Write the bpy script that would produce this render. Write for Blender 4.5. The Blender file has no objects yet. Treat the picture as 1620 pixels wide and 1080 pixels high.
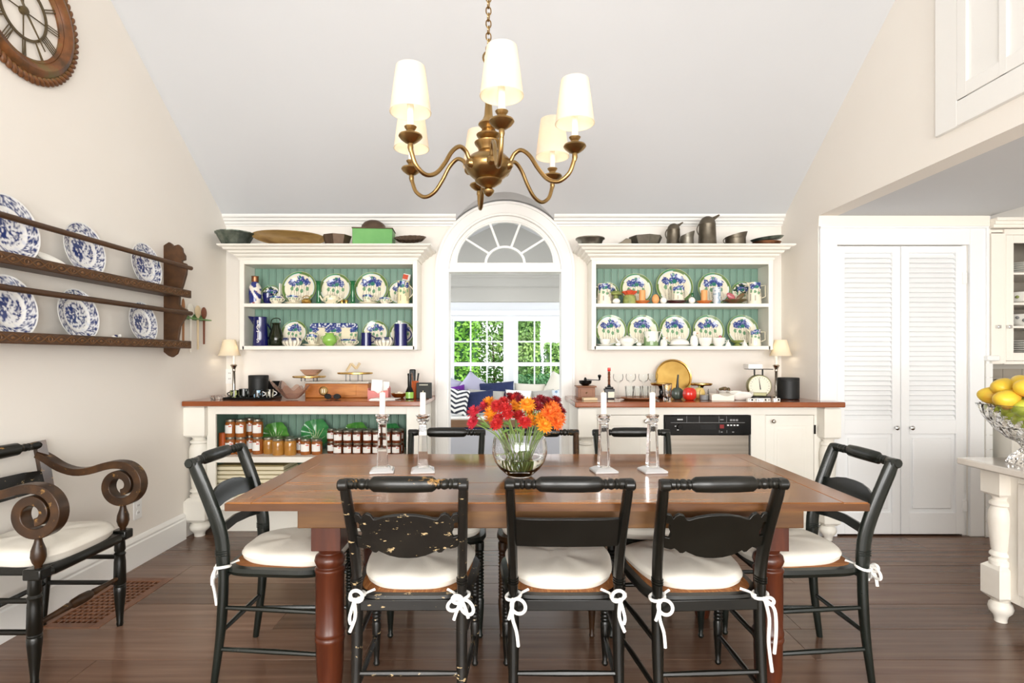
import bpy, bmesh, math, random
from mathutils import Vector, Matrix, noise as mnoise
R = math.radians
PI = math.pi
random.seed(7)
scene = bpy.context.scene
C = scene.collection

# ---------------------------------------------------------------- camera
cam_d = bpy.data.cameras.new('camera')
cam = bpy.data.objects.new('camera', cam_d)
C.objects.link(cam)
cam.location = (0.0, 0.0, 1.25)
cam.rotation_euler = (R(90), 0, 0)
cam_d.sensor_width = 36.0
cam_d.lens = 36.0 * 880.0 / 1620.0
cam_d.shift_x = 10.0 / 1620.0
cam_d.shift_y = 25.0 / 1620.0
cam_d.clip_start = 0.02
scene.camera = cam

# ---------------------------------------------------------------- world, sun, added area lamps
world = bpy.data.worlds.new('world')
scene.world = world
world.use_nodes = True
bg = world.node_tree.nodes['Background']
bg.inputs[0].default_value = (0.93, 0.97, 1.0, 1)
bg.inputs[1].default_value = 1.9

def light(name, kind, loc, rot, energy, color=(1, 1, 1), size=None, size_y=None):
    d = bpy.data.lights.new(name, kind)
    d.energy = energy
    d.color = color
    if kind == 'AREA':
        d.shape = 'RECTANGLE'
        d.size = size
        d.size_y = size_y
    o = bpy.data.objects.new(name, d)
    C.objects.link(o)
    o.location = loc
    o.rotation_euler = rot
    return o

sun = light('sun', 'SUN', (5, -5, 12), (0, 0, 0), 5.0, (1.0, 0.95, 0.86))
sun.rotation_euler = Vector((-0.45, 0.30, -0.85)).to_track_quat('-Z', 'Y').to_euler()
sun.data.angle = R(1.0)
# added area lamps standing in for daylight, in unseen rear and sunroom-side openings
for wx_ in (-1.15, 1.15):
    light('window_daylight', 'AREA', (wx_, -2.70, 1.33), (R(90), 0, 0), 150.0, (1.0, 0.985, 0.96), 1.8, 1.64)
light('kitchen_daylight', 'AREA', (3.4, -2.70, 1.35), (R(90), 0, 0), 45.0, (1.0, 0.985, 0.96), 1.5, 1.5)
for sx_ in (-1, 1):
    light('bay_daylight', 'AREA', (sx_ * 1.70, 7.05, 1.2), (0, R(90) * sx_, 0), 8.0, (0.94, 0.97, 1.0), 0.9, 0.8)  # added lamps that brighten the window bay from both sides
light('sunroom_daylight', 'AREA', (-1.70, 5.45, 1.3), (0, R(-90), 0), 13.0, (0.95, 0.98, 1.0), 1.2, 1.2)
light('sunroom_daylight', 'AREA', (1.70, 5.45, 1.3), (0, R(90), 0), 13.0, (0.95, 0.98, 1.0), 1.2, 1.2)

scene.view_settings.view_transform = 'Standard'
scene.view_settings.look = 'None'
scene.view_settings.gamma = 1.0
scene.view_settings.use_curve_mapping = False
scene.view_settings.exposure = 0.13
scene.cycles.transparent_max_bounces = 32

# ---------------------------------------------------------------- helpers
FPX, CPX, HPY, EYE = 880.0, 800.0, 565.0, 1.25
def wx(px, D): return (px - CPX) * D / FPX
def wz(py, D): return EYE - (py - HPY) * D / FPX
def wl(n, D): return n * D / FPX

def lin(h):
    if isinstance(h, (tuple, list)):
        return tuple(h[:3])
    h = h.lstrip('#')
    out = []
    for i in (0, 2, 4):
        c = int(h[i:i + 2], 16) / 255.0
        out.append(c / 12.92 if c <= 0.04045 else ((c + 0.055) / 1.055) ** 2.4)
    return tuple(out)

MATS = {}
def M(name, c1, rough=0.5, metal=0.0, c2=None, scale=(8, 8, 8), lo=0.35, hi=0.65, bump=0.0, bscale=None,
      coat=0.0, trans=0.0, ior=1.45, emit=None, estr=0.0, detail=4.0, c3=None, spec=None, wear=None, sub=0.0):
    m = bpy.data.materials.new(name)
    m.use_nodes = True
    nt = m.node_tree
    n, l = nt.nodes, nt.links
    p = n['Principled BSDF']
    p.inputs['Base Color'].default_value = (*lin(c1), 1)
    p.inputs['Roughness'].default_value = rough
    p.inputs['Metallic'].default_value = metal
    p.inputs['IOR'].default_value = ior
    if spec is not None: p.inputs['Specular IOR Level'].default_value = spec
    if coat:
        p.inputs['Coat Weight'].default_value = coat
        p.inputs['Coat Roughness'].default_value = 0.08
    if trans: p.inputs['Transmission Weight'].default_value = trans
    if sub:
        p.inputs['Subsurface Weight'].default_value = sub
        p.inputs['Subsurface Radius'].default_value = (0.02, 0.015, 0.01)
    if emit:
        p.inputs['Emission Color'].default_value = (*lin(emit), 1)
        p.inputs['Emission Strength'].default_value = estr
    def tex(sc, det, rg=0.55):
        tc = n.new('ShaderNodeTexCoord'); mp = n.new('ShaderNodeMapping'); nz = n.new('ShaderNodeTexNoise')
        mp.inputs['Scale'].default_value = sc
        nz.inputs['Scale'].default_value = 1.0
        nz.inputs['Detail'].default_value = det
        nz.inputs['Roughness'].default_value = rg
        l.new(tc.outputs['Object'], mp.inputs[0]); l.new(mp.outputs[0], nz.inputs['Vector'])
        return nz
    if c2 is not None:
        nz = tex(scale, detail)
        cr = n.new('ShaderNodeValToRGB')
        cr.color_ramp.elements[0].position = lo; cr.color_ramp.elements[0].color = (*lin(c1), 1)
        cr.color_ramp.elements[1].position = hi; cr.color_ramp.elements[1].color = (*lin(c2), 1)
        if c3 is not None:
            e = cr.color_ramp.elements.new((lo + hi) / 2); e.color = (*lin(c3), 1)
        l.new(nz.outputs['Fac'], cr.inputs['Fac'])
        out = cr.outputs['Color']
        if wear is not None:
            wc, wlo, whi, wsc = wear
            nz2 = tex(wsc, 6.0, 0.65)
            cr2 = n.new('ShaderNodeValToRGB')
            cr2.color_ramp.elements[0].position = wlo; cr2.color_ramp.elements[0].color = (0, 0, 0, 1)
            cr2.color_ramp.elements[1].position = whi; cr2.color_ramp.elements[1].color = (1, 1, 1, 1)
            mx = n.new('ShaderNodeMix'); mx.data_type = 'RGBA'
            l.new(nz2.outputs['Fac'], cr2.inputs['Fac']); l.new(cr2.outputs['Color'], mx.inputs[0])
            l.new(out, mx.inputs[6]); mx.inputs[7].default_value = (*lin(wc), 1)
            out = mx.outputs[2]
        l.new(out, p.inputs['Base Color'])
    if bump:
        nb = tex(bscale or scale, 6.0)
        b = n.new('ShaderNodeBump')
        b.inputs['Strength'].default_value = bump
        b.inputs['Distance'].default_value = 0.002
        l.new(nb.outputs['Fac'], b.inputs['Height']); l.new(b.outputs[0], p.inputs['Normal'])
    MATS[name] = m
    return m

def M_painted(name, rough=0.15, coat=0.3):
    m = M(name, '#ffffff', rough, coat=coat)
    a = m.node_tree.nodes.new('ShaderNodeVertexColor'); a.layer_name = 'Col'
    m.node_tree.links.new(a.outputs['Color'], m.node_tree.nodes['Principled BSDF'].inputs['Base Color'])
    return m

def M_pane(name, tint='#ffffff', refl=0.06, rough=0.0):
    m = bpy.data.materials.new(name); m.use_nodes = True
    n, l = m.node_tree.nodes, m.node_tree.links
    n.remove(n['Principled BSDF'])
    t = n.new('ShaderNodeBsdfTransparent'); g = n.new('ShaderNodeBsdfGlossy'); x = n.new('ShaderNodeMixShader')
    t.inputs[0].default_value = (*lin(tint), 1); g.inputs['Roughness'].default_value = rough
    fr = n.new('ShaderNodeLayerWeight'); fr.inputs['Blend'].default_value = refl
    l.new(fr.outputs['Fresnel'], x.inputs[0]); l.new(t.outputs[0], x.inputs[1]); l.new(g.outputs[0], x.inputs[2])
    l.new(x.outputs[0], n['Material Output'].inputs[0])
    MATS[name] = m
    return m

def M_translucent(name, col, tcol, mix, emit=None, estr=0):
    m = bpy.data.materials.new(name); m.use_nodes = True
    n, l = m.node_tree.nodes, m.node_tree.links
    n.remove(n['Principled BSDF'])
    d = n.new('ShaderNodeBsdfDiffuse'); t = n.new('ShaderNodeBsdfTranslucent'); x = n.new('ShaderNodeMixShader')
    d.inputs[0].default_value = (*lin(col), 1); t.inputs[0].default_value = (*lin(tcol), 1)
    x.inputs[0].default_value = mix
    l.new(d.outputs[0], x.inputs[1]); l.new(t.outputs[0], x.inputs[2])
    l.new(x.outputs[0], n['Material Output'].inputs[0])
    MATS[name] = m
    return m

class MB:
    def __init__(self): self.v = []; self.f = []
    def add(self, vs, fs):
        o = len(self.v); self.v += [tuple(p) for p in vs]; self.f += [tuple(i + o for i in f) for f in fs]; return self
    def box(self, x0, x1, y0, y1, z0, z1):
        if x0 > x1: x0, x1 = x1, x0
        if y0 > y1: y0, y1 = y1, y0
        if z0 > z1: z0, z1 = z1, z0
        vs = [(x0,y0,z0),(x1,y0,z0),(x1,y1,z0),(x0,y1,z0),(x0,y0,z1),(x1,y0,z1),(x1,y1,z1),(x0,y1,z1)]
        return self.add(vs, [(0,3,2,1),(4,5,6,7),(0,1,5,4),(1,2,6,5),(2,3,7,6),(3,0,4,7)])
    def prism(self, pts, d0, d1, axis='y'):
        """polygon pts (a,b) extruded along axis. axis y: (x,z); axis x: (y,z); axis z: (x,y)"""
        def mk(a, b, d):
            return (a, d, b) if axis == 'y' else ((d, a, b) if axis == 'x' else (a, b, d))
        k = len(pts)
        vs = [mk(a, b, d0) for a, b in pts] + [mk(a, b, d1) for a, b in pts]
        fs = [tuple(range(k)), tuple(range(2 * k - 1, k - 1, -1))]
        fs += [(i, k + i, k + (i + 1) % k, (i + 1) % k) for i in range(k)]
        return self.add(vs, fs)
    def lathe(self, prof, seg=20, axis='z', at=(0, 0, 0), sx=1.0, sy=1.0, closed=True, flute=None):
        vs, fs = [], []
        n = len(prof)
        for r, h in prof:
            for j in range(seg):
                a = 2 * PI * j / seg
                rr = r * (1 + flute[1] * math.cos(flute[0] * a)) if flute else r
                p = (rr * math.cos(a) * sx, rr * math.sin(a) * sy, h)
                if axis == 'x': p = (h, p[0], p[1])
                elif axis == 'y': p = (p[0], h, p[1])
                vs.append((p[0] + at[0], p[1] + at[1], p[2] + at[2]))
        for i in range(n - 1):
            for j in range(seg):
                k = (j + 1) % seg
                fs.append((i * seg + j, i * seg + k, (i + 1) * seg + k, (i + 1) * seg + j))
        if closed:
            fs.append(tuple(reversed(range(seg)))); fs.append(tuple((n - 1) * seg + j for j in range(seg)))
        return self.add(vs, fs)
    def tube(self, path, rad, seg=8, closed=False, sx=1.0, sy=1.0, up=(0.02, 0.05, 1)):
        P = [Vector(p) for p in path]; n = len(P)
        rs = rad if isinstance(rad, (list, tuple)) else [rad] * n
        vs, fs = [], []
        nrm = None
        for i in range(n):
            if closed: t = (P[(i + 1) % n] - P[i - 1])
            else: t = P[min(i + 1, n - 1)] - P[max(i - 1, 0)]
            t.normalize()
            if nrm is None:
                u = Vector(up); nrm = (u - t * u.dot(t))
                if nrm.length < 1e-4: nrm = Vector((1, 0, 0)) - t * t.x
            else: nrm = nrm - t * nrm.dot(t)
            nrm.normalize(); b = t.cross(nrm)
            for j in range(seg):
                a = 2 * PI * j / seg
                vs.append(P[i] + nrm * (rs[i] * math.cos(a) * sx) + b * (rs[i] * math.sin(a) * sy))
        m = n if closed else n - 1
        for i in range(m):
            for j in range(seg):
                k = (j + 1) % seg; i2 = (i + 1) % n
                fs.append((i * seg + j, i2 * seg + j, i2 * seg + k, i * seg + k))
        if not closed:
            fs.append(tuple(range(seg))); fs.append(tuple((n - 1) * seg + j for j in reversed(range(seg))))
        return self.add(vs, fs)
    def ribbon(self, path, t, x0, x1):
        """path of (y,z) points; thickness t in plane, extruded between x0 and x1"""
        P = [Vector((a, b)) for a, b in path]; n = len(P)
        ts = t if isinstance(t, (list, tuple)) else [t] * n
        vs, fs = [], []
        for i in range(n):
            d = P[min(i + 1, n - 1)] - P[max(i - 1, 0)]; d.normalize(); q = Vector((-d.y, d.x)) * ts[i] / 2
            a, b = P[i] + q, P[i] - q
            vs += [(x0, a.x, a.y), (x1, a.x, a.y), (x1, b.x, b.y), (x0, b.x, b.y)]
        for i in range(n - 1):
            for j in range(4):
                k = (j + 1) % 4
                fs.append((i * 4 + j, i * 4 + k, i * 4 + 4 + k, i * 4 + 4 + j))
        fs += [(3, 2, 1, 0), tuple((n - 1) * 4 + j for j in range(4))]
        return self.add(vs, fs)
    def ball(self, c, rx, ry=None, rz=None, seg=14, rings=9):
        ry = ry or rx; rz = rz or rx
        vs, fs = [(c[0], c[1], c[2] - rz)], []
        for i in range(1, rings):
            t = -PI / 2 + PI * i / rings
            for j in range(seg):
                a = 2 * PI * j / seg
                vs.append((c[0] + rx * math.cos(t) * math.cos(a), c[1] + ry * math.cos(t) * math.sin(a), c[2] + rz * math.sin(t)))
        vs.append((c[0], c[1], c[2] + rz)); top = len(vs) - 1
        for j in range(seg):
            k = (j + 1) % seg
            fs.append((0, 1 + k, 1 + j)); fs.append((top, top - seg + j, top - seg + k))
            for i in range(rings - 2):
                fs.append((1 + i * seg + j, 1 + i * seg + k, 1 + (i + 1) * seg + k, 1 + (i + 1) * seg + j))
        return self.add(vs, fs)
    def xf(self, mtx, start=0):
        self.v[start:] = [tuple(mtx @ Vector(p)) for p in self.v[start:]]; return self
    def mesh(self, name, mat, smooth=True, fix=True, angle=38):
        me = bpy.data.meshes.new(name)
        me.from_pydata(self.v, [], self.f)
        if fix:
            bm = bmesh.new(); bm.from_mesh(me); bmesh.ops.recalc_face_normals(bm, faces=bm.faces); bm.to_mesh(me); bm.free()
        if smooth:
            for p in me.polygons: p.use_smooth = True
            me.set_sharp_from_angle(angle=R(angle))
        if mat is not None: me.materials.append(MATS[mat] if isinstance(mat, str) else mat)
        me.update()
        return me
    def build(self, name, mat, parent=None, loc=None, rot=None, bevel=0.0, smooth=True, fix=True, angle=38):
        o = bpy.data.objects.new(name, self.mesh(name, mat, smooth, fix, angle))
        C.objects.link(o)
        if parent is not None: o.parent = parent
        if loc is not None: o.location = loc
        if rot is not None: o.rotation_euler = rot
        if bevel:
            b = o.modifiers.new('bevel', 'BEVEL'); b.width = bevel; b.segments = 2; b.limit_method = 'ANGLE'; b.angle_limit = R(40)
        return o

def put(name, me, parent=None, loc=(0, 0, 0), rot=(0, 0, 0), scale=1.0):
    o = bpy.data.objects.new(name, me); C.objects.link(o)
    if parent is not None: o.parent = parent
    o.location = loc; o.rotation_euler = rot
    o.scale = (scale,) * 3 if isinstance(scale, (int, float)) else scale
    return o
def tag(o, label, cat, group=None):
    o['label'] = label; o['category'] = cat
    if group: o['group'] = group
    return o
def thing(name, label, cat, loc=(0, 0, 0), rotz=0.0, group=None):
    o = bpy.data.objects.new(name, None); C.objects.link(o); o.location = loc; o.rotation_euler = (0, 0, rotz)
    o.empty_display_size = 0.1
    return tag(o, label, cat, group)
def struct(o, label=None, cat=None):
    o['kind'] = 'structure'
    if label: o['label'] = label; o['category'] = cat
    return o
def tree_copy(o, parent=None):
    c = o.copy(); C.objects.link(c); c.parent = parent
    for ch in list(o.children): tree_copy(ch, c)
    return c
def text(body, size, mat, parent, loc, rot, extrude=0.0004, align='CENTER', name='lettering'):
    cu = bpy.data.curves.new(name, 'FONT'); cu.body = body; cu.size = size; cu.extrude = extrude
    cu.align_x = align; cu.align_y = 'CENTER'; cu.materials.append(MATS[mat])
    f = bpy.data.objects.new('font_source', cu); C.objects.link(f)
    me = bpy.data.meshes.new_from_object(f.evaluated_get(bpy.context.evaluated_depsgraph_get()))
    bpy.data.objects.remove(f)
    return put(name, me, parent, loc, rot)
def paint(me, fn):
    at = me.color_attributes.new('Col', 'FLOAT_COLOR', 'POINT')
    for i, v in enumerate(me.vertices):
        c = lin(fn(v.co.x, v.co.y, v.co.z))
        at.data[i].color = (c[0], c[1], c[2], 1)
    return me
def arc(cx, cz, r, a0, a1, n, ry=None):
    ry = ry or r
    return [(cx + r * math.cos(R(a0 + (a1 - a0) * i / n)), cz + ry * math.sin(R(a0 + (a1 - a0) * i / n))) for i in range(n + 1)]
def spline(pts, n=6):
    P = [Vector(p) for p in pts]; out = []
    for i in range(len(P) - 1):
        p0 = P[max(i - 1, 0)]; p1 = P[i]; p2 = P[i + 1]; p3 = P[min(i + 2, len(P) - 1)]
        for k in range(n):
            t = k / n
            out.append(0.5 * ((2 * p1) + (p2 - p0) * t + (2 * p0 - 5 * p1 + 4 * p2 - p3) * t * t + (3 * p1 - p0 - 3 * p2 + p3) * t ** 3))
    out.append(P[-1])
    return [tuple(p) for p in out]

# ---------------------------------------------------------------- materials
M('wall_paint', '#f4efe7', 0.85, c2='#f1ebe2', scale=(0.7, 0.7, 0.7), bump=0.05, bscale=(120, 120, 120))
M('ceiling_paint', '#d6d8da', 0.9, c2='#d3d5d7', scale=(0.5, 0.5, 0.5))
M('trim_white', '#f4f3ef', 0.35)
M('cabinet_white', '#f3f0e6', 0.38, c2='#efebe0', scale=(3, 3, 3))
M('door_white', '#f3f4f4', 0.4)
M('island_white', '#f1ece2', 0.4, c2='#e9e2d6', scale=(5, 5, 5))
M('kitchen_cream', '#f6efe4', 0.4)
M('sun_white', '#f3f5f8', 0.5)
M('gable_grey', '#bdbcb7', 0.7)  # grey puts the backlit wall's shade into its colour
M('sun_ceiling', '#d9dbdd', 0.8)
M('bead_green', '#769887', 0.5, c2='#7e9f8f', scale=(6, 6, 1))
M('bead_green_low', '#769684', 0.5, c2='#7e9d8c', scale=(6, 6, 1))
M('floor_a', '#5f4433', 0.22, c2='#7c5f4c', c3='#6d5140', scale=(1.2, 26, 8), lo=0.3, hi=0.72, bump=0.12, bscale=(4, 90, 30))
M('floor_b', '#6a4e3d', 0.22, c2='#896a57', c3='#785b49', scale=(1.4, 24, 8), lo=0.3, hi=0.72, bump=0.12, bscale=(4, 90, 30))
M('floor_c', '#543b2b', 0.22, c2='#6f5443', c3='#614737', scale=(1.0, 28, 8), lo=0.3, hi=0.72, bump=0.12, bscale=(4, 90, 30))
M('floor_dark', '#20140d', 0.7)
M('vent_wood', '#6b442c', 0.4, c2='#80543a', scale=(14, 14, 14))
M('table_top', '#623613', 0.22, c2='#a86a2e', c3='#84501f', scale=(1.6, 11, 4), lo=0.34, hi=0.66, bump=0.08, bscale=(6, 60, 20), coat=0.25)
M('table_top_end', '#653a16', 0.24, c2='#a86a2e', c3='#84501f', scale=(9, 1.6, 4), lo=0.28, hi=0.75, bump=0.08, bscale=(60, 6, 20), coat=0.2)
M('table_apron', '#4c3016', 0.45, c2='#7a5428', c3='#60401e', scale=(2, 10, 16), lo=0.3, hi=0.7, bump=0.1, bscale=(5, 60, 60))
M('table_block', '#8b7260', 0.6, c2='#a28a75', c3='#7a6250', scale=(5, 12, 30), bump=0.1)
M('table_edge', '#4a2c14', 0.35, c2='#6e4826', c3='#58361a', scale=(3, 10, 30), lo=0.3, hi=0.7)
M('table_leg', '#3d1a0e', 0.3, c2='#5a2c18', c3='#4a2213', scale=(22, 22, 2.0), lo=0.3, hi=0.7, bump=0.12, bscale=(80, 80, 6))
M('counter_wood', '#7a3a1a', 0.16, c2='#a35a2b', c3='#8d481f', scale=(1.5, 16, 10), lo=0.3, hi=0.7, coat=0.4)
WEAR = ('#b98d54', 0.66, 0.70, (16, 16, 16))
M('black_paint', '#0e0e0a', 0.28, c2='#161612', scale=(6, 6, 6), wear=('#8d6a40', 0.735, 0.76, (22, 22, 22)))
M('black_smooth', '#0d0d0a', 0.26, c2='#151512', scale=(6, 6, 6), wear=('#7d6040', 0.78, 0.80, (30, 30, 30)))
M('black_worn', '#131210', 0.36, c2='#201e1a', scale=(6, 6, 6), wear=('#b9a27a', 0.625, 0.64, (24, 24, 64)))
M('black_green', '#131713', 0.26, c2='#1b201c', scale=(5, 5, 5), wear=('#97794e', 0.76, 0.79, (26, 26, 26)))
M('crest_worn', '#0f0f0b', 0.3, c2='#181813', scale=(9, 9, 9), wear=('#ae8448', 0.60, 0.66, (13, 40, 26)))
M('arm_brown', '#2a1a0d', 0.36, c2='#4a3018', c3='#372210', scale=(12, 12, 12), wear=('#96703c', 0.62, 0.7, (18, 26, 26)))
M('rush', '#9a5f2c', 0.7, c2='#b67c42', c3='#87501f', scale=(90, 12, 10), bump=0.5, bscale=(140, 20, 20))
M('cushion', '#f1ece1', 0.9, c2='#e9e3d6', scale=(5, 5, 5), bump=0.25, bscale=(160, 160, 160))
M('tie_cotton', '#f5f3ee', 0.9)
M('rack_wood', '#432a16', 0.45, c2='#5d3d22', c3='#4e321a', scale=(16, 4, 16), lo=0.3, hi=0.7, bump=0.15, bscale=(60, 10, 60))
M('clock_frame', '#4d3319', 0.45, c2='#6e6334', c3='#7a4a25', scale=(10, 10, 10), lo=0.32, hi=0.68, bump=0.2, bscale=(40, 40, 40))
M('clock_iron', '#4a3c22', 0.5, c2='#5b4c2e', scale=(20, 20, 20))
M('brass', '#b3925f', 0.28, 1.0, c2='#8f774f', scale=(7, 7, 7))
M('brass_bright', '#d6b268', 0.25, 1.0, c2='#bf9850', scale=(9, 9, 9))
M('tin_dark', '#5d564b', 0.4, 0.85, c2='#7a7264', scale=(10, 10, 10), lo=0.3, hi=0.7)
M('tin_grey', '#747066', 0.36, 0.85, c2='#8f8b80', scale=(12, 12, 12))
M('tin_green', '#4d5a50', 0.36, 0.7, c2='#8d9589', scale=(14, 14, 14))
M('tin_brown', '#5b4a3c', 0.45, 0.6, c2='#6d5a4a', scale=(12, 12, 12))
M('copper', '#9a6a4c', 0.35, 0.9)
M('dough_wood', '#7d6134', 0.6, c2='#6a4e28', c3='#8a6d3d', scale=(3, 14, 14))
M('box_green', '#6fae62', 0.4, c2='#62a257', scale=(6, 6, 6), wear=('#4d6a44', 0.7, 0.73, (26, 26, 26)))
M('chrome', '#d8d8d8', 0.15, 1.0)
M('nickel', '#b9b4aa', 0.25, 1.0)
M('steel', '#8f877d', 0.36, 1.0, c2='#a0978c', scale=(1, 1, 40))
M('gloss_black', '#080808', 0.2, spec=0.35)
M('charcoal', '#262926', 0.6)
M('matte_black', '#171717', 0.6)
M('speaker_black', '#141616', 0.5, bump=0.3, bscale=(300, 300, 300))
M('mark_white', '#e8e8e8', 0.6)
M('mark_red', '#8c1c1c', 0.5)
M('mark_grey', '#8a8a8a', 0.6)
M('ink', '#1a1a1a', 0.7)
M('plug_white', '#f2f2f0', 0.4)
M('shade_cream', '#efe6cf', 0.8)
M_translucent('lamp_linen', '#f5eee4', '#f6ecdc', 0.45)
M_translucent('table_lamp_linen', '#f2ead8', '#f2e8d2', 0.35)
M('bulb', '#fff0d0', 0.3, emit='#ffe6c0', estr=6.0)
M('candle_wax', '#f7f4ec', 0.45, sub=0.2)
M('glass', '#ffffff', 0.0, trans=1.0, ior=1.47)
M('crystal', '#ffffff', 0.0, trans=1.0, ior=1.5)
M('crystal_base', '#ffffff', 0.04, trans=0.4, ior=1.5)  # part-opaque white puts the bases' bright window reflections into the material
M('pink_glass', '#f0d6c8', 0.02, trans=0.92, ior=1.45)
M('green_glass', '#7ac24a', 0.05, trans=0.6, ior=1.45)
M('dark_glass', '#2c331c', 0.05, trans=0.5, ior=1.45)
M('water', '#f4f8f0', 0.0, trans=1.0, ior=1.33)
M_pane('pane', '#ffffff', 0.08)
M_pane('thin_glass', '#feffff', 0.07)
M_painted('painted')
M_painted('painted_matt', 0.85, 0.0)
M('china_white', '#f4f2ea', 0.12, coat=0.3)
M('china_cream', '#efe6cb', 0.15, coat=0.3)
M('navy_glaze', '#15195a', 0.12, coat=0.5)
M('green_glaze', '#1f6a3c', 0.15, coat=0.4)
M('jar_glass_green', '#8fbf55', 0.08, coat=0.5)
M('cabbage', '#3f8a35', 0.25, coat=0.3, c2='#6aaa4c', scale=(16, 16, 16))
M('cabbage_b', '#2f7f45', 0.22, coat=0.3, c2='#4f9a58', scale=(16, 16, 16))
M('cabbage_vein', '#cfe0a8', 0.3)
M('terracotta', '#c65f28', 0.35, coat=0.2)
M('jam_dark', '#5a2a14', 0.12, coat=0.6, c2='#74381a', scale=(20, 20, 20))
M('jam_amber', '#8a4a1c', 0.12, coat=0.6, c2='#a8622a', scale=(20, 20, 20))
M('jam_honey', '#a8712a', 0.12, coat=0.6, c2='#b98338', scale=(20, 20, 20))
M('jar_lid', '#b9b4a4', 0.3, 0.9)
M('paper', '#f3f1ec', 0.8)
M('paper_pink', '#d98a86', 0.7)
M('paper_cream', '#ece2c4', 0.8)
M('coral', '#d9583a', 0.3, coat=0.3)
M('salmon', '#e8a66a', 0.5)
M('orange_glaze', '#d9762c', 0.25, coat=0.3)
M('maroon_glaze', '#4a1a1c', 0.2, coat=0.4)
M('pink_glaze', '#b9636a', 0.25, coat=0.3)
M('leaf_brown', '#7a4a34', 0.3, coat=0.3, c2='#5f5a34', scale=(20, 20, 20))
M('moss_green', '#7a8a4a', 0.4, coat=0.2, c2='#a3a860', scale=(30, 30, 30))
M('pumpkin_red', '#cf2a1c', 0.2, coat=0.4)
M('pumpkin_green', '#3f4a40', 0.3, coat=0.3)
M('pumpkin_yellow', '#e0bf74', 0.3, coat=0.2)
M('oak_box', '#b9722c', 0.4, c2='#c88440', c3='#a9642a', scale=(3, 12, 14))
M('walnut', '#7c4a28', 0.4, c2='#8f5a34', scale=(4, 14, 14))
M('marble', '#e6dfd6', 0.12, c2='#cfc6bb', c3='#ded6cc', scale=(4, 6, 5), lo=0.3, hi=0.7, detail=8, coat=0.3)
M('stone_slab', '#c9c4ba', 0.3, c2='#b9b3a8', scale=(14, 14, 14))
M('tile_white', '#f1f1ee', 0.15, coat=0.2)
M('tile_grey', '#aaa193', 0.3, c2='#b3aa9c', scale=(3, 3, 3))
M('grout', '#cfcbc2', 0.8)
M('scale_metal', '#8a8662', 0.35, 0.4)
M('dial', '#e2ddc8', 0.4)
M('spoon_light', '#dcc7a2', 0.6)
M('spoon_white', '#ebe6da', 0.5)
M('spoon_mid', '#a9744a', 0.6)
M('spoon_dark', '#7a4630', 0.6)
M('rack_carving', '#6a4828', 0.45)
M('box_gap', '#a8976a', 0.9)  # darker tan paints the shade between the stacked cream boxes
M('rack_green', '#6d9a58', 0.4)
M('mango', '#f0c63c', 0.35, c2='#eda03a', c3='#e6c440', scale=(9, 9, 9), lo=0.3, hi=0.72, sub=0.05)
M('mango_green', '#c9cf4c', 0.35, c2='#a9c04a', scale=(9, 9, 9), sub=0.05)
M('mum_red', '#a3141c', 0.6, c2='#c22a24', scale=(40, 40, 40))
M('mum_dark', '#6e0e18', 0.6, c2='#8c1622', scale=(40, 40, 40))
M('mum_crimson', '#b0182c', 0.6, c2='#d03a4a', scale=(40, 40, 40))
M('mum_orange', '#e07a18', 0.6, c2='#f0a028', scale=(40, 40, 40))
M('mum_rust', '#d8541c', 0.6, c2='#ea7c2c', scale=(40, 40, 40))
M('stem_green', '#6f8a48', 0.5, c2='#8aa05c', scale=(20, 20, 20))
M('leaf_green', '#5a7a34', 0.5)
M('fabric_lavender', '#b9b6cc', 0.9, bump=0.2, bscale=(90, 90, 90))
M('fabric_purple', '#6c1f92', 0.8, c2='#531673', scale=(12, 12, 12))
M('fabric_navy', '#232c50', 0.9, c2='#2b355c', scale=(8, 8, 8), bump=0.2, bscale=(90, 90, 90))
M('fabric_grey', '#b0aca4', 0.9, c2='#c4c0bb', scale=(6, 6, 6), bump=0.2, bscale=(90, 90, 90))
M('fabric_cream', '#e3dccf', 0.9, bump=0.2, bscale=(90, 90, 90))
M('fabric_white', '#f3f1ec', 0.9, bump=0.2, bscale=(90, 90, 90))
M('fabric_blue', '#dfe6ee', 0.9, c2='#7a9cc0', scale=(16, 16, 16), lo=0.52, hi=0.58)
M('bench_wood', '#8a6a4c', 0.5, c2='#755640', scale=(2, 12, 12))
M('bench_panel', '#c9cbd2', 0.6)
M('hedge_green', '#5c9a30', 0.6, c2='#a0cc58', c3='#7cb440', scale=(3, 3, 3), lo=0.3, hi=0.7)
M('hedge_dark', '#2f5c38', 0.6, c2='#4c8050', scale=(3, 3, 3))
M('tree_green', '#558840', 0.6, c2='#9aba68', scale=(2, 2, 2))
M('hydrangea', '#d6c48a', 0.7, c2='#9aa050', c3='#c9a878', scale=(7, 7, 7), lo=0.3, hi=0.7)
M('bark', '#4d3b2a', 0.8)
M('lawn', '#5a7a34', 0.9, c2='#6c8c3e', scale=(2, 2, 2))
# ================================================================ the room
WL, WR, WB = -2.22, 2.19, 4.42            # left wall, right gable wall, back wall
EAVE, PITCH, RIDGE_Y = 2.319, 0.725, 0.90   # vaulted ceiling rises from the back wall towards the ridge
KW, KC = 3.90, 2.24                        # closet wall and kitchen ceiling height
def ceil_z(y): return EAVE + PITCH * (WB - y) if y >= RIDGE_Y else EAVE + PITCH * (WB - RIDGE_Y) - PITCH * (RIDGE_Y - y)

floor = struct(MB().box(-2.45, 4.75, -2.85, 4.60, -0.08, -0.022).build('floor', 'floor_dark'),
               'dark stained floor of wide wooden planks', 'floor')
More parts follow.
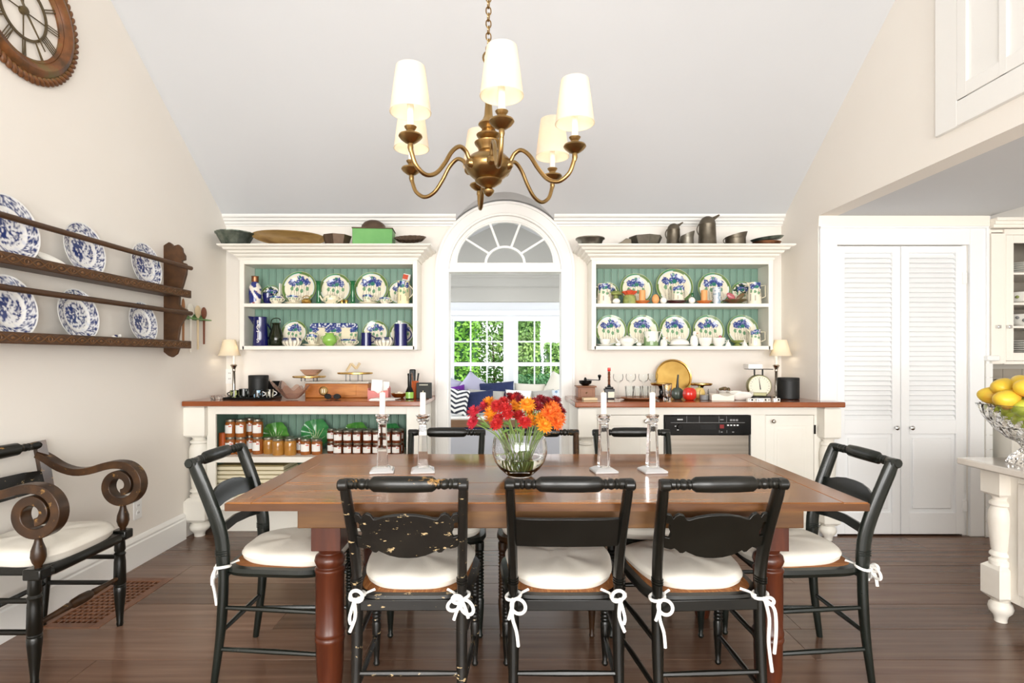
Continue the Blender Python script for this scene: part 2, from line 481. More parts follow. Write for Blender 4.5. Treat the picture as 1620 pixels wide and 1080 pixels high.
# each plank is a piece of the floor; alike planks share one mesh
VX0, VX1, VY0, VY1 = -2.18, -1.88, 2.57, 3.15     # hole of the floor register
rng = random.Random(3)
def plank(x0, x1, y0, y1, mat):
    o = MB().box(x0 + 0.0008, x1 - 0.0008, y0 + 0.0018, y1 - 0.0018, -0.022, 0.0).build('plank', mat, floor, bevel=0.0012)
    return o
y = 2.30 - 0.26 * 19
row = 0
while y < 4.58:
    y0, y1 = max(y, -2.8), min(y + 0.26, 4.56)
    cuts = [-2.40]
    x = -2.40 + rng.uniform(0.6, 2.0)
    while x < 4.6:
        cuts.append(x); x += rng.uniform(1.5, 2.6)
    cuts.append(4.70)
    if y1 - y0 > 0.03:
        for a, b in zip(cuts[:-1], cuts[1:]):
            m = rng.choice(['floor_a', 'floor_a', 'floor_b', 'floor_c'])
            if y1 > VY0 and y0 < VY1 and a < VX1:
                if a < VX0:
                    plank(a, min(b, VX0), y0, y1, m)
                if b > VX1:
                    plank(VX1, b, y0, y1, m)
                if y0 < VY0: plank(max(a, VX0), min(b, VX1), y0, VY0, m)
                if y1 > VY1: plank(max(a, VX0), min(b, VX1), VY1, y1, m)
            else:
                plank(a, b, y0, y1, m)
    y += 0.26
    row += 1

struct(MB().box(-2.42, WL, -2.85, 4.60, -0.02, 5.3).build('wall_left', 'wall_paint'), 'cream painted wall beside the armchair', 'wall')
# back wall with an arched opening
ACX, ASP, AR = -0.005, 1.93, 0.462        # arch centre, spring height, opening radius
pts = [(-2.45, -0.02), (ACX - AR, -0.02)] + arc(ACX, ASP, AR, 180, 0, 32) + [(ACX + AR, -0.02), (2.40, -0.02), (2.40, 3.3), (-2.45, 3.3)]
struct(MB().prism(pts, WB, WB + 0.14).build('wall_back', 'wall_paint'), 'cream back wall with arched opening to the sunroom', 'wall')
pts = [(-2.85, KC), (KW, KC), (KW, -0.02), (4.60, -0.02), (4.60, 5.3), (-2.85, 5.3)]
struct(MB().prism(pts, WR, WR + 0.13, 'x').build('wall_right', 'wall_paint'), 'cream upper gable wall above the kitchen opening', 'wall')
# closet wall that faces the dining room, with a double-door opening
DX0, DX1, DTOP = wx(1322, KW), wx(1531, KW), 2.035
pts = [(WR + 0.125, -0.02), (DX0 + 0.002, -0.02), (DX0, DTOP), (DX1, DTOP), (DX1, -0.02), (3.385, -0.02), (3.385, 2.6), (WR + 0.125, 2.6)]
struct(MB().prism(pts, KW + 0.001, KW + 0.10).build('wall_closet', 'wall_paint'), 'cream wall around the louvred closet doors', 'wall')
struct(MB().box(WR + 0.128, 3.385, 4.45, 4.52, 0, 2.6).box(3.385, 3.40, KW, 4.52, 0, 2.6).build('wall_closet_back', 'door_white'))
struct(MB().box(3.385, 4.80, 4.34, 4.50, -0.02, 3.2).build('wall_kitchen_back', 'wall_paint'))
struct(MB().box(4.70, 4.85, -2.85, 4.50, -0.02, 3.2).build('wall_kitchen_right', 'wall_paint'))
# kitchen ceiling: flat, then sloping up to the right
WRB = WR + 0.128
pts = [(WRB, KC + 0.001), (3.40, KC + 0.001), (4.80, KC + 0.42), (4.80, KC + 0.52), (3.38, KC + 0.1), (WRB, KC + 0.1)]
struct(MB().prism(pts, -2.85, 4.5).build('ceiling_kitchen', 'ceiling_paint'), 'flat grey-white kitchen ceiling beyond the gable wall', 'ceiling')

# vaulted ceiling with a barrel notch over the arch
NR = 0.562
cz0 = ASP
a_spring = math.asin((EAVE - ASP) / NR)
notch = []
for i in range(25):
    a = a_spring + (PI - 2 * a_spring) * i / 24
    xx, zz = ACX + NR * math.cos(a), cz0 + NR * math.sin(a)
    notch.append((xx, WB - (zz - EAVE) / PITCH))
poly = [(-2.45, WB + 0.05)] + [(-2.45, RIDGE_Y), (2.40, RIDGE_Y), (2.40, WB + 0.05)] + [(notch[0][0], WB + 0.05)] + notch + [(notch[-1][0], WB + 0.05)]
mb = MB()
k = len(poly)
mb.v = [(a, b, EAVE + PITCH * (WB - b)) for a, b in poly] + [(a, b, EAVE + PITCH * (WB - b) + 0.16) for a, b in poly]
mb.f = [tuple(range(k)), tuple(range(2 * k - 1, k - 1, -1))] + [(i, k + i, k + (i + 1) % k, (i + 1) % k) for i in range(k)]
rz = ceil_z(RIDGE_Y)
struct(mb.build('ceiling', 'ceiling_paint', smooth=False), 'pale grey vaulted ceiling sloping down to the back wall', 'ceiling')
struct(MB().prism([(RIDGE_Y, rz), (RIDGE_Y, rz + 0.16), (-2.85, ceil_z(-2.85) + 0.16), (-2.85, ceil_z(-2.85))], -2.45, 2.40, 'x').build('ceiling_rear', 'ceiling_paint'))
# curved soffit of the notch
mb = MB()
vs = []
for i in range(25):
    a = a_spring + (PI - 2 * a_spring) * i / 24
    xx, zz = ACX + NR * math.cos(a), cz0 + NR * math.sin(a)
    yy = WB - (zz - EAVE) / PITCH - 0.002
    x2, z2 = ACX + (NR + 0.05) * math.cos(a), cz0 + (NR + 0.05) * math.sin(a)
    vs += [(xx, yy, zz), (xx, WB + 0.03, zz), (x2, WB + 0.03, z2)]
mb.add(vs, [(i * 3, i * 3 + 1, i * 3 + 4, i * 3 + 3) for i in range(24)] + [(i * 3 + 1, i * 3 + 2, i * 3 + 5, i * 3 + 4) for i in range(24)])
struct(mb.build('trim_arch_soffit', 'ceiling_paint'))

# rear wall with two tall windows behind the viewer (openings added for the area lamps)
RY = -2.72
def holed_wall(name, x0, x1, z0, z1, holes, d0, d1, mat, axis='y'):
    mb = MB()
    xs = sorted(set([x0, x1] + [h[0] for h in holes] + [h[1] for h in holes]))
    def bx(a, b, c, d):
        if axis == 'y': mb.box(a, b, d0, d1, c, d)
        else: mb.box(d0, d1, a, b, c, d)
    for a, b in zip(xs[:-1], xs[1:]):
        hs = [h for h in holes if h[0] <= a and h[1] >= b]
        if not hs: bx(a, b, z0, z1)
        else:
            h = hs[0]
            if h[2] > z0: bx(a, b, z0, h[2])
            if h[3] < z1: bx(a, b, h[3], z1)
    return struct(mb.build(name, mat, smooth=False))
holed_wall('wall_rear', -2.45, 4.85, -0.02, 3.0, [(-2.05, -0.25, 0.5, 2.15), (0.25, 2.05, 0.5, 2.15), (2.65, 4.15, 0.6, 2.1)], RY - 0.13, RY - 0.02, 'wall_paint')
wn = 0
def window_unit(x0, x1, z0, z1, y, cols, rows, sashes, mat='trim_white', face=-1, fr=0.05, mun=0.018, depth=0.05, glass=True, label=None):
    global wn
    wn += 1
    root = bpy.data.objects.new('window_%d' % wn, None); C.objects.link(root); struct(root)
    if label: root['label'] = label; root['category'] = 'window'
    f = MB().box(x0, x0 + fr, y, y + depth, z0, z1).box(x1 - fr, x1, y, y + depth, z0, z1).box(x0 + fr, x1 - fr, y, y + depth, z1 - fr, z1).box(x0 + fr, x1 - fr, y, y + depth, z0, z0 + fr)
    f.build('window_frame', mat, root, bevel=0.003)
    zh = (z0 + z1) / 2
    spans = [(z0 + fr, z1 - fr)] if sashes == 1 else [(z0 + fr, zh), (zh, z1 - fr)]
    for si, (a, b) in enumerate(spans):
        yy = y + 0.006 + (0.014 if si else 0.0)
        s = 0.026
        sb = MB().box(x0 + fr, x0 + fr + s, yy, yy + 0.022, a, b).box(x1 - fr - s, x1 - fr, yy, yy + 0.022, a, b)
        sb.box(x0 + fr + s, x1 - fr - s, yy, yy + 0.022, a, a + s).box(x0 + fr + s, x1 - fr - s, yy, yy + 0.022, b - s, b)
        so = sb.build('sash', mat, root)
        ix0, ix1, iz0, iz1 = x0 + fr + s, x1 - fr - s, a + s, b - s
        for c in range(1, cols):
            xc = ix0 + (ix1 - ix0) * c / cols
            MB().box(xc - mun / 2, xc + mun / 2, yy + 0.002, yy + 0.02, iz0, iz1).build('muntin', mat, so)
        for r_ in range(1, rows):
            zc = iz0 + (iz1 - iz0) * r_ / rows
            for c in range(cols):
                xa = ix0 + (ix1 - ix0) * c / cols + (mun / 2 if c else 0); xb = ix0 + (ix1 - ix0) * (c + 1) / cols - (mun / 2 if c < cols - 1 else 0)
                MB().box(xa, xb, yy + 0.002, yy + 0.02, zc - mun / 2, zc + mun / 2).build('muntin', mat, so)
        for c in range(cols):
            for r_ in range(rows):
                xa, xb = ix0 + (ix1 - ix0) * c / cols, ix0 + (ix1 - ix0) * (c + 1) / cols
                za, zb = iz0 + (iz1 - iz0) * r_ / rows, iz0 + (iz1 - iz0) * (r_ + 1) / rows
                if glass: MB().box(xa, xb, yy + 0.009, yy + 0.012, za, zb).build('pane', 'pane', so)
    return root
for a, b in ((-2.05, -0.25), (0.25, 2.05)):
    window_unit(a, b, 0.5, 2.15, RY - 0.12, 3, 3, 1, glass=False)
window_unit(2.65, 4.15, 0.6, 2.1, RY - 0.12, 2, 2, 1, glass=False)

# baseboard along the left wall
bp = [(WL, 0.0), (WL + 0.022, 0.0), (WL + 0.022, 0.135), (WL + 0.014, 0.142), (WL + 0.018, 0.155), (WL + 0.010, 0.172), (WL, 0.178)]
struct(MB().prism(bp, -2.7, 3.83, 'y').build('baseboard_left', 'trim_white'), 'tall white moulded baseboard along the armchair wall', 'baseboard')

# crown moulding on the back wall, either side of the arch
def crown(name, x0, x1):
    c = [(WB, 2.290), (WB - 0.012, 2.290), (WB - 0.014, 2.300), (WB - 0.028, 2.306), (WB - 0.032, 2.320), (WB - 0.048, 2.328), (WB - 0.052, 2.342), (WB - 0.068, 2.350), (WB - 0.072, 2.360), (WB - 0.072, 2.40), (WB, 2.40)]
    return struct(MB().prism(c, x0, x1, 'x').build(name, 'trim_white', angle=20), 'white stepped crown moulding at the top of the back wall', 'moulding')
half = 0.385
crown('trim_1', WL, ACX - half); crown('trim_2', ACX + half, WR)

# arch casing, stepped like a moulded architrave
def arch_band(r0, r1, y0, y1, name, mat='trim_white', z0=0.0, parent=None):
    inner = arc(ACX, ASP, r0, 0, 180, 40); outer = arc(ACX, ASP, r1, 180, 0, 40)
    pts = [(ACX + r0, z0)] + inner + [(ACX - r0, z0), (ACX - r1, z0)] + outer + [(ACX + r1, z0)]
    k2 = len(pts) // 2
    mb = MB()
    n = len(pts)
    vs = [(a, y0, b) for a, b in pts] + [(a, y1, b) for a, b in pts]
    fs = []
    for i in range(k2 - 1):
        j = n - 1 - i
        fs += [(i, i + 1, j - 1, j), (n + i, n + j, n + j - 1, n + i + 1)]
        fs += [(i, n + i, n + i + 1, i + 1), (j, j - 1, n + j - 1, n + j)]
    mb.add(vs, fs)
    o = mb.build(name, mat, parent, angle=25)
    return o
ac = struct(arch_band(AR, AR + 0.088, WB - 0.028, WB + 0.001, 'trim_3'), 'wide white casing around the arched opening', 'moulding')
arch_band(AR + 0.070, AR + 0.088, WB - 0.040, WB - 0.026, 'outer_bead', parent=ac)
arch_band(AR - 0.016, AR + 0.002, WB - 0.02, WB + 0.15, 'jamb_lining', parent=ac)
# fanlight over the opening
fan = bpy.data.objects.new('window_fanlight', None); C.objects.link(fan); struct(fan, 'half-round fanlight with radiating glazing bars over the doorway', 'window')
FY0, FY1 = WB + 0.02, WB + 0.075
FZ = wz(416, WB + 0.02)
def half_ring(r0, r1, y0, y1, name, parent, zc=FZ, mat='trim_white', n=36):
    pts = arc(ACX, zc, r0, 0, 180, n) + arc(ACX, zc, r1, 180, 0, n)
    m = n + 1
    mb = MB(); N = 2 * m
    vs = [(a, y0, b) for a, b in pts] + [(a, y1, b) for a, b in pts]; fs = []
    for i in range(n):
        j = N - 1 - i
        fs += [(i, i + 1, j - 1, j), (N + i, N + j, N + j - 1, N + i + 1), (i, N + i, N + i + 1, i + 1), (j, j - 1, N + j - 1, N + j)]
    mb.add(vs, fs)
    return mb.build(name, mat, parent, angle=25)
FR = ASP + AR - FZ
half_ring(FR - 0.050, FR - 0.002, FY0, FY1, 'outer_frame', fan)
half_ring(FR - 0.060, FR - 0.048, FY0 + 0.012, FY1 - 0.01, 'glazing_bead', fan)
half_ring(0.125, 0.142, FY0 + 0.015, FY1 - 0.012, 'hub_arc', fan)
RI = FR - 0.052
for a in (36, 72, 108, 144):
    c, s = math.cos(R(a)), math.sin(R(a))
    mb = MB().box(0.138, RI, -0.012, 0.012, -0.0075, 0.0075)
    mb.xf(Matrix.Translation((ACX, (FY0 + FY1) / 2, FZ)) @ Matrix.Rotation(-R(a), 4, 'Y')); mb.build('glazing_bar', 'trim_white', fan)
for i in range(5):
    a0, a1 = i * 36, (i + 1) * 36
    MB().prism(arc(ACX, FZ, 0.135, a0, a1, 6) + arc(ACX, FZ, RI, a1, a0, 6), FY0 + 0.026, FY0 + 0.029).build('pane', 'pane', fan, smooth=False)
MB().prism(arc(ACX, FZ, 0.13, 0, 180, 14), FY0 + 0.026, FY0 + 0.029).build('pane', 'pane', fan, smooth=False)
FSX = 1.165       # the fanlight is a little wider than a half circle
fan.scale = (FSX, 1, 1); fan.location = (ACX * (1 - FSX), 0, 0)
tb = struct(MB().box(ACX - AR + 0.012, ACX + AR - 0.012, FY0 - 0.01, FY1 + 0.01, FZ - 0.052, FZ + 0.002).build('trim_4', 'trim_white', bevel=0.004), 'white transom bar below the fanlight', 'moulding')
MB().box(ACX - AR + 0.012, ACX + AR - 0.012, FY0 - 0.03, FY1 + 0.03, FZ - 0.076, FZ - 0.050).build('ledge', 'trim_white', tb, bevel=0.004)

# ---------------------------------------------------------------- closet doors
cas = struct(MB().box(WR + 0.004, DX0, KW - 0.022, KW + 0.001, 0, DTOP + 0.115).box(DX1, DX1 + 0.115, KW - 0.022, KW + 0.001, 0, DTOP + 0.115)
       .box(DX0, DX1, KW - 0.022, KW + 0.001, DTOP, DTOP + 0.115).build('trim_5', 'door_white', bevel=0.004), 'white casing framing the louvred doors', 'moulding')
MB().box(WR + 0.002, DX1 + 0.125, KW - 0.032, KW + 0.001, DTOP + 0.113, DTOP + 0.128).box(DX1 + 0.105, DX1 + 0.125, KW - 0.034, KW, 0, DTOP + 0.113).build('back_band', 'door_white', cas, bevel=0.003)
struct(MB().box(DX0, DX0 + 0.012, KW + 0.001, KW + 0.098, 0, DTOP).box(DX1 - 0.03, DX1, KW + 0.012, KW + 0.098, 0, DTOP).box(DX0, DX1, KW + 0.03, KW + 0.098, DTOP - 0.012, DTOP).build('trim_6', 'door_white'))
struct(MB().prism([(WR - 0.004, 2.165), (3.385, 2.165), (3.385, KC), (WR, KC)], KW - 0.012, KW).build('trim_7', 'kitchen_cream'))
def louvre_door(n, x0, x1, knob_x, label):
    root = bpy.data.objects.new('door_%d' % n, None); C.objects.link(root); struct(root, label, 'door')
    y0, y1 = KW - 0.004, KW + 0.030
    z0, z1 = 0.012, DTOP - 0.006
    st = 0.058
    zl0, zl1 = wz(664, KW), wz(400, KW)
    zp0, zp1 = wz(811, KW), wz(686, KW)
    f = MB().box(x0, x0 + st, y0, y1, z0, z1).box(x1 - st, x1, y0, y1, z0, z1)
    f.box(x0 + st, x1 - st, y0, y1, zl1, z1).box(x0 + st, x1 - st, y0, y1, zp1, zl0).box(x0 + st, x1 - st, y0, y1, z0, zp0)
    f.build('door_frame', 'door_white', root, bevel=0.002)
    MB().box(x0 + st, x1 - st, y0 + 0.016, y1 - 0.004, zp0, zp1).build('panel_back', 'door_white', root)
    pm = 0.028
    MB().box(x0 + st + pm, x1 - st - pm, y0 + 0.004, y0 + 0.017, zp0 + pm, zp1 - pm).build('raised_panel', 'door_white', root, bevel=0.006)
    cnt = 34
    pitch = (zl1 - zl0) / cnt
    w = x1 - x0 - 2 * st
    sm = MB().box(-w / 2, w / 2, -0.0205, 0.0205, -0.0032, 0.0032).mesh('slat', 'door_white', smooth=False)
    for i in range(cnt):
        put('slat', sm, root, ((x0 + x1) / 2, (y0 + y1) / 2 + 0.001, zl0 + (i + 0.5) * pitch), (R(58), 0, 0))
    MB().lathe([(0.008, 0), (0.008, 0.012), (0.011, 0.016), (0.0155, 0.024), (0.0155, 0.031), (0.010, 0.036), (0.002, 0.037)], 14, 'y', (0, 0, 0)).xf(Matrix.Rotation(PI, 4, 'Z')).build('knob', 'chrome', root, (knob_x, y0 + 0.001, wz(676, KW)))
    return root
XM = wx(1424.5, KW)
louvre_door(1, DX0 + 0.003, XM - 0.002, wx(1415, KW), 'white louvred closet door beside the wooden countertop')
d2 = louvre_door(2, XM + 0.002, DX1 - 0.028, wx(1439, KW), 'white louvred closet door with side hinges, nearer the kitchen')
for py in (440, 800):
    MB().box(DX1 - 0.042, DX1 - 0.012, KW - 0.010, KW + 0.010, wz(py + 9, KW), wz(py - 9, KW)).build('hinge', 'plug_white', d2, bevel=0.002)

# shutter-like panel high on the gable wall
sp = struct(bpy.data.objects.new('window_shutter', None), 'white panelled shutter door high on the gable wall', 'shutter'); C.objects.link(sp)
SY0, SY1, SZ0, SZ1 = 1.55, 2.81, 2.36, 3.55
MB().box(WR - 0.022, WR + 0.001, SY1 - 0.135, SY1, SZ0, SZ1).box(WR - 0.022, WR + 0.001, SY0, SY0 + 0.13, SZ0, SZ1).box(WR - 0.022, WR + 0.001, SY0 + 0.13, SY1 - 0.135, SZ0, SZ0 + 0.12).build('casing', 'trim_white', sp, bevel=0.003)
a, b = SY1 - 0.138, SY0 + 0.132
xf = WR - 0.012
leafs = [(a - (a - b) / 2 + 0.002, a), (b, a - (a - b) / 2 - 0.002)]
for y0, y1 in leafs:
    lf = MB().box(xf, WR + 0.001, y0, y1, SZ0 + 0.123, SZ1).build('shutter_leaf', 'trim_white', sp)
    for s0, s1 in ((y0, y0 + 0.055), (y1 - 0.055, y1), ((y0 + y1) / 2 - 0.02, (y0 + y1) / 2 + 0.02)):
        MB().box(xf - 0.012, xf + 0.001, s0, s1, SZ0 + 0.123, SZ1).build('stile', 'trim_white', lf, bevel=0.003)
    MB().box(xf - 0.0115, xf + 0.001, y0, y1, SZ0 + 0.123, SZ0 + 0.19).build('rail', 'trim_white', lf, bevel=0.003)

# outlets
def outlet(loc, rotz, label, plug=False):
    t = thing('wall_outlet', label, 'outlet', loc, rotz)
    MB().box(-0.036, 0.036, -0.006, 0.0005, -0.058, 0.058).build('cover_plate', 'plug_white', t, bevel=0.002)
    for zz in (-0.022, 0.022):
        s = MB().lathe([(0.0165, -0.009), (0.0165, -0.005)], 14, 'y', (0, 0, zz)).build('socket', 'plug_white', t)
        MB().box(-0.007, -0.004, -0.0095, -0.0085, zz - 0.002, zz + 0.008).box(0.004, 0.007, -0.0095, -0.0085, zz - 0.002, zz + 0.008).build('slot', 'ink', s)
    if plug:
        MB().box(0.004, 0.03, -0.04, -0.006, -0.01, 0.05).build('plug', 'plug_white', t, bevel=0.004)
    return t
outlet((WL, 3.35, 0.335), R(90), 'white wall outlet low on the wall behind the armchair')
outlet((wx(364, WB), WB, wz(595, WB)), 0, 'white wall outlet above the counter behind the lamp stem, left of the black speaker')
outlet((wx(1246, WB), WB, wz(594, WB)), 0, 'white wall outlet with a plug, behind the black speaker next to the scale', True)

# floor register
v = thing('floor_register', 'brown wooden floor register with a square grid, set in the planks', 'vent', (0, 0, 0))
fw = 0.045
MB().box(VX0, VX0 + fw, VY0, VY1, -0.02, 0.002).box(VX1 - fw, VX1, VY0, VY1, -0.02, 0.002).box(VX0 + fw, VX1 - fw, VY0, VY0 + fw, -0.02, 0.002).box(VX0 + fw, VX1 - fw, VY1 - fw, VY1, -0.02, 0.002).build('register_frame', 'vent_wood', v, bevel=0.0015)
nx, ny = 8, 13
ix0, ix1, iy0, iy1 = VX0 + fw, VX1 - fw, VY0 + fw, VY1 - fw
bm_ = MB().box(-0.004, 0.004, iy0 - iy0, iy1 - iy0, -0.016, 0.0).mesh('long_bar', 'vent_wood', smooth=False)
for i in range(1, nx): put('long_bar', bm_, v, (ix0 + (ix1 - ix0) * i / nx, iy0, -0.0006))
bm_ = MB().box(0, ix1 - ix0, -0.005, 0.005, -0.016, 0.0).mesh('cross_bar', 'vent_wood', smooth=False)
for i in range(1, ny): put('cross_bar', bm_, v, (ix0, iy0 + (iy1 - iy0) * i / ny, -0.0012))

# ================================================================ the sunroom beyond the arch
struct(MB().box(-2.0, 2.0, 4.58, 8.0, -0.1, -0.002).build('floor_sunroom', 'floor_a'))
SG = 6.40       # inner gable wall
pts = [(-1.95, 0), (-1.5, 0), (-1.5, 1.89), (1.5, 1.89), (1.5, 0), (1.95, 0), (1.95, 3.2), (-1.95, 3.2)]
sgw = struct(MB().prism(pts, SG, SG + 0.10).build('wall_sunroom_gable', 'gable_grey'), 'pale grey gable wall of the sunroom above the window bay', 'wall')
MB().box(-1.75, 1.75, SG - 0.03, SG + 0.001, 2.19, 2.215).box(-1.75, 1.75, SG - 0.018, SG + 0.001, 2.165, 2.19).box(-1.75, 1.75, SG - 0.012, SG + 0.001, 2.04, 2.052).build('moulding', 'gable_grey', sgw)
for sx in (-1, 1):
    holed_wall('wall_sunroom_left' if sx < 0 else 'wall_sunroom_right', 4.56, 8.0, -0.02, 3.2, [(4.85, 6.05, 0.7, 1.9), (6.65, 7.45, 0.75, 1.65)], min(sx * 1.76, sx * 1.88), max(sx * 1.76, sx * 1.88), 'sun_white', 'x')  # side openings added out of view for the area lamps
    # sloped ceiling half
    struct(MB().prism([(0, 2.83), (sx * 1.90, 1.90), (sx * 1.90, 2.02), (0, 2.95)], 4.56, SG + 0.05).build('ceiling_sunroom', 'sun_ceiling'))
struct(MB().prism([(-1.9, 2.03), (1.9, 2.03), (1.9, 2.13), (-1.9, 2.13)], SG + 0.1, 8.0).build('ceiling_bay', 'sun_white'))
BW = 7.60
S76 = BW
w1 = (wx(711, BW), wx(804, BW)); w2 = (wx(812, BW), wx(905, BW))
wz0, wz1 = 0.50, wz(500, BW)
holed_wall('wall_bay', -1.9, 1.9, -0.02, 2.2, [(w1[0], w1[1], wz0, wz1), (w2[0], w2[1], wz0, wz1)], BW, BW + 0.12, 'sun_white')
for a, b in (w1, w2):
    window_unit(a, b, wz0, wz1, BW - 0.02, 3, 2, 2, 'sun_white', fr=0.04, mun=0.02, label='white double-hung sash window of the sunroom bay looking onto the hedges')
struct(MB().box(-1.75, 1.75, BW - 0.05, BW + 0.001, wz1 + 0.055, wz1 + 0.075).box(-1.75, 1.75, BW - 0.03, BW + 0.001, wz1 + 0.01, wz1 + 0.055).build('trim_8', 'sun_white'))

# window seat
bn = thing('window_seat', 'built-in window bench with brown wooden edge in the sunroom', 'bench', (0, 7.15, 0))
MB().box(-1.48, 1.48, -0.40, 0.45, 0.40, 0.485).build('seat_board', 'bench_wood', bn, bevel=0.004)
MB().box(-1.47, 1.47, -0.375, -0.36, 0.375, 0.40).build('shadow_rail', 'fabric_navy', bn)  # solid dark strip standing in for the shaded gap under the seat board
MB().box(-1.47, 1.47, -0.36, 0.45, 0.0, 0.38).build('front_panel', 'bench_panel', bn)
def pillow_mesh(name, w, h, t, mat, n=16, pinch=0.16):
    mb = MB()
    for side in (1, -1):
        vs, fs = [], []
        for i in range(n + 1):
            for j in range(n + 1):
                u, v_ = -1 + 2 * i / n, -1 + 2 * j / n
                k_ = 1 - pinch * ((1 - u * u) * (v_ ** 4) + 0) * 0
                px_ = u * (1 - pinch * (1 - abs(v_)) * 0.0 - 0.06 * (1 - v_ * v_) * abs(u))
                pz_ = v_ * (1 - 0.06 * (1 - u * u) * abs(v_))
                th = ((1 - u ** 4) * (1 - v_ ** 4)) ** 0.55
                vs.append((px_ * w / 2, side * th * t / 2, pz_ * h / 2))
        for i in range(n):
            for j in range(n):
                a_ = i * (n + 1) + j
                fs.append((a_, a_ + 1, a_ + n + 2, a_ + n + 1))
        mb.add(vs, fs)
    me = mb.mesh(name, mat, fix=False)
    bm = bmesh.new(); bm.from_mesh(me); bmesh.ops.remove_doubles(bm, verts=bm.verts, dist=1e-5); bmesh.ops.recalc_face_normals(bm, faces=bm.faces); bm.to_mesh(me); bm.free()
    for p in me.polygons: p.use_smooth = True
    return me
def pillow(px, py, D, wpx, hpx, t, mat, tilt, roll, label, me=None, yaw=0):
    w, h = wl(wpx, D), wl(hpx, D)
    me = me or pillow_mesh('throw_pillow', w, h, t, mat)
    o = put('throw_pillow', me, None, (wx(px, D), D, wz(py, D)), (R(tilt), R(roll), R(yaw)))
    return tag(o, label, 'pillow')
tag(MB().box(-1.40, 1.40, -0.36, 0.38, 0.0, 0.034).build('bench_cushion', 'fabric_white', None, (0, 7.15, 0.485), bevel=0.012), 'long white seat cushion on the window bench', 'cushion')
pillow(709, 616, 7.44, 34, 40, 0.14, 'fabric_lavender', -14, 20, 'pale lavender pillow in the bench corner beside the purple one')
pillow(747, 613, 7.42, 38, 40, 0.12, 'fabric_lavender', -16, 38, 'lavender pillow standing on its corner against the sash window')
pillow(786, 617, 7.36, 56, 26, 0.10, 'fabric_navy', -18, -4, 'long navy pillow leaning on the middle of the window sill')
pillow(838, 620, 7.41, 50, 28, 0.11, 'fabric_cream', -18, 2, 'long cream pillow under the second sash window')
pillow(883, 613, 7.40, 40, 42, 0.12, 'fabric_cream', -16, 28, 'large off-white pillow standing on its corner beside the second window')
pillow(720, 625, 7.28, 34, 30, 0.11, 'fabric_purple', -18, -10, 'bright purple pillow on the window bench')
pillow(768, 629, 7.22, 60, 26, 0.09, 'fabric_grey', -24, 4, 'long grey pillow between the navy pillows')
pillow(820, 628, 7.22, 42, 24, 0.10, 'fabric_white', -24, 3, 'long white pillow lying in front of the cream one')
pillow(860, 629, 7.24, 36, 26, 0.10, 'fabric_grey', -24, -6, 'small pale grey pillow near the right end of the bench cushion')
pillow(888, 634, 7.10, 24, 40, 0.13, 'fabric_blue', -20, -10, 'white pillow with blue pattern at the end of the bench')
pillow(758, 636, 7.08, 48, 38, 0.15, 'fabric_navy', -24, -6, 'square navy pillow beside the chevron pillow')
me = pillow_mesh('throw_pillow', wl(38, 6.98), wl(42, 6.98), 0.14, 'painted_matt', n=56)
def chev(x, y, z):
    k_ = (z + abs(((x * 9.0) % 2.0) - 1.0) * 0.055) * 17.0
    return '#2a2f3c' if (k_ % 1.0) < 0.45 else '#f4f3f0'
paint(me, chev)
pillow(722, 635, 6.98, 38, 42, 0.14, None, -18, 9, 'white pillow with dark chevron zigzags on the window bench', me)

# ---------------------------------------------------------------- garden
struct(MB().box(-14, 14, 8.1, 30, -0.5, -0.3).build('ground', 'lawn'), 'green lawn outside the sunroom', 'lawn')
def leaf_cloud(name, n, fn, size, mat, parent, seed):
    rg = random.Random(seed); mb = MB(); vs, fs = [], []
    for i in range(n):
        p, nrm = fn(rg)
        nrm = (Vector(nrm) + Vector((rg.uniform(-1, 1), rg.uniform(-1, 1), rg.uniform(-1, 1))) * 0.8).normalized()
        t = nrm.orthogonal().normalized(); t.rotate(Matrix.Rotation(rg.uniform(0, 6.28), 3, nrm)); b = nrm.cross(t)
        s = size * rg.uniform(0.6, 1.3); p = Vector(p); o = len(vs)
        vs += [p - t * s, p + b * s * 0.5, p + t * s, p - b * s * 0.5]; fs.append((o, o + 1, o + 2, o + 3))
    mb.add(vs, fs)
    o = mb.build(name, mat, parent, smooth=False, fix=False)
    o['kind'] = 'stuff'
    return o
def hedge(x0, x1, y0, y1, z1, mat, label, n, size, seed, top=1.0, name='hedge'):
    t = thing(name, label, name.split('_')[-1], ((x0 + x1) / 2, (y0 + y1) / 2, -0.3))
    w, d, h = (x1 - x0), (y1 - y0), z1 + 0.3
    core = MB()
    core.add([(-w/2+.05, -d/2+.05, 0), (w/2-.05, -d/2+.05, 0), (w/2-.05, d/2-.05, 0), (-w/2+.05, d/2-.05, 0),
              ((-w/2+.05)*top, (-d/2+.05)*top, h-.05), ((w/2-.05)*top, (-d/2+.05)*top, h-.05), ((w/2-.05)*top, (d/2-.05)*top, h-.05), ((-w/2+.05)*top, (d/2-.05)*top, h-.05)],
             [(0,3,2,1),(4,5,6,7),(0,1,5,4),(1,2,6,5),(2,3,7,6),(3,0,4,7)])
    core.build('branches', 'hedge_dark', t, smooth=False)
    def fn(rg):
        zz = rg.random(); k_ = 1 - (1 - top) * zz
        q = rg.random()
        if q < 0.7: return ((rg.uniform(-w/2, w/2) * k_, -d/2 * k_ + rg.uniform(-0.05, 0.05), zz * h), (0, -1, 0.4))
        if q < 0.85: return ((rg.uniform(-w/2, w/2) * top, rg.uniform(-d/2, d/2) * top, h + rg.uniform(-0.05, 0.05)), (0, 0, 1))
        sx = rg.choice((-1, 1)); return ((sx * w/2 * k_, rg.uniform(-d/2, d/2), zz * h), (sx, 0, 0.3))
    leaf_cloud('foliage', n, fn, size, mat, t, seed)
    return t
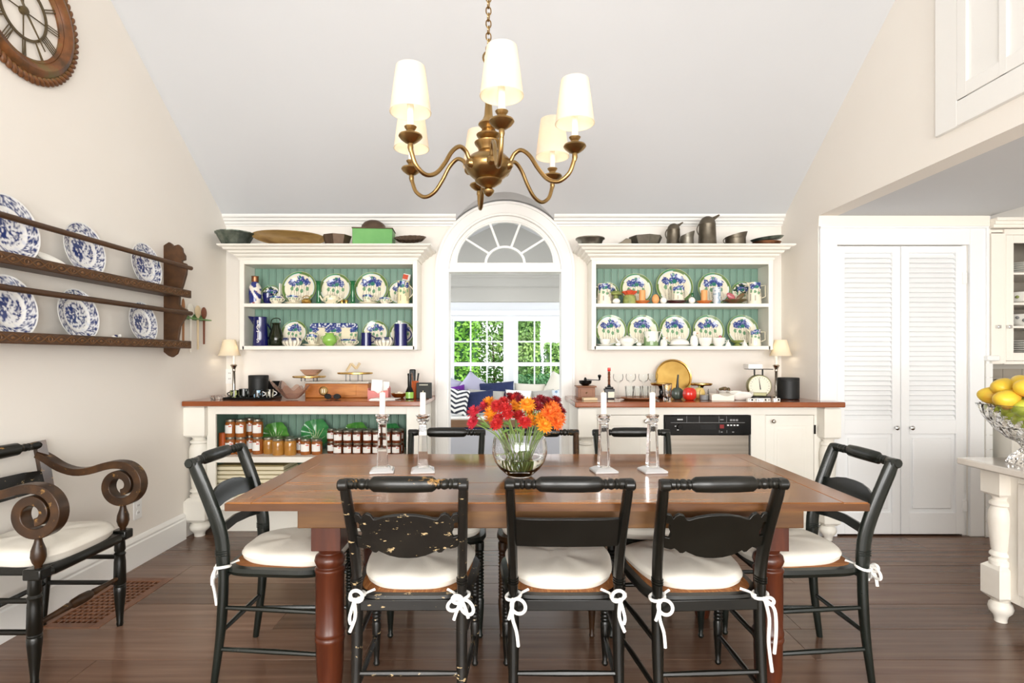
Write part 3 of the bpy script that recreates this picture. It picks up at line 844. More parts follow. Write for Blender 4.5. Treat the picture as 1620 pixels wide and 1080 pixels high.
hedge(-2.6, -0.50, 9.6, 10.8, 3.2, 'hedge_green', 'tall bright green hedge outside the sunroom window', 7000, 0.045, 1)
hedge(0.0, 0.60, 9.8, 10.6, 1.95, 'tree_green', 'narrow clipped green hedge column seen through the window beside the cone', 3500, 0.04, 2)
hedge(0.26, 0.86, 10.9, 11.5, 2.3, 'hedge_dark', 'dark green cone-shaped topiary tree in the garden', 3500, 0.04, 3, top=0.05, name='topiary_tree')
hedge(0.05, 1.9, 8.9, 9.5, 0.92, 'hedge_dark', 'low dark green clipped hedge in front of the cone tree', 3500, 0.035, 4)
hedge(0.9, 3.4, 12.3, 13.1, 1.55, 'tree_green', 'mid green hedge at the far right of the garden', 4500, 0.05, 5)
hedge(-0.42, -0.03, 9.2, 9.7, 0.75, 'hedge_dark', 'low dark shrub between the tall hedge and the clipped column', 1800, 0.035, 8, name='garden_shrub')
t = thing('garden_tree', 'slender leafy tree with open crown behind the low shrub', 'tree', (-0.25, 11.5, -0.3))
MB().tube([(0, 0, 0), (0.03, 0, 0.9), (-0.02, 0, 1.9)], [0.035, 0.028, 0.015], 8).build('trunk', 'bark', t)
def crown_fn(rg):
    a, b = rg.uniform(0, 6.28), rg.uniform(-1, 1); r = rg.uniform(0.6, 1.0) ** 0.5
    c = math.sqrt(1 - b * b)
    return ((0.55 * r * c * math.cos(a), 0.5 * r * c * math.sin(a), 1.85 + 0.95 * r * b), (c * math.cos(a), c * math.sin(a), b))
leaf_cloud('foliage', 2600, crown_fn, 0.05, 'tree_green', t, 11)
def hydr(x, y, z, r, seed, label):
    t = thing('hydrangea_bush', label, 'bush', (x, y, -0.3), group='hydrangeas under the sunroom window')
    MB().tube([(0, 0, 0), (0.02, 0, z + 0.1)], [0.03, 0.015], 6).build('stem', 'bark', t)
    def fn(rg):
        a, b = rg.uniform(0, 6.28), rg.uniform(-0.8, 1); c = math.sqrt(1 - b * b)
        q = rg.uniform(0.5, 1.0)
        return ((r * q * c * math.cos(a), r * q * c * math.sin(a), z + 0.3 + r * q * 0.8 * b), (c * math.cos(a), c * math.sin(a), b))
    leaf_cloud('blooms', 900, fn, 0.034, 'hydrangea', t, seed)
    leaf_cloud('foliage', 500, fn, 0.035, 'hedge_green', t, seed + 1)
for i, (x, z) in enumerate(((-1.15, 0.58), (-0.62, 0.66), (-0.1, 0.50))):
    hydr(x, 8.6, z, 0.25, 20 + i * 2, 'fading hydrangea bush with cream and green heads outside the window')
# ================================================================ dining table
TX0, TX1, TY0, TY1, TZ = -0.945, 1.225, 1.876, 2.82, 0.76
tb = thing('dining_table', 'long farmhouse dining table of worn brown wood with turned legs', 'table', (0.14, 2.348, 0))
ox, oy = 0.14, 2.348
BE = 0.085
ys = [TY0, TY0 + 0.30, TY0 + 0.63, TY1]
for a, b in zip(ys[:-1], ys[1:]):
    MB().box(TX0 + BE + 0.0006 - ox, TX1 - BE - 0.0006 - ox, a + 0.0005 - oy, b - 0.0005 - oy, TZ - 0.029, TZ).build('top_board', 'table_top', tb, bevel=0.002)
for a, b in ((TX0, TX0 + BE), (TX1 - BE, TX1)):
    MB().box(a - ox, b - ox, TY0 - oy, TY1 - oy, TZ - 0.029, TZ).build('breadboard_end', 'table_top_end', tb, bevel=0.003)
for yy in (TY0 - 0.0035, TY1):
    MB().box(TX0 - ox, TX1 - ox, yy - oy, yy + 0.0035 - oy, TZ - 0.028, TZ - 0.0035).build('edge_band', 'table_edge', tb)  # added strips: dark edge finish that also offsets window light by colour
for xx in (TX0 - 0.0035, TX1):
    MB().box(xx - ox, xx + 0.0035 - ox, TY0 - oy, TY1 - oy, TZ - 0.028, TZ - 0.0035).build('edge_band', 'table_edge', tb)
AX0, AX1, AY0, AY1 = -0.635, 0.948, 1.935, 2.76
for yy in (AY0, AY1 - 0.025):
    MB().box(AX0 - 0.09 - ox, AX1 + 0.09 - ox, yy - oy, yy + 0.025 - oy, 0.655, TZ - 0.029).build('apron', 'table_apron', tb, bevel=0.003)
for xx in (AX0 - 0.05, AX1 + 0.025):
    MB().box(xx - ox, xx + 0.025 - ox, AY0 + 0.025 - oy, AY1 - 0.025 - oy, 0.655, TZ - 0.029).build('apron', 'table_apron', tb, bevel=0.003)
for xx in (AX0, AX1):
    for yy in (AY0 + 0.075, AY1 - 0.075):
        mb = MB().box(-0.052, 0.052, -0.048, 0.048, 0.565, 0.735)
        mb.lathe([(0.050, 0.57), (0.040, 0.556), (0.038, 0.548), (0.050, 0.538), (0.054, 0.522), (0.048, 0.506), (0.044, 0.500), (0.053, 0.492), (0.053, 0.484), (0.050, 0.478),
                  (0.050, 0.35), (0.049, 0.275), (0.053, 0.268), (0.053, 0.258), (0.049, 0.252), (0.053, 0.246), (0.053, 0.236), (0.049, 0.228), (0.047, 0.12), (0.040, 0.05), (0.034, 0.012), (0.030, 0.0)], 24)
        mb.build('leg', 'table_leg', tb, (xx - ox, yy - oy, 0), bevel=0.002)

# ================================================================ side chairs
def crest_profile(kind):
    # (radius, x) of the turned crest rail, half of it
    ends = [(0.0155, 0.204), (0.0175, 0.196), (0.0175, 0.160), (0.0145, 0.156), (0.0175, 0.151), (0.0175, 0.147), (0.0135, 0.143), (0.0165, 0.138), (0.0185, 0.131), (0.0165, 0.124),
            (0.0135, 0.120), (0.017, 0.115), (0.017, 0.111), (0.0135, 0.107), (0.020, 0.100)]
    return ends
def make_chair(name, label, splat, paint_m, crest_m, loc, rotz, group=None):
    t = thing(name, label, 'chair', loc, rotz, group)
    bx0, bx1, bx2 = 0.178, 0.177, 0.190       # post half spacing at floor, seat, crest
    # back posts: leg and back in one piece
    for s in (-1, 1):
        path = spline([(s * bx0, -0.235, 0.0), (s * bx1, -0.208, 0.22), (s * bx1, -0.200, 0.44), (s * (bx1 + 0.003), -0.216, 0.60), (s * bx2, -0.305, 0.845)], 5)
        n = len(path)
        rad = []
        for p in path:
            z = p[2]
            r = 0.013 + 0.006 * min(1, z / 0.25) if z < 0.25 else 0.0192
            if z > 0.5: r = 0.0192 - 0.0035 * (z - 0.5) / 0.35
            rad.append(r)
        lo_ = [p for p in path if p[2] < 0.47]; hi_ = [p for p in path if p[2] > 0.42]
        mb = MB().tube(lo_, rad[:len(lo_)], 12)
        q_ = len(hi_)
        mb.tube(hi_, [0.0178 * (1.0 if 0 < i < q_ - 1 else 0.9) for i in range(q_)], 14, sx=1.55, sy=0.92, up=(0, 1, 0))
        mb.lathe([(0.014, s * bx2 - 0.017), (0.0185, s * bx2 - 0.012), (0.0185, s * bx2 + 0.012), (0.014, s * bx2 + 0.017)], 12, 'x', (0, -0.318, 0.846))
        for zz in (0.492, 0.500, 0.508):
            mb.lathe([(0.017, zz - 0.0026), (0.0195, zz), (0.017, zz + 0.0026)], 14, 'z', (s * (bx1 + 0.001), -0.2035, 0), sy=1.5)
        mb.build('back_post', paint_m, t)
    # crest rail
    half = crest_profile(splat)
    prof = [(r, -x) for r, x in half] + [(0.025, -0.092), (0.0265, -0.04), (0.0265, 0.04), (0.025, 0.092)] + [(r, x) for r, x in reversed(half)]
    mb = MB().lathe(prof, 16, 'x')
    mb.v = [(x, y_ * (0.72 if abs(x) < 0.101 else 1.0), z) for x, y_, z in mb.v]
    mb.v = [(x, y_ - 0.03 * (1 - (x / 0.2) ** 2) * 0.5, z) for x, y_, z in mb.v]
    mb.build('crest_rail', crest_m, t, (0, -0.306, 0.848))
    # splat between the posts
    def splat_obj(pts, zc, yb, lean, th=0.012, nm='back_splat', m=None):
        o = MB().prism(pts, -th / 2, th / 2, 'y')
        o.v = [(x, y_ - 0.022 * (1 - (x / 0.18) ** 2), z) for x, y_, z in o.v]
        return o.build(nm, m or paint_m, t, (0, yb, zc), (R(lean), 0, 0), bevel=0.0015)
    def sym(h):
        return [(x, z) for x, z in h] + [(-x, z) for x, z in reversed(h)]
    if splat == 'scallop':
        # half outline, bottom centre to top centre, with ears and scallops
        h = []
        h += [(0.0, -0.062), (0.03, -0.061), (0.06, -0.056), (0.085, -0.048), (0.095, -0.044), (0.103, -0.050), (0.113, -0.050), (0.122, -0.043), (0.132, -0.038), (0.142, -0.042), (0.160, -0.040), (0.177, -0.034), (0.177, -0.012),
              (0.165, -0.008), (0.152, -0.010), (0.148, 0.004), (0.156, 0.018), (0.154, 0.028), (0.160, 0.032), (0.177, 0.030), (0.178, 0.052), (0.166, 0.057), (0.152, 0.055), (0.146, 0.046), (0.140, 0.054), (0.128, 0.060), (0.114, 0.057), (0.104, 0.046), (0.096, 0.046), (0.07, 0.054), (0.035, 0.060), (0.0, 0.062)]
        h = [(x, z * 1.33) for x, z in h]
        pts = h + [(-x, z) for x, z in reversed(h[1:-1])]
        splat_obj(pts, 0.672, -0.238, 18)
    elif splat == 'plain':
        h = [(0.0, -0.042), (0.06, -0.043), (0.12, -0.047), (0.180, -0.052), (0.186, 0.050), (0.12, 0.056), (0.06, 0.060), (0.0, 0.062)]
        pts = h + [(-x, z) for x, z in reversed(h[1:-1])]
        splat_obj(pts, 0.675, -0.240, 17)
    else:   # arched slat with a thinner slat below
        h = [(0.0, -0.030), (0.06, -0.032), (0.12, -0.038), (0.180, -0.046), (0.184, 0.016), (0.13, 0.024), (0.10, 0.036), (0.05, 0.046), (0.0, 0.048)]
        pts = h + [(-x, z) for x, z in reversed(h[1:-1])]
        splat_obj(pts, 0.700, -0.246, 17)
        h = [(0.0, -0.010), (0.10, -0.015), (0.178, -0.024), (0.178, 0.012), (0.10, 0.021), (0.0, 0.026)]
        pts = h + [(-x, z) for x, z in reversed(h[1:-1])]
        splat_obj(pts, 0.575, -0.218, 8, nm='lower_slat')
    # seat: black frame ring and rush panel
    out = []
    for i in range(48):
        a = 2 * PI * i / 48
        c, s = math.cos(a), math.sin(a)
        sq = 2.0 / 5.0
        x = math.copysign(abs(c) ** sq, c); yy = math.copysign(abs(s) ** sq, s)
        wdt = 0.198 + 0.030 * (yy + 1) / 2
        out.append((x * wdt, yy * 0.203))
    k = len(out)
    mb = MB()
    vs = []
    for sc, z in ((1.0, 0.418), (1.03, 0.432), (1.0, 0.446), (0.90, 0.449), (0.90, 0.42)):
        vs += [(x * sc, yy * sc, z) for x, yy in out]
    fs = []
    for r_ in range(4):
        for i in range(k): fs.append((r_ * k + i, r_ * k + (i + 1) % k, (r_ + 1) * k + (i + 1) % k, (r_ + 1) * k + i))
    fs += [(4 * k + i, 4 * k + (i + 1) % k, (i + 1) % k, i) for i in range(k)]
    mb.add(vs, fs).build('seat_frame', paint_m, t)
    mb = MB(); vs = []
    for sc, z in ((0.91, 0.425), (0.90, 0.4495), (0.6, 0.447), (0.2, 0.444)):
        vs += [(x * sc, yy * sc, z) for x, yy in out]
    fs = [tuple(reversed(range(k)))]
    for r_ in range(3):
        for i in range(k): fs.append((r_ * k + i, r_ * k + (i + 1) % k, (r_ + 1) * k + (i + 1) % k, (r_ + 1) * k + i))
    fs.append(tuple(3 * k + i for i in range(k)))
    mb.add(vs, fs).build('rush_seat', 'rush', t)
    MB().box(-0.165, 0.165, -0.212, -0.192, 0.398, 0.436).build('back_rail', paint_m, t, bevel=0.003)
    # turned front legs
    lp = [(0.009, 0.0), (0.013, 0.006), (0.013, 0.012), (0.0095, 0.018), (0.012, 0.05), (0.017, 0.12), (0.0185, 0.17)]
    zz = 0.18
    while zz < 0.385:
        lp += [(0.0145, zz), (0.019, zz + 0.006), (0.0145, zz + 0.0125)]; zz += 0.0145
    lp += [(0.0185, 0.395), (0.0185, 0.425)]
    for s in (-1, 1):
        MB().lathe(lp, 12).build('front_leg', paint_m, t, (s * 0.200, 0.180, 0))
    # stretchers
    for s in (-1, 1):
        for z in (0.125, 0.285):
            MB().tube([(s * 0.178, -0.215, z + 0.005), (s * 0.189, 0, z), (s * 0.200, 0.18, z - 0.005)], [0.008, 0.0105, 0.008], 8).build('side_stretcher', paint_m, t)
    MB().tube([(-0.178, -0.213, 0.19), (0, -0.213, 0.19), (0.178, -0.213, 0.19)], [0.008, 0.011, 0.008], 8).build('back_stretcher', paint_m, t)
    fp = [(0.008, -0.2), (0.009, -0.15), (0.011, -0.12), (0.007, -0.105), (0.012, -0.09), (0.009, -0.07), (0.014, -0.04), (0.017, 0.0), (0.014, 0.04), (0.009, 0.07), (0.012, 0.09), (0.007, 0.105), (0.011, 0.12), (0.009, 0.15), (0.008, 0.2)]
    MB().lathe(fp, 10, 'x').build('front_stretcher', paint_m, t, (0, 0.18, 0.33))
    return t

def cushion_mesh(wb, wf, d, t_, n=3.2, seg=56):
    out = []
    for i in range(seg):
        a = 2 * PI * i / seg
        c, s = math.cos(a), math.sin(a); sq = 2.0 / n
        x = math.copysign(abs(c) ** sq, c); yy = math.copysign(abs(s) ** sq, s)
        out.append((x * (wb + (wf - wb) * (yy + 1) / 2), yy * d))
    mb = MB(); vs = []
    prof = [(0.30, 0.0), (0.93, 0.0), (0.985, 0.20), (1.0, 0.42), (1.012, 0.47), (1.012, 0.53), (1.0, 0.58), (0.985, 0.72), (0.93, 0.88), (0.80, 0.98), (0.5, 1.06), (0.2, 1.08)]
    for sc, z in prof: vs += [(x * sc, yy * sc, z * t_ + 0.002 * math.sin(x * 31 + yy * 17) * (z > 0.8)) for x, yy in out]
    fs = [tuple(reversed(range(seg)))]
    for r_ in range(len(prof) - 1):
        for i in range(seg): fs.append((r_ * seg + i, r_ * seg + (i + 1) % seg, (r_ + 1) * seg + (i + 1) % seg, (r_ + 1) * seg + i))
    fs.append(tuple((len(prof) - 1) * seg + i for i in range(seg)))
    mb.add(vs, fs)
    return mb
def tie_bow(parent, s, seed, style, zoff):
    """a cotton tie wrapped round a back post and knotted; local cushion coordinates, post at (s*.177,-.2)"""
    rg = random.Random(seed); r = 0.0058
    px, py, pz = s * 0.177, -0.200, zoff
    mb = MB()
    ring = [(px + 0.0245 * math.cos(a), py + 0.0245 * math.sin(a), pz + 0.006 * math.sin(a * 1.0 + 1)) for a in [2 * PI * i / 14 for i in range(14)]]
    mb.tube(ring, r, 6, closed=True)
    mb.tube(spline([(s * 0.125, -0.165, pz + 0.006), (s * 0.150, -0.185, pz + 0.001), (px - s * 0.02, py - 0.008, pz)], 4), r, 6)
    kx, ky, kz = px + s * 0.002, py - 0.028, pz - 0.004
    mb.ball((kx, ky, kz), 0.0095, 0.008, 0.009, 10, 6)
    def tail(pts): mb.tube(spline([(kx, ky, kz)] + [(kx + a, ky - 0.006 + b, kz + c) for a, b, c in pts], 5), r, 6)
    def loop(dx, dz, w, tilt):
        pts = [(kx, ky, kz)]
        for i in range(1, 12):
            a = 2 * PI * i / 12
            u = (1 - math.cos(a)) / 2; v_ = math.sin(a) * w
            pts.append((kx + dx * u - dz * v_, ky - 0.010 * math.sin(a / 2) , kz + dz * u + dx * v_))
        pts.append((kx, ky, kz)); mb.tube(spline(pts, 2), r, 6)
    if style == 'bow':
        loop(-0.045, -0.022, 0.35, 0); loop(0.034, -0.040, 0.35, 0)
        tail([(-0.012, -0.004, -0.02), (-0.026, -0.004, -0.06)]); tail([(0.012, -0.004, -0.02), (0.022, 0, -0.055)]); loop(-0.03, 0.012, 0.4, 0)
    elif style == 'loop':
        loop(0.0 - s * 0.018, 0.034, 0.55, 0)
        tail([(-s * 0.006, -0.004, -0.05), (s * 0.012, -0.004, -0.10)]); tail([(s * 0.012, -0.006, -0.05), (s * 0.010, 0, -0.075)])
    elif style == 'long':
        tail([(0.010, -0.004, -0.06), (0.008, -0.004, -0.14), (0.022, 0, -0.24)]); tail([(0.028, -0.004, -0.03), (0.034, -0.004, -0.10), (0.030, 0, -0.18)])
        loop(0.026, -0.006, 0.4, 0)
    else:
        loop(-s * 0.036, -0.034, 0.45, 0)
        tail([(s * 0.002, -0.004, -0.05), (-s * 0.012, -0.004, -0.10), (-s * 0.018, 0, -0.15)]); tail([(s * 0.006, -0.004, -0.03), (s * 0.014, 0, -0.06)])
    return mb.build('cotton_tie', 'tie_cotton', parent)
def seat_cushion(loc, rotz, label, styles, seed, wide=1.0, th=0.052):
    t = thing('seat_cushion', label, 'cushion', (loc[0], loc[1], 0.449), rotz)
    mb = cushion_mesh(0.168 * wide, 0.222 * wide, 0.205, th)
    mb.build('pad', 'cushion', t, (0, 0.030, 0))
    for s, st in zip((-1, 1), styles):
        if st: tie_bow(t, s, seed + s, st, -0.004)
    return t
NEAR_Y, FAR_Y = 2.08, 2.665
near = [('painted black chair with a badly worn scalloped back splat, at the table side', 'scallop', 'black_worn', 'crest_worn', -0.325, 0),
        ('plain black chair with a smooth rectangular back slat, at the table side', 'plain', 'black_smooth', 'black_smooth', 0.203, 0),
        ('black chair with an unworn scalloped back splat and rush seat showing', 'scallop', 'black_paint', 'black_paint', 0.676, 3)]
cl = ['white seat cushion tied with bows to the chair with the worn splat', 'white seat cushion tied to the chair with the plain rectangular slat', 'white seat cushion with long dangling ties on the chair with the unworn scalloped splat']
ts = [('loop', 'bow'), ('side', 'loop'), ('side', 'long')]
for (lb, sp_, pm, cm, x, r_), c_, st in zip(near, cl, ts):
    make_chair('dining_chair', lb, sp_, pm, cm, (x, NEAR_Y, 0), R(r_))
    seat_cushion((x, NEAR_Y), R(r_), c_, st, int(x * 100))
far = [('black chair across the table, behind the pair of candlesticks nearer the jam jars', 'plain', 'black_green', 'black_paint', -0.315),
       ('brown-worn black chair across the table, behind the flower vase', 'plain', 'arm_brown', 'crest_worn', 0.185),
       ('black chair across the table, in front of the dishwasher', 'plain', 'black_green', 'black_paint', 0.672)]
for i, (lb, sp_, pm, cm, x) in enumerate(far):
    make_chair('dining_chair', lb, sp_, pm, cm, (x, FAR_Y + 0.0, 0), PI)
    seat_cushion((x, FAR_Y), PI, ['white seat cushion on the far chair in front of the jam shelves', 'white seat cushion on the far chair behind the flowers', 'white seat cushion on the far chair before the dishwasher'][i], (None, None), 50 + i)
make_chair('dining_chair', 'black chair with arched back slats at the table end by the jam shelves', 'arched', 'black_green', 'black_green', (-0.885, 2.315, 0), R(-90))
seat_cushion((-0.885, 2.315), R(-90), 'white seat cushion tied to the table-end chair by the jam shelves', (None, 'side'), 71)
make_chair('dining_chair', 'black chair with arched back slats at the table end by the closet doors', 'arched', 'black_green', 'black_green', (1.172, 2.315, 0), R(90))
seat_cushion((1.172, 2.315), R(90), 'white seat cushion tied to the table-end chair by the closet doors', ('bow', None), 81)

# ================================================================ armchair by the left wall
def armchair():
    t = thing('armchair', 'old black and brown painted armchair with scrolled arms against the wall', 'armchair', (-1.970, 2.36, 0), R(-90))
    HW = 0.235
    for s in (-1, 1):
        mb = MB()
        path = spline([(s * HW, -0.165, 0.42), (s * HW, -0.150, 0.50), (s * HW, -0.165, 0.62), (s * HW, -0.188, 0.76), (s * HW, -0.208, 0.86)], 5)
        mb.tube(path, [0.024] * len(path), 4, sx=1.3, sy=0.8)
        mb.build('back_post', 'arm_brown', t)
        MB().tube([(s * HW, -0.19, 0), (s * HW, -0.172, 0.25), (s * HW, -0.165, 0.43)], [0.014, 0.019, 0.019], 10).build('rear_leg', 'black_paint', t)
        # scrolled arm: dips from the post, rises and curls under
        pth = [(-0.205, 0.800), (-0.16, 0.775), (-0.10, 0.738), (-0.03, 0.718), (0.04, 0.724), (0.10, 0.742), (0.155, 0.752)]
        cx, cz = 0.182, 0.655
        for i in range(1, 23):
            a = 100 - 24.5 * i
            rr = 0.098 - 0.0031 * i
            pth.append((cx + rr * math.cos(R(a)), cz + rr * math.sin(R(a)) ))
        pth = [(p[0], p[1]) for p in spline([(a, b, 0) for a, b in pth], 3)]
        n = len(pth)
        MB().ribbon(pth, [0.030 + 0.008 * math.sin(PI * i / n) for i in range(n)], s * HW - 0.026, s * HW + 0.026).build('arm', 'arm_brown', t, bevel=0.003)
        MB().lathe([(0.013, 0.44), (0.012, 0.455), (0.020, 0.468), (0.026, 0.49), (0.024, 0.515), (0.014, 0.545), (0.0115, 0.562), (0.014, 0.568), (0.013, 0.576)], 14).build('arm_spindle', 'arm_brown', t, (s * HW, 0.185, 0))
        MB().lathe([(0.012, 0.0), (0.015, 0.01), (0.013, 0.02), (0.018, 0.08), (0.025, 0.16), (0.026, 0.18), (0.023, 0.185), (0.026, 0.19), (0.023, 0.195), (0.026, 0.2), (0.024, 0.30), (0.021, 0.325), (0.025, 0.335), (0.019, 0.345), (0.023, 0.352), (0.021, 0.40), (0.020, 0.425)], 14).build('front_leg', 'black_paint', t, (s * HW, 0.170, 0))
        MB().box(s * HW - 0.028, s * HW + 0.028, 0.145, 0.215, 0.405, 0.448).build('seat_block', 'black_paint', t, bevel=0.006)
        for z in (0.20, 0.32):
            MB().tube([(s * HW, -0.172, z), (s * HW, 0.17, z)], 0.011, 8).build('side_stretcher', 'black_paint', t)
    ends = crest_profile(0)
    prof = [(r, -x * 1.17) for r, x in ends] + [(0.028, -0.11), (0.03, 0), (0.028, 0.11)] + [(r, x * 1.17) for r, x in reversed(ends)]
    MB().lathe(prof, 14, 'x').build('crest_rail', 'crest_worn', t, (0, -0.203, 0.842))
    h = [(0.0, -0.05), (0.12, -0.05), (0.225, -0.045), (0.225, 0.04), (0.12, 0.05), (0.0, 0.052)]
    MB().prism(h + [(-x, z) for x, z in reversed(h[1:-1])], -0.007, 0.007).build('back_slat', 'black_worn', t, (0, -0.178, 0.685), (R(12), 0, 0))
    MB().box(-0.215, 0.215, -0.17, 0.19, 0.405, 0.438).build('seat_frame', 'black_paint', t, bevel=0.008)
    MB().lathe([(0.015, -0.235), (0.02, -0.2), (0.016, -0.19), (0.021, -0.18), (0.021, 0.18), (0.016, 0.19), (0.02, 0.2), (0.015, 0.235)], 12, 'x').build('front_rail', 'black_paint', t, (0, 0.196, 0.42))
    fp = [(0.009, -0.23), (0.012, -0.12), (0.015, -0.07), (0.011, -0.06), (0.019, -0.045), (0.022, 0), (0.019, 0.045), (0.011, 0.06), (0.015, 0.07), (0.012, 0.12), (0.009, 0.23)]
    MB().lathe(fp, 12, 'x').build('front_stretcher', 'arm_brown', t, (0, 0.17, 0.225))
    MB().tube([(-HW, -0.175, 0.2), (HW, -0.175, 0.2)], 0.011, 8).build('back_stretcher', 'black_paint', t)
    c = thing('seat_cushion', 'plump white cushion on the scroll-armed chair', 'cushion', (-1.970, 2.36, 0.438), R(-90))
    cushion_mesh(0.19, 0.245, 0.20, 0.066).build('pad', 'cushion', c, (0, 0.010, 0))
armchair()

# ================================================================ hutches on the back wall
def turned_leg(parent, x, y, w=0.128, top=0.915, mat='cabinet_white', name='leg', bh=0.215):
    h = w / 2
    def oct_block(z0, z1, ch):
        m = MB(); m.box(-h, h, -h, h, z0 + ch, z1 - ch)
        return m
    mb = MB()
    def block(z0, z1, ch):
        q = h - ch
        vs = [(sx * q, sy * q, z0) for sx, sy in ((-1,-1),(1,-1),(1,1),(-1,1))] + [(sx * h, sy * h, z0 + ch) for sx, sy in ((-1,-1),(1,-1),(1,1),(-1,1))]
        vs += [(sx * h, sy * h, z1 - ch) for sx, sy in ((-1,-1),(1,-1),(1,1),(-1,1))] + [(sx * q, sy * q, z1) for sx, sy in ((-1,-1),(1,-1),(1,1),(-1,1))]
        fs = [(3, 2, 1, 0), (12, 13, 14, 15)]
        for r_ in range(3):
            for i in range(4): fs.append((r_ * 4 + i, r_ * 4 + (i + 1) % 4, r_ * 4 + 4 + (i + 1) % 4, r_ * 4 + 4 + i))
        mb.add(vs, fs)
    block(top - bh, top, 0.012)
    block(0.105, 0.275, 0.02)
    k = h / 0.064
    mb.lathe([(0.050 * k, top - bh + 0.001), (0.040 * k, top - bh - 0.011), (0.038 * k, top - bh - 0.019), (0.054 * k, top - bh - 0.031), (0.054 * k, top - bh - 0.043), (0.044 * k, top - bh - 0.051), (0.055 * k, top - bh - 0.07),
              (0.060 * k, top - bh - 0.10), (0.059 * k, top - bh - 0.13), (0.046 * k, 0.345), (0.041 * k, 0.335), (0.052 * k, 0.325), (0.054 * k, 0.315), (0.044 * k, 0.306), (0.042 * k, 0.300), (0.056 * k, 0.29), (0.054 * k, 0.27)], 24)
    mb.lathe([(0.050 * k, 0.108), (0.042 * k, 0.098), (0.055 * k, 0.085), (0.060 * k, 0.066), (0.054 * k, 0.048), (0.036 * k, 0.030), (0.030 * k, 0.012), (0.030 * k, 0.0)], 24)
    return mb.build(name, mat, parent, (x, y, 0))
def beadboard(parent, x0, x1, z0, z1, y, mat, w=0.056):
    n = max(1, round((x1 - x0) / w)); w = (x1 - x0) / n
    me = MB().prism([(-w/2 + 0.0022, 0.006), (-w/2 + 0.0022, 0.0022), (-w/2 + 0.0045, 0.0), (w/2 - 0.012, 0.0), (w/2 - 0.0095, 0.003), (w/2 - 0.0085, 0.003), (w/2 - 0.006, 0.0), (w/2 - 0.0022, 0.0), (w/2, 0.003), (w/2, 0.006)], 0, z1 - z0, 'z').mesh('bead_board', mat, smooth=False)
    for i in range(n): put('bead_board', me, parent, (x0 + (i + 0.5) * w, y, z0))

def upper_hutch(x0, x1, label):
    F, B = 4.20, WB
    t = thing('plate_hutch', label, 'hutch', ((x0 + x1) / 2, (F + B) / 2, 1.307))
    ox, oy, oz = (x0 + x1) / 2, (F + B) / 2, 1.307
    def b(nm, a, b_, c, d, e, f, mat='cabinet_white', bv=0.002, par=t):
        return MB().box(a - ox, b_ - ox, c - oy, d - oy, e - oz, f - oz).build(nm, mat, par, bevel=bv)
    zb0, zb1, zs0, zs1, zt0, zt1 = 1.307, 1.336, 1.630, 1.657, 1.952, 2.085
    st = 0.034
    b('side_panel', x0, x0 + 0.02, F + 0.018, B - 0.001, zb0, zt1 - 0.03); b('side_panel', x1 - 0.02, x1, F + 0.018, B - 0.001, zb0, zt1 - 0.03)
    b('stile', x0, x0 + st, F, F + 0.02, zb0, zt0 + 0.045); b('stile', x1 - st, x1, F, F + 0.02, zb0, zt0 + 0.045)
    b('bottom_board', x0 + 0.02, x1 - 0.02, F + 0.0, B - 0.002, zb0 + 0.0005, zb1); b('shelf', x0 + 0.02, x1 - 0.02, F + 0.001, B - 0.012, zs0, zs1)
    b('frieze', x0 + st, x1 - st, F, F + 0.02, zt0, zt0 + 0.045); b('top_board', x0 - 0.09, x1 + 0.09, F - 0.09, B - 0.001, zt1 - 0.018, zt1)
    b('inner_top', x0 + 0.02, x1 - 0.02, F + 0.02, B - 0.002, zt0 + 0.001, zt0 + 0.018)
    # crown: stepped moulding mitred round three sides
    prof = [(0.000, 1.985), (0.006, 1.985), (0.010, 2.000), (0.030, 2.012), (0.034, 2.024), (0.054, 2.032), (0.060, 2.046), (0.082, 2.052), (0.090, 2.066), (0.106, 2.070), (0.115, 2.078), (0.115, 2.085)]
    mb = MB(); vs = []; n = len(prof)
    for p, z in prof:
        vs += [(x0 - p - ox, B - 0.001 - oy, z - oz), (x0 - p - ox, F - p - oy, z - oz), (x1 + p - ox, F - p - oy, z - oz), (x1 + p - ox, B - 0.001 - oy, z - oz)]
    fs = []
    for i in range(n - 1):
        for j in range(3): fs.append((i * 4 + j, i * 4 + j + 1, (i + 1) * 4 + j + 1, (i + 1) * 4 + j))
    fs.append(((n - 1) * 4, (n - 1) * 4 + 1, (n - 1) * 4 + 2, (n - 1) * 4 + 3))
    mb.add(vs, fs).build('crown', 'cabinet_white', t, angle=15)
    beadboard(t, x0 + 0.02 - ox, x1 - 0.02 - ox, zb1 - oz, zt0 - oz, B - 0.010 - oy, 'bead_green')
    return t
HLX0, HLX1, HRX0, HRX1 = -2.010, -0.668, 0.649, 2.020
upper_hutch(HLX0, HLX1, 'white wall hutch with green beadboard holding the blue pitchers, beside the plate rack wall')
upper_hutch(HRX0, HRX1, 'white wall hutch with green beadboard holding white china, beside the closet wall')

CT = 0.950
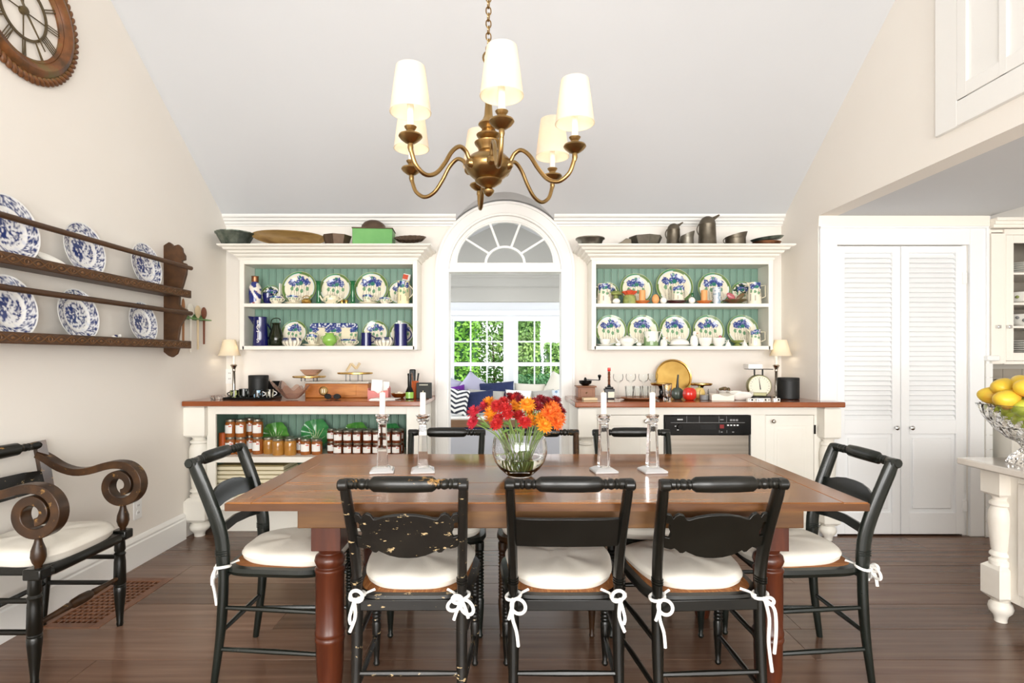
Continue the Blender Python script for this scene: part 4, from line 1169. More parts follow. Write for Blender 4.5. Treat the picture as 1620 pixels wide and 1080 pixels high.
# --- left base: open shelves
LF = 3.88
x0, x1 = -2.235, -0.585
t = thing('open_base_cabinet', 'white base cabinet with open green shelves of jam jars', 'cabinet', ((x0 + x1) / 2, 4.13, 0))
ox, oy = (x0 + x1) / 2, 4.13
def b(nm, a, b_, c, d, e, f, mat='cabinet_white', bv=0.002, par=None):
    return MB().box(a - ox, b_ - ox, c - oy, d - oy, e, f).build(nm, mat, par or t, bevel=bv)
OX0, OX1 = wx(341, LF), wx(643, LF)
ZT, ZS1, ZS0, ZB1, ZB0 = wz(655, LF), 0.555, 0.515, 0.27, 0.185
for lx in (-2.148,):
    turned_leg(t, lx - ox, 3.905 - oy, 0.145, CT - 0.037)
b('stile', -2.085, OX0, LF, LF + 0.02, 0.19, CT - 0.037)
b('stile', OX1, x1, LF, LF + 0.02, 0.0, CT - 0.037)
b('top_rail', OX0, OX1, LF, LF + 0.02, ZT, CT - 0.037)
b('bottom_rail', OX0, OX1, LF, LF + 0.02, ZB0, ZB1)
b('shelf', OX0 - 0.05, OX1 + 0.03, LF + 0.003, 4.30, ZS0, ZS1)
b('bottom_board', OX0 - 0.05, OX1 + 0.03, LF + 0.02, 4.30, ZB1 - 0.022, ZB1 - 0.002)
b('kick_board', -2.06, x1 - 0.02, 4.00, 4.02, 0.0, 0.185)
b('side_panel', OX0 - 0.065, OX0 - 0.050, LF + 0.02, 4.41, 0.19, CT - 0.037, 'bead_green_low')
b('side_panel', x1 - 0.02, x1, LF + 0.02, 4.415, 0.0, CT - 0.037)
b('inner_side', OX1 + 0.03, OX1 + 0.045, LF + 0.02, 4.41, 0.19, CT - 0.037)
beadboard(t, OX0 - 0.05 - ox, OX1 + 0.03 - ox, ZB1, CT - 0.04, 4.30 - oy, 'bead_green_low')
tag(MB().box(-2.215, -0.557, 3.80, 4.418, CT - 0.036, CT).build('countertop', 'counter_wood', None, bevel=0.006), 'red-brown polished wooden countertop over the jam shelves', 'countertop')

# --- right base: cupboards and dishwasher
RF, CR = 3.85, 0.948
x0, x1 = 0.50, 2.20
t = thing('base_cabinet', 'white base cabinet with two panelled doors beside the dishwasher', 'cabinet', ((x0 + x1) / 2, 4.13, 0))
ox, oy = (x0 + x1) / 2, 4.13
turned_leg(t, wx(927, 3.84) - ox, 3.84 - oy, 0.125, CR - 0.037)
turned_leg(t, wx(1310, 3.812) - ox, 3.812 - oy, 0.112, CR - 0.037)
DA0, DA1 = wx(945, RF), wx(1028, RF)
DW0, DW1 = wx(1050, RF), wx(1188, RF)
DB0, DB1 = wx(1211, RF), wx(1288, RF)
DT = wz(656, RF)
b('top_rail', 0.535, 2.20, RF, RF + 0.02, DT, CR - 0.037)
b('stile', 0.535, DA0, RF, RF + 0.02, 0.09, DT); b('stile', DA1, DW0, RF, RF + 0.02, 0.0, DT); b('stile', DW1, DB0, RF, RF + 0.02, 0.0, DT); b('stile', DB1, 2.20, RF, RF + 0.02, 0.09, DT)
b('kick_board', 0.52, DW0, RF + 0.07, RF + 0.085, 0, 0.095); b('kick_board', DW1, 2.19, RF + 0.07, RF + 0.085, 0, 0.095)
b('side_panel', 0.50, 0.518, RF + 0.02, 4.415, 0, CR - 0.037); b('side_panel', DW1 + 0.002, DW1 + 0.02, RF + 0.02, 4.41, 0.0, CR - 0.037); b('side_panel', DW0 - 0.02, DW0 - 0.002, RF + 0.02, 4.41, 0.0, CR - 0.037)
for (a, c, kx) in ((DA0, DA1, wx(1021, RF)), (DB0, DB1, wx(1222, RF))):
    d = b('door', a + 0.002, c - 0.002, RF + 0.002, RF + 0.02, 0.10, DT - 0.003)
    m = 0.058
    MB().box(a + m - ox, c - m - ox, RF - 0.001 - oy, RF + 0.003 - oy, 0.16, DT - 0.075).build('panel_moulding', 'cabinet_white', d, bevel=0.003)
    MB().box(a + m + 0.022 - ox, c - m - 0.022 - ox, RF - 0.004 - oy, RF + 0.0 - oy, 0.182, DT - 0.097).build('panel', 'cabinet_white', d, bevel=0.0035)
    MB().lathe([(0.006, 0), (0.006, 0.01), (0.013, 0.02), (0.0145, 0.027), (0.010, 0.033), (0.002, 0.034)], 14, 'y').xf(Matrix.Rotation(PI, 4, 'Z')).build('knob', 'nickel', d, (kx - ox, RF + 0.003 - oy, wz(666, RF)))
MB().box(DB1 - 0.001 - ox, DB1 + 0.009 - ox, RF - 0.006 - oy, RF + 0.002 - oy, wz(686, RF), wz(672, RF)).build('hinge', 'gloss_black', t)
# L-shaped top that runs on in front of the closet casing
mb = MB().prism([(0.468, 3.74), (2.287, 3.74), (2.287, 3.868), (2.206, 3.868), (2.206, 4.418), (0.468, 4.418)], CR - 0.036, CR, 'z')
tag(mb.build('countertop', 'counter_wood', None, bevel=0.006), 'red-brown polished wooden countertop over the dishwasher', 'countertop')
# dishwasher
dw = thing('dishwasher', 'stainless steel dishwasher with black control panel', 'dishwasher', ((DW0 + DW1) / 2, 4.0, 0))
ox, oy = (DW0 + DW1) / 2, 4.0
hw = (DW1 - DW0) / 2 - 0.004
F0 = RF - 0.008 - oy
zp = wz(687, RF)
MB().box(-hw, hw, F0 + 0.02, 0.38, 0.09, DT - 0.005).build('body', 'matte_black', dw)
MB().box(-hw, hw - 0.014, F0, F0 + 0.03, 0.10, zp - 0.003).build('steel_door', 'steel', dw, bevel=0.003)
cp = MB().box(-hw, hw, F0 - 0.006, F0 + 0.03, zp, DT - 0.005).build('control_panel', 'gloss_black', dw, bevel=0.003)
MB().box(-hw, hw, 0.02, 0.05, 0, 0.09).build('kick_plate', 'matte_black', dw)
def pxo(px, py): return (wx(px, RF) - ox, wz(py, RF))
def mark(nm, px0, px1, py0, py1, mat, d=0.0008):
    a, z1 = pxo(px0, py0); c, z0 = pxo(px1, py1)
    return MB().box(a, c, F0 - 0.006 - d, F0 - 0.0055, z0, z1).build(nm, mat, cp)
kx, kz = pxo(1074, 674)
kb = MB().lathe([(0.019, 0), (0.019, 0.012), (0.016, 0.016), (0.002, 0.016)], 18, 'y').xf(Matrix.Rotation(PI, 4, 'Z')).build('dial_knob', 'gloss_black', cp, (kx, F0 - 0.005, kz))
mark('handle_recess', 1107, 1132, 671, 679, 'ink', 0.001)
for i in range(5): mark('logo_stroke', 1070.5 + i * 1.8, 1071.8 + i * 1.8, 662, 664, 'mark_white')
mark('rule_line', 1060, 1177, 667.6, 668.2, 'mark_grey')
for px in (1085.2, 1105, 1136, 1148): mark('rule_line', px, px + 0.5, 657.5, 667.5, 'mark_grey')
mark('red_button', 1137.5, 1144, 671, 677, 'mark_red')
mark('button_mark', 1138, 1143.5, 662.5, 664, 'mark_grey')
for i in range(4): mark('button', 1149 + i * 5, 1152 + i * 5, 671, 673, 'mark_white', 0.0015)
for i in range(3): mark('button_mark', 1153.5 + i * 4.6, 1157 + i * 4.6, 662.5, 665.5, 'mark_grey')
for px in (1139, 1157): mark('button_mark', px, px + 3, 682, 683.5, 'mark_grey')
for px in (1136.5, 1148.3): mark('button_mark', px, px + 0.6, 680, 684, 'mark_grey')
mark('button_mark', 1066.5, 1068.8, 673, 674, 'mark_white'); mark('button_mark', 1070, 1073, 679, 680, 'mark_white')
# ================================================================ chandelier
CHX, CHY = -0.07, 2.27
ch = thing('chandelier', 'brass six-arm chandelier with cream shades hanging over the table', 'chandelier', (CHX, CHY, 2.02))
Z0 = 2.02
body = [(0.004, -0.115), (0.012, -0.11), (0.022, -0.098), (0.024, -0.09), (0.014, -0.08), (0.028, -0.074), (0.052, -0.058), (0.056, -0.05), (0.05, -0.046), (0.066, -0.036), (0.088, -0.014), (0.098, 0.006), (0.094, 0.026), (0.076, 0.046), (0.050, 0.060), (0.040, 0.072), (0.046, 0.086), (0.056, 0.098), (0.058, 0.104), (0.040, 0.112), (0.030, 0.118), (0.046, 0.128), (0.05, 0.136), (0.034, 0.146), (0.026, 0.160), (0.034, 0.170), (0.042, 0.178), (0.040, 0.184), (0.026, 0.196), (0.018, 0.215), (0.014, 0.26), (0.016, 0.32), (0.022, 0.36), (0.024, 0.385), (0.016, 0.41), (0.006, 0.43)]
MB().lathe(body, 32).build('body', 'brass', ch)
MB().tube([(0.022 * math.cos(a), 0, 0.452 + 0.026 * math.sin(a)) for a in [2 * PI * i / 16 for i in range(16)]], 0.004, 8, closed=True).build('top_ring', 'brass', ch)
lk = []
for i in range(20):
    a = 2 * PI * i / 20
    lk.append((0.0105 * math.cos(a), 0, 0.016 * (1 if math.sin(a) >= 0 else -1) * (abs(math.sin(a)) ** 0.8) + (0.0)))
lmesh = MB().tube(lk, 0.0028, 6, closed=True).mesh('chain_link', 'brass')
zc = 0.4855
k = 0
top = ceil_z(CHY) - Z0
while zc < top:
    put('chain_link', lmesh, ch, (0, 0, zc), (0, 0, R(90 * (k % 2) + 20))); zc += 0.0262; k += 1
MB().lathe([(0.01, top - 0.07), (0.05, top - 0.05), (0.062, top - 0.02), (0.065, top + 0.03)], 20).build('ceiling_canopy', 'brass', ch)
cup_m = MB().lathe([(0.006, -0.05), (0.011, -0.035), (0.010, -0.02), (0.020, -0.016), (0.036, -0.004), (0.044, 0.006), (0.042, 0.012), (0.030, 0.014), (0.016, 0.018), (0.014, 0.028), (0.020, 0.036), (0.023, 0.042), (0.020, 0.044), (0.012, 0.044)], 20).mesh('drip_cup', 'brass')
cand_m = MB().lathe([(0.0125, 0.04), (0.0125, 0.125), (0.010, 0.128)], 12).mesh('candle_sleeve', 'candle_wax')
bulb_m = MB().ball((0, 0, 0.162), 0.016, 0.016, 0.034, 10, 8).mesh('bulb', 'bulb')
sh = MB()
seg = 32
vs, fs = [], []
for r, z in ((0.075, 0.095), (0.064, 0.18), (0.053, 0.262), (0.0515, 0.262), (0.0625, 0.18), (0.0735, 0.095)):
    vs += [(r * math.cos(2 * PI * j / seg), r * math.sin(2 * PI * j / seg), z) for j in range(seg)]
for i in range(6):
    for j in range(seg):
        i2 = (i + 1) % 6; fs.append((i * seg + j, i * seg + (j + 1) % seg, i2 * seg + (j + 1) % seg, i2 * seg + j))
sh_m = sh.add(vs, fs).mesh('lamp_shade', 'lamp_linen')
band_m = MB().tube([(0.075 * math.cos(a), 0.075 * math.sin(a), 0.0955) for a in [2 * PI * i / 32 for i in range(32)]], 0.0018, 6, closed=True).mesh('shade_trim', 'shade_cream')
AP = spline([(0.070, 0, 0.000), (0.094, 0, 0.012), (0.112, 0, 0.040), (0.142, 0, 0.052), (0.178, 0, 0.024), (0.212, 0, -0.030), (0.25, 0, -0.075), (0.295, 0, -0.090), (0.335, 0, -0.066), (0.353, 0, -0.028), (0.360, 0, 0.005)], 5)
arm_m = MB().tube(AP, 0.0085, 10).lathe([(0.012, 0.075), (0.021, 0.086), (0.019, 0.096), (0.010, 0.104)], 14, 'x').mesh('arm', 'brass')
for i in range(6):
    a = R(-81 + 60 * i)
    arm = put('arm', arm_m, ch, (0, 0, 0.004), (0, 0, a))
    for nm, me in (('drip_cup', cup_m), ('candle_sleeve', cand_m), ('bulb', bulb_m), ('lamp_shade', sh_m), ('shade_trim', band_m)):
        put(nm, me, arm, (0.36, 0, 0.030))
    lo = light('chandelier_bulb', 'POINT', (CHX + 0.36 * math.cos(a), CHY + 0.36 * math.sin(a), Z0 + 0.215), (0, 0, 0), 0.7, (1.0, 0.90, 0.75))
    lo.data.shadow_soft_size = 0.02

# ================================================================ on the table
cs = [(605, 'crystal candlestick with white candle at the jam-shelf end of the table'), (669, 'crystal candlestick with white candle, between the end candlestick and the flowers on the jam-shelf side'),
      (955, 'crystal candlestick with white candle beside the flowers on the dishwasher side'), (1032, 'crystal candlestick with white candle standing before the dishwasher, farthest from the jam shelves')]
CSD = 2.385
for px, lb in cs:
    t = thing('candlestick', lb, 'candlestick', (wx(px, CSD), CSD, TZ), R(8))
    def frust(mb, w0, z0, w1, z1):
        vs = [(sx * w0, sy * w0, z0) for sx, sy in ((-1,-1),(1,-1),(1,1),(-1,1))] + [(sx * w1, sy * w1, z1) for sx, sy in ((-1,-1),(1,-1),(1,1),(-1,1))]
        return mb.add(vs, [(3,2,1,0),(4,5,6,7),(0,1,5,4),(1,2,6,5),(2,3,7,6),(3,0,4,7)])
    mb = MB(); frust(mb, 0.050, 0.0, 0.050, 0.010); mb.build('base', 'crystal_base', t, bevel=0.003)
    mb = MB(); frust(mb, 0.047, 0.0105, 0.028, 0.021); mb.build('base_step', 'crystal_base', t)
    mb = MB(); frust(mb, 0.0225, 0.0215, 0.0165, 0.205); mb.build('column', 'crystal', t, bevel=0.002)
    mb = MB(); mb.lathe([(0.014, 0.2055), (0.024, 0.215), (0.028, 0.224), (0.022, 0.230), (0.030, 0.238), (0.031, 0.243), (0.016, 0.246)], 8); mb.build('capital', 'crystal', t)
    MB().lathe([(0.0125, 0.2465), (0.0122, 0.335), (0.011, 0.339), (0.002, 0.340)], 16).build('candle', 'candle_wax', t)
    MB().tube([(0, 0, 0.339), (0.001, 0, 0.347)], 0.0012, 6).build('wick', 'paper_cream', t)

VX, VY = 0.058, 2.30
vz = thing('glass_vase', 'round clear glass bowl vase half filled with water', 'vase', (VX, VY, TZ))
def shell(outer, th, seg=40):
    inner = [(max(r - th, 0.0005), z) for r, z in outer]
    inner[0] = (0.0005, outer[0][1] + th * 2.2)
    return outer, inner
outp = [(0.0005, 0.0), (0.046, 0.0), (0.050, 0.004), (0.058, 0.010), (0.085, 0.034), (0.104, 0.062), (0.113, 0.092), (0.114, 0.118), (0.110, 0.145), (0.106, 0.160)]
inp = [(0.107 - 0.004, 0.160), (0.1065, 0.145), (0.1105, 0.118), (0.1095, 0.092), (0.1005, 0.062), (0.081, 0.036), (0.052, 0.018), (0.0005, 0.015)]
MB().lathe(outp + inp, 40, closed=False).build('bowl', 'glass', vz)
MB().lathe([(0.0005, 0.0155), (0.0505, 0.0185), (0.0800, 0.0365), (0.0990, 0.062), (0.1055, 0.078), (0.1055, 0.0785), (0.0005, 0.0785)], 40, closed=False).build('water_fill', 'water', vz)

# chrysanthemums: one flower, one thing
def bloom_mesh(name, mat, r, seed, layers=5, droop=0.0):
    rg = random.Random(seed); mb = MB()
    for L in range(layers):
        n = 16 - L * 2; el = R(-12 + 22 * L); ln = r * (1.0 - 0.13 * L)
        for i in range(n):
            a = 2 * PI * (i + 0.5 * (L % 2)) / n + rg.uniform(-0.08, 0.08); e = el + rg.uniform(-0.12, 0.12)
            d = Vector((math.cos(a) * math.cos(e), math.sin(a) * math.cos(e), math.sin(e))); tn = Vector((-math.sin(a), math.cos(a), 0)); up = d.cross(tn)
            w = r * 0.135
            p0 = d * r * 0.12; p1 = d * ln * 0.6 + up * (-0.05 * r); p2 = d * ln + up * (0.05 * r)
            o = [p0 - tn * w * 0.5, p0 + tn * w * 0.5, p1 - tn * w, p1 + tn * w, p2]
            mb.add(o, [(0, 1, 3, 2), (2, 3, 4)])
    mb.ball((0, 0, r * 0.18), r * 0.3, r * 0.3, r * 0.28, 8, 5)
    return mb.mesh(name, mat, smooth=False, fix=False)
bl = {'red': bloom_mesh('bloom', 'mum_red', 0.036, 1), 'dark': bloom_mesh('bloom', 'mum_dark', 0.032, 2, 6), 'crim': bloom_mesh('bloom', 'mum_crimson', 0.038, 3, 4),
      'org': bloom_mesh('bloom', 'mum_orange', 0.044, 4, 4), 'rust': bloom_mesh('bloom', 'mum_rust', 0.044, 5, 4)}
LB = {'red': 'bright red chrysanthemum with a green stem in the bowl vase', 'dark': 'deep maroon chrysanthemum with a green stem in the bowl vase', 'crim': 'loose-petalled crimson chrysanthemum on a stem leaning out of the bowl vase, towards the jam shelves',
      'org': 'yellow-orange chrysanthemum with a green stem in the bowl vase', 'rust': 'large rust-orange chrysanthemum leaning out of the bowl vase, towards the dishwasher'}
FL = [('crim', 749, 650, .05), ('crim', 766, 641, -.03), ('crim', 747, 668, 0.02), ('crim', 752, 661, -.06),
      ('red', 786, 641, .08), ('red', 797, 634, .02), ('red', 799, 645, .10), ('red', 803, 655, .12), ('red', 788, 661, .10), ('red', 785, 670, .13), ('red', 812, 630, -.05), ('red', 820, 656, .04), ('red', 830, 667, .13), ('red', 815, 648, -.02),
      ('org', 773, 636, -.04), ('org', 776, 651, .06), ('org', 778, 660, -.02), ('org', 834, 639, .08), ('org', 838, 652, -.02), ('org', 818, 640, .0), ('org', 862, 672, .13), ('org', 860, 662, .08), ('org', 840, 664, .05),
      ('dark', 806, 626, -.06), ('dark', 818, 625, -.10), ('dark', 856, 631, -.02), ('dark', 847, 635, .04), ('dark', 868, 634, .0), ('dark', 851, 642, .07), ('dark', 858, 644, .0), ('dark', 880, 632, -.04), ('dark', 884, 642, -.07), ('dark', 889, 650, -.02), ('dark', 823, 630, .02), ('dark', 864, 640, -.08),
      ('rust', 878, 650, .10), ('rust', 885, 660, .06), ('rust', 874, 644, .02), ('rust', 881, 668, .12), ('rust', 869, 653, .12)]
rg = random.Random(5)
for i, (kd, px, py, dy) in enumerate(FL):
    D = VY - dy
    hx, hz = wx(px, D), wz(py, D)
    t = thing('chrysanthemum', LB[kd], 'flower', (VX, VY, TZ), 0, {'red': 'bright red mums', 'dark': 'maroon mums', 'crim': 'crimson mums', 'org': 'orange mums', 'rust': 'rust-orange mums'}[kd])
    ang = rg.uniform(0, 6.28); br = rg.uniform(0.004, 0.036)
    b0 = Vector((br * math.cos(ang) + (hx - VX) * 0.08, br * math.sin(ang), 0.024))
    h = Vector((hx - VX, D - VY, hz - TZ))
    # stems pass inside the mouth of the bowl
    tt = (0.158 - b0.z) / max(h.z - b0.z, 0.05)
    mid = b0.lerp(h, tt); lim = 0.088
    q = math.hypot(mid.x, mid.y)
    if q > lim: mid.x *= lim / q; mid.y *= lim / q
    path = spline([tuple(b0), tuple(mid), tuple(h)], 6)
    MB().tube(path, 0.0024, 6).build('stem', 'stem_green', t)
    d = (h - mid).normalized()
    dd = (d + Vector((rg.uniform(-.3, .3), -0.55 + rg.uniform(-.2, .2), 0.25))).normalized()
    o = put('bloom', bl[kd], t, tuple(h), dd.to_track_quat('Z', 'Y').to_euler(), rg.uniform(0.82, 1.0))
    if i % 3 == 0:
        m2 = mid.lerp(h, 0.45); s = rg.choice((-1, 1))
        MB().add([m2, m2 + Vector((s * 0.012, -0.004, 0.016)), m2 + Vector((s * 0.034, -0.006, 0.014)), m2 + Vector((s * 0.016, 0.002, 0.002))], [(0, 1, 2, 3)]).build('leaf', 'leaf_green', t, smooth=False, fix=False)

# ================================================================ plate rack on the left wall
PX0, PX1 = WL, WL + 0.155       # wall face, front of the rack
RY0, RY1 = 1.98, 3.63
rk = thing('plate_rack', 'carved dark brown wooden plate rack with two shelves on the wall', 'plate rack', (WL, (RY0 + RY1) / 2, 1.26))
oy, oz = (RY0 + RY1) / 2, 1.26
endp = [(0.0, 0.025), (0.03, 0.0), (0.055, -0.01), (0.085, 0.012), (0.10, 0.05), (0.093, 0.11), (0.105, 0.19), (0.135, 0.24), (0.152, 0.27), (0.150, 0.30), (0.11, 0.318), (0.10, 0.335), (0.103, 0.40), (0.125, 0.46), (0.145, 0.53), (0.150, 0.585), (0.142, 0.60), (0.118, 0.605), (0.118, 0.617), (0.138, 0.622), (0.138, 0.65), (0.122, 0.675), (0.118, 0.70), (0.095, 0.722), (0.07, 0.715), (0.062, 0.708), (0.055, 0.724), (0.035, 0.738), (0.012, 0.724), (0.0, 0.715)]
for yy in (RY1, RY0):
    MB().prism([(a, b_) for a, b_ in endp], yy - 0.022 - oy, yy - oy, 'y').build('end_board', 'rack_wood', rk, bevel=0.002)
for z0 in (0.055, 0.385):
    MB().box(0.002, 0.14, RY0 - oy, RY1 - 0.022 - oy, z0 + 0.0, z0 + 0.014).build('shelf', 'rack_wood', rk)
    bar = MB().box(0.138, 0.158, RY0 - 0.03 - oy, RY1 + 0.022 - oy, z0 - 0.008, z0 + 0.042).build('front_rail', 'rack_wood', rk, bevel=0.004)
    # chip-carved vine: lozenges and interlaced curves
    n = 26; dy_ = (RY1 - RY0) / n
    carve = MB()
    for i in range(n):
        yc = RY0 - oy + (i + 0.5) * dy_
        for s in (-1, 1):
            pts = [(0.1585, yc + (k / 8 - 0.5) * dy_ * 1.0, z0 + 0.017 + s * 0.015 * math.sin(PI * k / 8)) for k in range(9)]
            carve.tube(pts, 0.0028, 5)
        if i % 2: carve.ball((0.158, yc, z0 + 0.017), 0.0045, 0.010, 0.008, 8, 5)
        else: carve.tube([(0.1585, yc + 0.011 * math.cos(a), z0 + 0.017 + 0.011 * math.sin(a)) for a in [2 * PI * q / 10 for q in range(10)]], 0.0026, 5, closed=True)
    carve.build('carving', 'rack_carving', bar)['kind'] = 'stuff'
for z0 in (0.278, 0.575):
    MB().tube([(0.150, RY0 - 0.02 - oy, z0), (0.150, RY1 + 0.03 - oy, z0)], 0.014, 10).build('plate_bar', 'rack_wood', rk)

# blue and white plates
def plate_mesh(nm, fn, rings=30, seg=80, mat='painted', deep=0.10):
    mb = MB(); vs, fs = [], []
    prof = []
    for i in range(rings + 1):
        r = i / rings
        z = 0.0 if r < 0.55 else deep * min(1.0, ((r - 0.55) / 0.16)) * 0.6 + (0 if r < 0.71 else (r - 0.71) / 0.29 * deep * 0.7)
        prof.append((max(r, 0.001), z))
    prof.append((0.995, prof[-1][1] - 0.02)); prof.append((0.62, -0.035)); prof.append((0.001, -0.035))
    for r, z in prof:
        for j in range(seg):
            a = 2 * PI * j / seg; vs.append((r * math.cos(a), -z, r * math.sin(a)))
    n = len(prof)
    for i in range(n - 1):
        for j in range(seg): fs.append((i * seg + j, i * seg + (j + 1) % seg, (i + 1) * seg + (j + 1) % seg, (i + 1) * seg + j))
    me = mb.add(vs, fs).mesh(nm, mat)
    paint(me, fn)
    return me
def nz(x, y, s, o=0.0): return mnoise.noise(Vector((x * s + o, y * s + o * 0.7, o * 1.3)))
def mixc(a, b, t):
    a, b = lin(a), lin(b); return tuple(a[i] + (b[i] - a[i]) * t for i in range(3))
def willow(off):
    def fn(x, y, z):
        if y > 0.02: return '#eef0f2'
        r = math.hypot(x, z); a = math.atan2(z, x)
        if r > 0.965: return '#f2f2f0'
        if r > 0.66:
            v_ = nz(x, z, 20, off) + 0.35 * nz(x, z, 34, off + 3) + 0.25 * math.sin(a * 16) * (0.75 < r < 0.93)
            if r > 0.92 or r < 0.70: v_ += 0.2
            return mixc('#f0f0f2', '#27376f', min(1, max(0, v_ * 2.4 + 0.42)))
        if r > 0.50: return mixc('#f4f3f0', '#c9cfe2', max(0, nz(x, z, 10, off)))
        v_ = nz(x, z, 10, off + 5) + 0.5 * nz(x, z, 17, off + 9) + (0.35 if x < -0.05 and abs(z) < 0.3 else 0.02)
        return mixc('#f0f0f2', '#2c3c76', min(1, max(0, v_ * 2.4 + 0.25)))
    return fn
wp = [plate_mesh('transfer_plate', willow(o)) for o in (1.3, 7.7)]
def rack_plate(Y, z, r, me, lb):
    lean = R(9)
    # plate faces +X (into the room) and leans back to the wall
    o = put('transfer_plate', me, None, (WL + 0.058 + 0.0, Y, z + r * math.cos(lean)), (0, 0, 0), r)
    o.rotation_euler = (Matrix.Rotation(R(90), 4, 'Z') @ Matrix.Rotation(-lean, 4, 'X')).to_euler()
    return tag(o, lb, 'plate')
zu, zl = 1.26 + 0.399, 1.26 + 0.069
rack_plate(2.41, zu, 0.150, wp[0], 'large blue-and-white plate on the upper rack shelf, next to the small white bowl')
rack_plate(2.84, zu, 0.140, wp[1], 'middle blue-and-white plate of the upper rack shelf')
rack_plate(3.33, zu, 0.138, wp[0], 'blue-and-white plate on the upper rack shelf, against the carved end board')
rack_plate(2.41, zl, 0.140, wp[1], 'large blue-and-white plate on the lower rack shelf, below the white bowl')
rack_plate(2.80, zl, 0.134, wp[0], 'blue-and-white plate on the lower rack shelf, next to the little cow figure')
rack_plate(3.30, zl, 0.126, wp[1], 'smallest blue-and-white plate, on the lower rack shelf by the carved end board')
o = MB().lathe([(0.001, 0.0), (0.022, 0.0), (0.028, 0.006), (0.052, 0.022), (0.066, 0.034), (0.064, 0.034), (0.05, 0.026), (0.026, 0.012), (0.001, 0.010)], 24, closed=False).build('white_bowl', 'china_white', None, (WL + 0.072, 2.612, zu + 0.020), (0, R(34), 0))
tag(o, 'small white bowl tipped on edge between blue plates on the rack', 'bowl')
t = thing('cow_figurine', 'tiny white and blue china cow on the lower rack shelf', 'figurine', (WL + 0.075, 3.06, zl), R(90))
MB().ball((0, 0, 0.030), 0.030, 0.013, 0.014).ball((0.034, 0, 0.04), 0.012, 0.009, 0.010).build('body', 'china_white', t)
for sx in (-0.018, 0.018):
    for sy in (-0.007, 0.007): MB().tube([(sx, sy, 0.0), (sx, sy, 0.028)], 0.004, 6).build('leg', 'china_white', t)
MB().ball((-0.006, -0.004, 0.037), 0.012, 0.010, 0.0085).build('patch', 'navy_glaze', t)

# wooden spoons in a little green rack
SR0, SR1, SRZ = 3.72, 4.10, 1.525
t = thing('spoon_rack', 'small green wooden spoon rack on the wall beside the hutch', 'rack', (WL, (SR0 + SR1) / 2, SRZ))
MB().box(0.0, 0.008, -0.19, 0.19, -0.012, 0.03).build('back_board', 'rack_green', t, bevel=0.002)
holes = [-0.13, -0.04, 0.05, 0.13]
mb = MB().box(0.007, 0.016, -0.19, 0.19, -0.008, 0.0).box(0.042, 0.052, -0.19, 0.19, -0.008, 0.0)
for a, b_ in zip([-0.19] + [h + 0.012 for h in holes], [h - 0.012 for h in holes] + [0.19]): mb.box(0.016, 0.042, a, b_, -0.008, 0.0)
mb.build('slotted_shelf', 'rack_green', t)
for (dy_, m, lb, hw, top_, ln) in ((-0.13, 'spoon_mid', 'narrow brown wooden paddle in the green rack', 0.016, 0.12, 0.20), (-0.04, 'spoon_white', 'white wooden spoon in the green rack', 0.042, 0.095, 0.24), (0.05, 'spoon_light', 'pale wooden spoon in the green rack', 0.038, 0.090, 0.22), (0.13, 'spoon_dark', 'reddish-brown wooden spoon in the green rack', 0.036, 0.085, 0.18)):
    s = MB().tube([(0.029, 0, -ln), (0.029, 0, -0.02), (0.029, 0, 0.02)], [0.0065, 0.0075, 0.0085], 8)
    s.ball((0.029, 0, top_ * 0.55), 0.009, hw, top_ * 0.5, 14, 8)
    tag(s.build('wooden_spoon', m, None, (WL, (SR0 + SR1) / 2 + dy_, SRZ)), lb, 'spoon')

# ================================================================ clock high on the left wall
ck = thing('wall_clock', 'round skeleton wall clock with rope-carved brown frame', 'clock', (WL, 2.55, 2.84))
def torus_x(rc, prof, seg=72):
    mb = MB(); vs, fs = [], []
    k = len(prof)
    for j in range(seg):
        a = 2 * PI * j / seg
        for dr, dx in prof: vs.append((dx, (rc + dr) * math.cos(a), (rc + dr) * math.sin(a)))
    for j in range(seg):
        for i in range(k): fs.append((j * k + i, j * k + (i + 1) % k, ((j + 1) % seg) * k + (i + 1) % k, ((j + 1) % seg) * k + i))
    return mb.add(vs, fs)
torus_x(0.25, [(-0.042, 0.0), (-0.046, 0.012), (-0.036, 0.024), (-0.030, 0.022), (-0.022, 0.034), (0.0, 0.042), (0.022, 0.034), (0.030, 0.022), (0.036, 0.018), (0.036, 0.0)]).build('frame', 'clock_frame', ck)
bead = MB().ball((0, 0, 0), 0.014, 0.0135, 0.026, 10, 7).mesh('rope_bead', 'clock_frame')
NB = 64
for i in range(NB):
    a = 2 * PI * i / NB
    put('rope_bead', bead, ck, (0.016, 0.296 * math.cos(a), 0.296 * math.sin(a)), (a - R(55), 0, 0))
torus_x(0.125, [(-0.006, 0.008), (-0.006, 0.014), (0.006, 0.014), (0.006, 0.008)]).build('inner_ring', 'clock_iron', ck)
numer = ['XII', 'I', 'II', 'III', 'IIII', 'V', 'VI', 'VII', 'VIII', 'IX', 'X', 'XI']
for i, nm in enumerate(numer):
    a = R(90 - 30 * i)
    mb = MB(); w = 0.012 * len(nm); x = -w / 2
    for c in nm:
        lines = {'I': [(0, 0)], 'V': [(-0.005, 0), (0.005, 0)], 'X': [(-0.005, 0.005), (0.005, -0.005)]}[c]
        for a0, a1 in lines:
            xc = x + 0.006
            mb.tube([(0.011, xc + a1 if c == 'X' else xc, -0.043), (0.011, xc + a0, 0.043)], 0.0028, 4)
        x += 0.012
    # numerals are read with their foot to the centre; +Y runs away from the viewer along the wall
    mb.xf(Matrix.Rotation(a - R(90), 4, 'X') @ Matrix.Translation((0, 0, 0.168)))
    mb.build('numeral', 'clock_iron', ck)
MB().tube([(0.018, 0, 0), (0.018, 0.11, -0.13)], [0.005, 0.0025], 6).build('minute_hand', 'clock_iron', ck)
